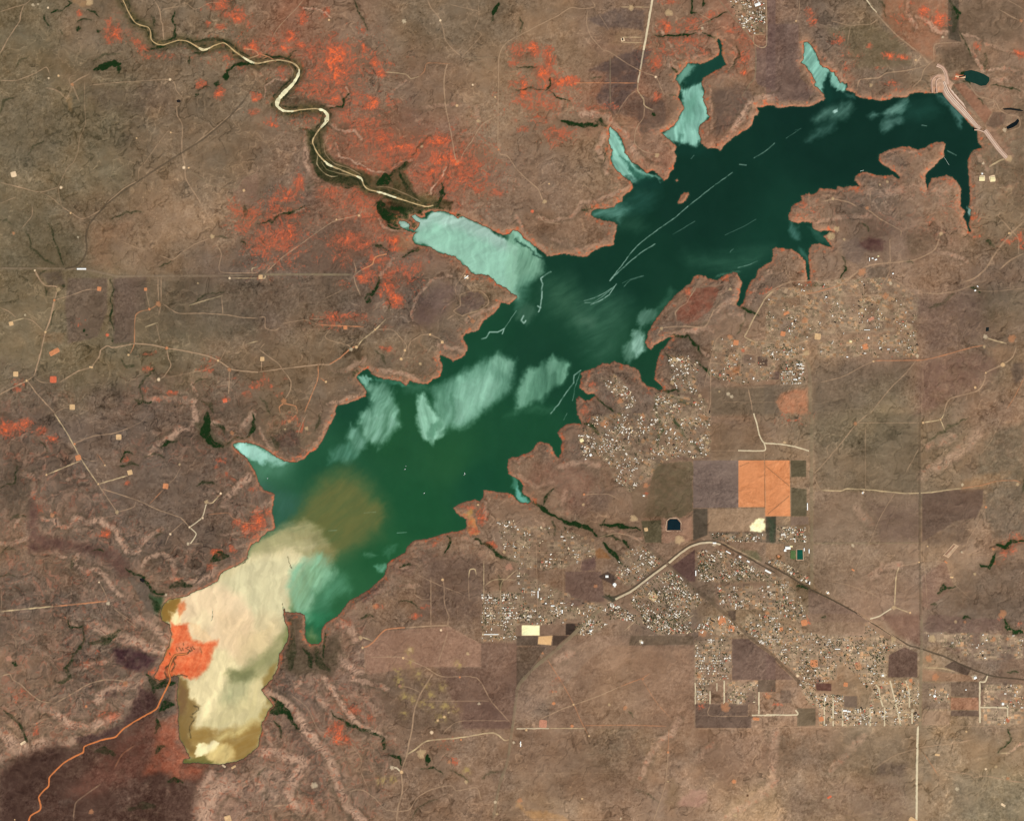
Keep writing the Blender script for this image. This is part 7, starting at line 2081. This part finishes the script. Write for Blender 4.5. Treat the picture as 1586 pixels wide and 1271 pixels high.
# larger roofs: "sheet x y length width angle colour kind label" (sheet units for x,y; cells for size)
SHEDS = [
 ('C2',1215,795,6,2.4,0,'w','shop row with white roof at the top of the highway curve'), ('C2',1300,852,9,1.8,-28,'w','long white retail strip on the north side of the highway'),
 ('C2',1372,880,4,3,-28,'w','square white store beside the highway east of the oak streets'), ('C2',1422,908,5,2.6,-28,'w','bright white store next to the square white store'),
 ('C2',1540,968,9,3,-28,'w','widest white warehouse of the oak streets'), ('C2',602,1050,6,3.4,0,'w','white cross-shaped school hall at the west end of the highway'),
 ('C2',602,1052,3,7,0,'w','tall white wing of the cross-shaped school hall'), ('D2',18,972,9,2.6,-28,'w','long white depot by the railway in the east of town'),
 ('D2',268,1040,2,5,-5,'w','narrow white tower shed at the highway bend'), ('D2',255,572,1.6,12,0,'w','very long thin white shed on the eastern field road'),
 ('D2',135,825,9,5,0,'w','big bright white school building'), ('D2',118,840,4,4,0,'w','white annex of the big school building'), ('D2',155,815,5,3,0,'c','cream gymnasium of the big school building'),
 ('D2',235,835,1.8,5,0,'w','slim white grandstand shed east of the dark green sports field'),('D2',265,845,1.6,7,0,'w','row of white sheds along the eastern town edge'),
 ('D2',595,488,2,3,0,'w','white barn beside the plain cross track'), ('D2',380,1100,4,2,38,'w','tilted white barn in the eastern pasture'),
 ('D1',655,318,3,2,0,'w','white hangar in the walled compound'), ('D1',675,326,4,2.2,20,'w','bright white plant hall in the walled compound'), ('D1',636,325,1.2,6,0,'w','long narrow white shed at the west wall of the compound'),
 ('D1',690,305,3,1.6,0,'c','cream store of the walled compound'), ('D1',205,968,10,1.8,0,'w','long white roof across the top of the dense block'), ('D1',180,1062,6,2.6,0,'w','wide white roof in the middle of the dense block'),
 ('D1',205,1052,3,2.2,0,'w','white roof right of the wide one in the dense block'), ('D1',500,923,3,1.8,0,'w','lone white roof on the south edge of the lane lots'), ('D1',752,876,4,1.2,0,'w','thin white roof on the south east lane lots'),
 ('D1',620,757,10,1,0,'w','white roofs strung in a row above the lane lots'), ('D1',1285,515,3,2.4,30,'w','white farm hall beside the curving eastern road'), ('D1',1300,490,3,1.4,-40,'w','white barn above the eastern farm hall'),
 ('D1',370,555,3,2.2,0,'w','bright white house group on the hillside lots'), ('D1',520,828,4,3,0,'c','cream barn above the lane lots'), ('D1',780,412,2.6,2.4,20,'w','white hall at the track fork south of the compound'),
 ('D0',1328,1068,2.6,2.6,0,'w','small white pump house east of the twin inlets'), ('D0',1325,1100,9,7,0,'c','wide cream works yard roof east of the twin inlets'), ('D0',1392,1102,8,8,0,'c','square cream works yard roof at the right of the pair'),
 ('A1',502,383,16,2.6,0,'w','very long white roof beside the western highway bend'), ('B1',1278,433,8,1.6,38,'w','slanting white roof strip near the mint arm shore'),
 ('C0',652,245,2,3.4,0,'d','dark tank on the square northern pad'), ('B3',1430,122,24,1.2,0,'w','long row of white roofs below the west lots'), ('C3',770,172,4,3,-50,'w','white dish-shaped barn in the southern pasture'),
 ('C3',25,795,1.6,9,0,'w','narrow upright white roof below the cream southern road'), ('C3',455,100,4,4,0,'w','white round-topped hall on the roadside lots'), ('D3',1455,548,4,4,0,'w','white farm hall of the south east farm'),
 ('D3',1035,500,4,4,30,'w','white diamond-set roof of the plains farm'), ('D3',1228,462,2,2,0,'w','small white roof alone on the south east plain'), ('D3',485,590,7,3,0,'w','white roofs in the middle of the south lanes'),
 ('D3',510,595,6,2,0,'w','white roofs right of the middle of the south lanes'), ('D3',365,520,2,6,0,'w','white upright roof above the south lanes'), ('D3',718,374,4,3,0,'w','white hall at the lower edge of the tree grove'),
 ('D3',1285,388,5,4,30,'w','white depot beside the south east highway'), ('D3',440,212,9,1.4,0,'w','row of pale roofs between the old town and the grove'), ('C2',455,255,4,4,30,'w','bright white villa group on the ridge'),
 ('C2',400,165,6,6,20,'c','cream ring of villas on the ridge'), ('C2',222,1180,6,2,0,'w','white barn row in the farm lots'), ('C2',180,1165,3,2,0,'w','white barn left of the barn row in the farm lots'),
 ('C2',132,1110,1.6,12,0,'w','upright line of white sheds in the farm lots'), ('C2',280,1215,2,6,0,'w','upright white sheds at the edge of the farm lots'), ('C2',1100,980,1.8,9,0,'w','upright white shop row by the rail corner'),
 ('C2',780,505,3,2,0,'w','white barn in the olive fields'), ('C2',555,1000,5,4,0,'w','pale hall at the north bank street'), ('C0',1480,30,10,5,20,'w','dense cluster of white roofs in the north settlement'),
 ('C1',1225,0,0,0,0,'w',''), ('D3',820,600,3,2,0,'w','white trailer hall in the mobile home park'), ('D3',1000,565,0,0,0,'w',''), ('D3',1430,420,3,1.4,-10,'w','')]
for sh, x, y, L, Wd, ang, cc, lab in SHEDS:
    if L <= 0 or not lab: continue
    (x, y), = pts(sh, f'{x},{y}')
    hx, hy = L * CELL / 2 * .9, Wd * CELL / 2 * .9
    if hy > hx: hx, hy, ang = hy, hx, ang + 90
    co_, fs_, mi_ = [], [], []; box(co_, fs_, mi_, -hx, -hy, -5, hx, hy, 6)
    Z = float(hsample(x, y)[0]) + 1.5
    root = link('shed', make_mesh('shed walls', co_, faces=fs_, mats=[mat('shed wall', (188, 178, 164))], smooth=False), loc=(float(wx(x)), float(wy(y)), Z), rz=math.radians(ang), label=lab, category='large building')
    co_, fs_, mi_ = [], [], []; gable(co_, fs_, mi_, -hx, -hy, hx, hy, 6.05, min(hy * .18, 4))
    c = dict(w=(255, 252, 246), c=(248, 232, 176), d=(50, 46, 44))[cc]
    link('roof', make_mesh('shed roof', co_, faces=fs_, mats=[mat('metal roof ' + cc, c, rough=.5, spec=.15, grain=.05, gscale=.06)], smooth=False), parent=root)
    co_, fs_, mi_ = [], [], []; box(co_, fs_, mi_, -hx * .3, -hy - .4, -4, hx * .3 - 1, -hy - .05, 4)
    link('door', make_mesh('shed door', co_, faces=fs_, mats=[mat('shed door', (110, 104, 98))], smooth=False), parent=root)

# ---------------------------------------------------------------- TREES
def tree_geo(seed, r=8.0, leaves=90):
    R_ = random.Random(seed); co, fs, mi = [], [], []
    for k in range(6):      # tapered trunk
        a = k / 6 * 6.283; co.append((math.cos(a) * .7, math.sin(a) * .7, -2)); co.append((math.cos(a) * .3, math.sin(a) * .3, 5))
    for k in range(6): j = (k + 1) % 6; fs.append((2 * k, 2 * j, 2 * j + 1, 2 * k + 1)); mi.append(0)
    lob = [(R_.uniform(-.45, .45) * r, R_.uniform(-.45, .45) * r, R_.uniform(5, 8), R_.uniform(.35, .6) * r) for _ in range(5)]
    for _ in range(leaves):
        cx, cy, cz, cr = R_.choice(lob); t, p = R_.uniform(0, 6.283), math.acos(R_.uniform(-.3, 1)); q = cr * R_.uniform(.7, 1.05)
        x, y, z = cx + q * math.sin(p) * math.cos(t), cy + q * math.sin(p) * math.sin(t), cz + q * .75 * math.cos(p)
        b = len(co); s = R_.uniform(1.0, 1.9)
        for _k in range(4): co.append((x + R_.uniform(-s, s), y + R_.uniform(-s, s), z + R_.uniform(-s, s) * .5))
        fs += [(b, b + 1, b + 2), (b, b + 2, b + 3)]; mi += [1, 1]
    return co, fs, mi
M_BARK = mat('bark', (92, 76, 62)); 
LEAF = [mat('dark oak leaves', (74, 96, 58), grain=.3, gscale=.15), mat('olive mesquite leaves', (98, 102, 70), grain=.3, gscale=.15)]
tg_ = [tree_geo(k) for k in range(4)]
tm = []
for k, (c, f_, m_) in enumerate(tg_): tm.append(make_mesh('tree', c, faces=f_, mats=[M_BARK, LEAF[k % 2]], midx=m_, smooth=False))
to = sorted(range(len(treepl)), key=lambda i: -treepl[i][2]); tsingle = set(to[:295])
sco, sfs, scl = [], [], []
for i, (x, y, s, nm) in enumerate(treepl):
    X, Y, Z = float(wx(x)), float(wy(y)), float(hsample(x, y)[0]) + .5; k = i % 4; a = random.random() * 6.28
    if i in tsingle:
        o = link('tree', tm[k], loc=(X, Y, Z), rz=a, label=f'{"dark green" if k % 2 == 0 else "olive green"} {"broad" if s > 1.25 else "rounded"} tree, {nm} lots, {place_phrase(x, y)}', category='tree', group=f'trees among the {nm} houses'); o.scale = (s, s, s)
    else:
        c, f_, m_ = tg_[k]; b = len(sco); sco += [rot2(v, a, s, X, Y, Z) for v in c]; sfs += [tuple(b + t for t in q) for q in f_]
        scl += [(92, 76, 62)] * 12 + [((74, 96, 58) if k % 2 == 0 else (98, 102, 70))] * (len(c) - 12)
# riparian thickets along the draws
bushes = []
R_ = random.Random(9)
jj, ii = np.nonzero(dk > .55)
sel = np.random.RandomState(4).permutation(len(jj))[:2600]
for q in sel:
    x, y = AX[ii[q]] + R_.uniform(-.5, .5), AY[jj[q]] + R_.uniform(-.5, .5)
    if not (0 < x < W and 0 < y < H): continue
    c, f_, m_ = tg_[R_.randrange(4)]; s = R_.uniform(.45, .9); a = R_.uniform(0, 6.28); X, Y, Z = float(wx(x)), float(wy(y)), float(hsample(x, y)[0])
    keep = 12 + 4 * 30
    b = len(sco); sco += [rot2(v, a, s, X, Y, Z) for v in c[:keep]]; sfs += [tuple(b + t for t in q_) for q_ in f_[:6 + 60]]
    col = (44, 62, 36) if R_.random() < .5 else (64, 72, 44)
    scl += [(92, 76, 62)] * 12 + [col] * (keep - 12)
link('trees', make_mesh('trees', sco, faces=sfs, colour=np.array(scl, float), mats=[mat('far leaves', attr=True, grain=.25, gscale=.1)], smooth=False), kind='stuff', label='scattered trees and thickets in the town and along the creeks')

# ---------------------------------------------------------------- BOATS AND DOCKS
def boat(x, y, s, a, lab):
    co_ = []; fs_ = []
    prof = [(-9, 3.0), (-4, 3.4), (2, 3.2), (7, 1.8), (10, .15)]
    for px, w_ in prof: co_ += [(px, -w_ * .55, -.8), (px, w_ * .55, -.8), (px, w_, 1.6), (px, -w_, 1.6)]
    for k in range(4):
        for e in range(4): b = k * 4; fs_.append((b + e, b + (e + 1) % 4, b + 4 + (e + 1) % 4, b + 4 + e))
    fs_ += [(3, 2, 1, 0), (16, 17, 18, 19)]
    r = link('boat', make_mesh('boat hull', co_, faces=fs_, mats=[mat('white hull', (250, 252, 250), rough=.4, spec=.3)], smooth=False), loc=(float(wx(x)), float(wy(y)), .4), rz=a, label=lab, category='boat', group='white boats on the open lake')
    r.scale = (s, s, s)
    c2, f2, m2 = [], [], []; box(c2, f2, m2, -5, -2.2, 1.62, 2, 2.2, 4); link('cabin', make_mesh('cabin', c2, faces=f2, mats=[mat('white cabin', (240, 246, 244), rough=.4)], smooth=False), parent=r)
    c2, f2, m2 = [], [], []; box(c2, f2, m2, 2.05, -1.8, 1.62, 2.5, 1.8, 3.2); link('windscreen', make_mesh('windscreen', c2, faces=f2, mats=[mat('dark glass', (40, 60, 66), rough=.1, spec=.5)], smooth=False), parent=r)
for sh, x, y, s, a, lab in (('B2', 1268, 368, 1.5, 1.9, 'largest white boat, the one furthest east on the middle lake'), ('B2', 1264, 378, .8, 1.4, 'little white boat right beside the largest one'),
        ('B2', 1020, 489, 1.2, .6, 'white boat alone in mid lake east of the brown plume'), ('B2', 902, 343, 1.2, .2, 'lower white boat of the close pair in mid lake'),
        ('B2', 907, 324, .7, 1.2, 'upper smaller boat of the close pair in mid lake'), ('B2', 57, 399, 1.0, .3, 'white boat off the western mint inlet'), ('C2', 0, 0, 0, 0, '')):
    if lab:
        (x, y), = pts(sh, f'{x},{y}'); boat(x, y, s, a, lab)
def dock(sh, s, lab, w_=.45):
    P = pts(sh, s); co_, fs_, mi_ = [], [], []
    (x0, y0), (x1, y1) = P[0], P[-1]; L = math.hypot(x1 - x0, y1 - y0) * CELL
    box(co_, fs_, mi_, 0, -w_ * 5, 1.4, L, w_ * 5, 2.2); n = int(L / 25)
    r = link('dock', make_mesh('dock deck', co_, faces=fs_, mats=[mat('dock planks', (176, 190, 178))], smooth=False), loc=(float(wx(x0)), float(wy(y0)), 0), rz=math.atan2(-(y1 - y0), x1 - x0), label=lab, category='dock')
    for k in range(n):
        c2, f2, m2 = [], [], []; box(c2, f2, m2, 10 + k * 25, -.8, -8, 11.2 + k * 25, .8, 1.38); link('pile', make_mesh('pile', c2, faces=f2, mats=[mat('dock pile', (110, 100, 88))], smooth=False), parent=r)
dock('D0', '1097,968 1126,1014', 'thin pale dock reaching out from the point between the twin inlets')
dock('D0', '580,1052 602,1046', 'short white dock at the notched cape west of the twin inlets', .8)
dock('B2', '1545,185 1552,200', 'tiny dock on the south shore', .3) if False else None

# ---------------------------------------------------------------- SPORTS GROUND AND ENCLOSURE
def flat(name, sh, s, c, lab, cat, lift=3.0, parent=None):
    P = pts(sh, s); z = max(float(hsample(x, y)[0]) for x, y in P) + lift
    co_, f_ = sheet_poly(P, z); top = [f_[0]]; n = len(co_)
    low = [(x, y, zz - lift - 4) for x, y, zz in co_]; fs_ = top + [(k, k + n, (k + 1) % n + n, (k + 1) % n) if False else ((k + 1) % n, (k + 1) % n + n, k + n, k) for k in range(n)]
    if f_[0][0] != 0: fs_ = top + [(k, k + n, (k + 1) % n + n, (k + 1) % n) for k in range(n)]
    me = make_mesh(name, co_ + low, faces=fs_, mats=[mat(name + ' %d %d %d' % c, c)], smooth=False)
    return link(name, me, parent=parent, label=lab, category=cat)
r = flat('sports_field', 'D2', '192,836 226,836 228,896 192,896', (26, 84, 66), 'dark green rectangular football field inside its pale running track', 'sports field')
flat('running_track', 'D2', '186,830 232,830 234,902 186,902', (176, 148, 120), 'pale running track round the dark green football field', 'running track', lift=2.2)
flat('baseball_field', 'D2', '62,868 80,862 98,874 92,895 66,896', (112, 84, 56), 'brown round baseball diamond west of the football field', 'sports field', lift=2.0)
flat('baseball_infield', 'D2', '70,874 82,872 86,882 74,886', (206, 138, 92), 'small orange infield in the middle of the baseball diamond', 'infield', lift=3.4)
flat('practice_field', 'D2', '152,842 180,842 180,893 152,890', (92, 116, 70), 'pale green practice field between the diamond and the football field', 'sports field')
enc = flat('holding_yard', 'D2', '1153,796 1184,812 1121,887 1086,869', (200, 166, 134), 'tilted tan rectangular holding yard on the eastern plain', 'yard', lift=2)
flat('holding_floor', 'D2', '1154,806 1174,815 1120,876 1098,866', (160, 124, 100), 'brown striped floor inside the tilted holding yard', 'yard floor', lift=2.6)
for k in range(3):
    t = .25 + k * .25
    flat('feed_lane', 'D2', ' '.join(f'{a},{b}' for a, b in ((1154 + 20 * t, 806 + 9 * t), (1157 + 20 * t, 808 + 9 * t), (1101 + 22 * t, 868 + 10 * t), (1098 + 22 * t, 866 + 10 * t))), (214, 184, 150), f'pale feed lane {["nearest the west side", "down the middle", "nearest the east side"][k]} of the tilted holding yard', 'lane', lift=3.2)
# earth berm of the treatment pond
P = pts('C2', '922,660 940,644 988,644 1010,670 1010,720 920,720')
link('pond_berm', strip_mesh('pond_berm', P + [P[0]], [.7, .2, -.2, -.7], [0, 0, 0, 0], [(150, 122, 100), (206, 176, 146), (206, 176, 146), (150, 122, 100)]), label='pale earth berm framing the black square treatment pond', category='embankment', loc=(0, 0, pond_z[2] + 2.5))

# ---- labels: tell look-alikes in one spot apart by where they stand among their like
by = {}
for o in scene.objects:
    if o.parent is None and o.get('category') and o.get('label'): by.setdefault(o['label'], []).append(o)
for lab, os_ in by.items():
    if len(os_) < 2: continue
    os_ = list(os_)
    for word, key in (('westernmost', lambda o: o.location.x), ('easternmost', lambda o: -o.location.x), ('northernmost', lambda o: -o.location.y), ('southernmost', lambda o: o.location.y)):
        if not os_: break
        os_.sort(key=key); os_[0]['label'] = word + ' ' + lab; os_ = os_[1:]
    for o in os_: o['label'] = 'inner ' + lab

for o in scene.objects:
    if o.get('category') and len(o['label'].split()) > 16: o['label'] = o['label'].replace('just ', '').replace(' lots,', ',')
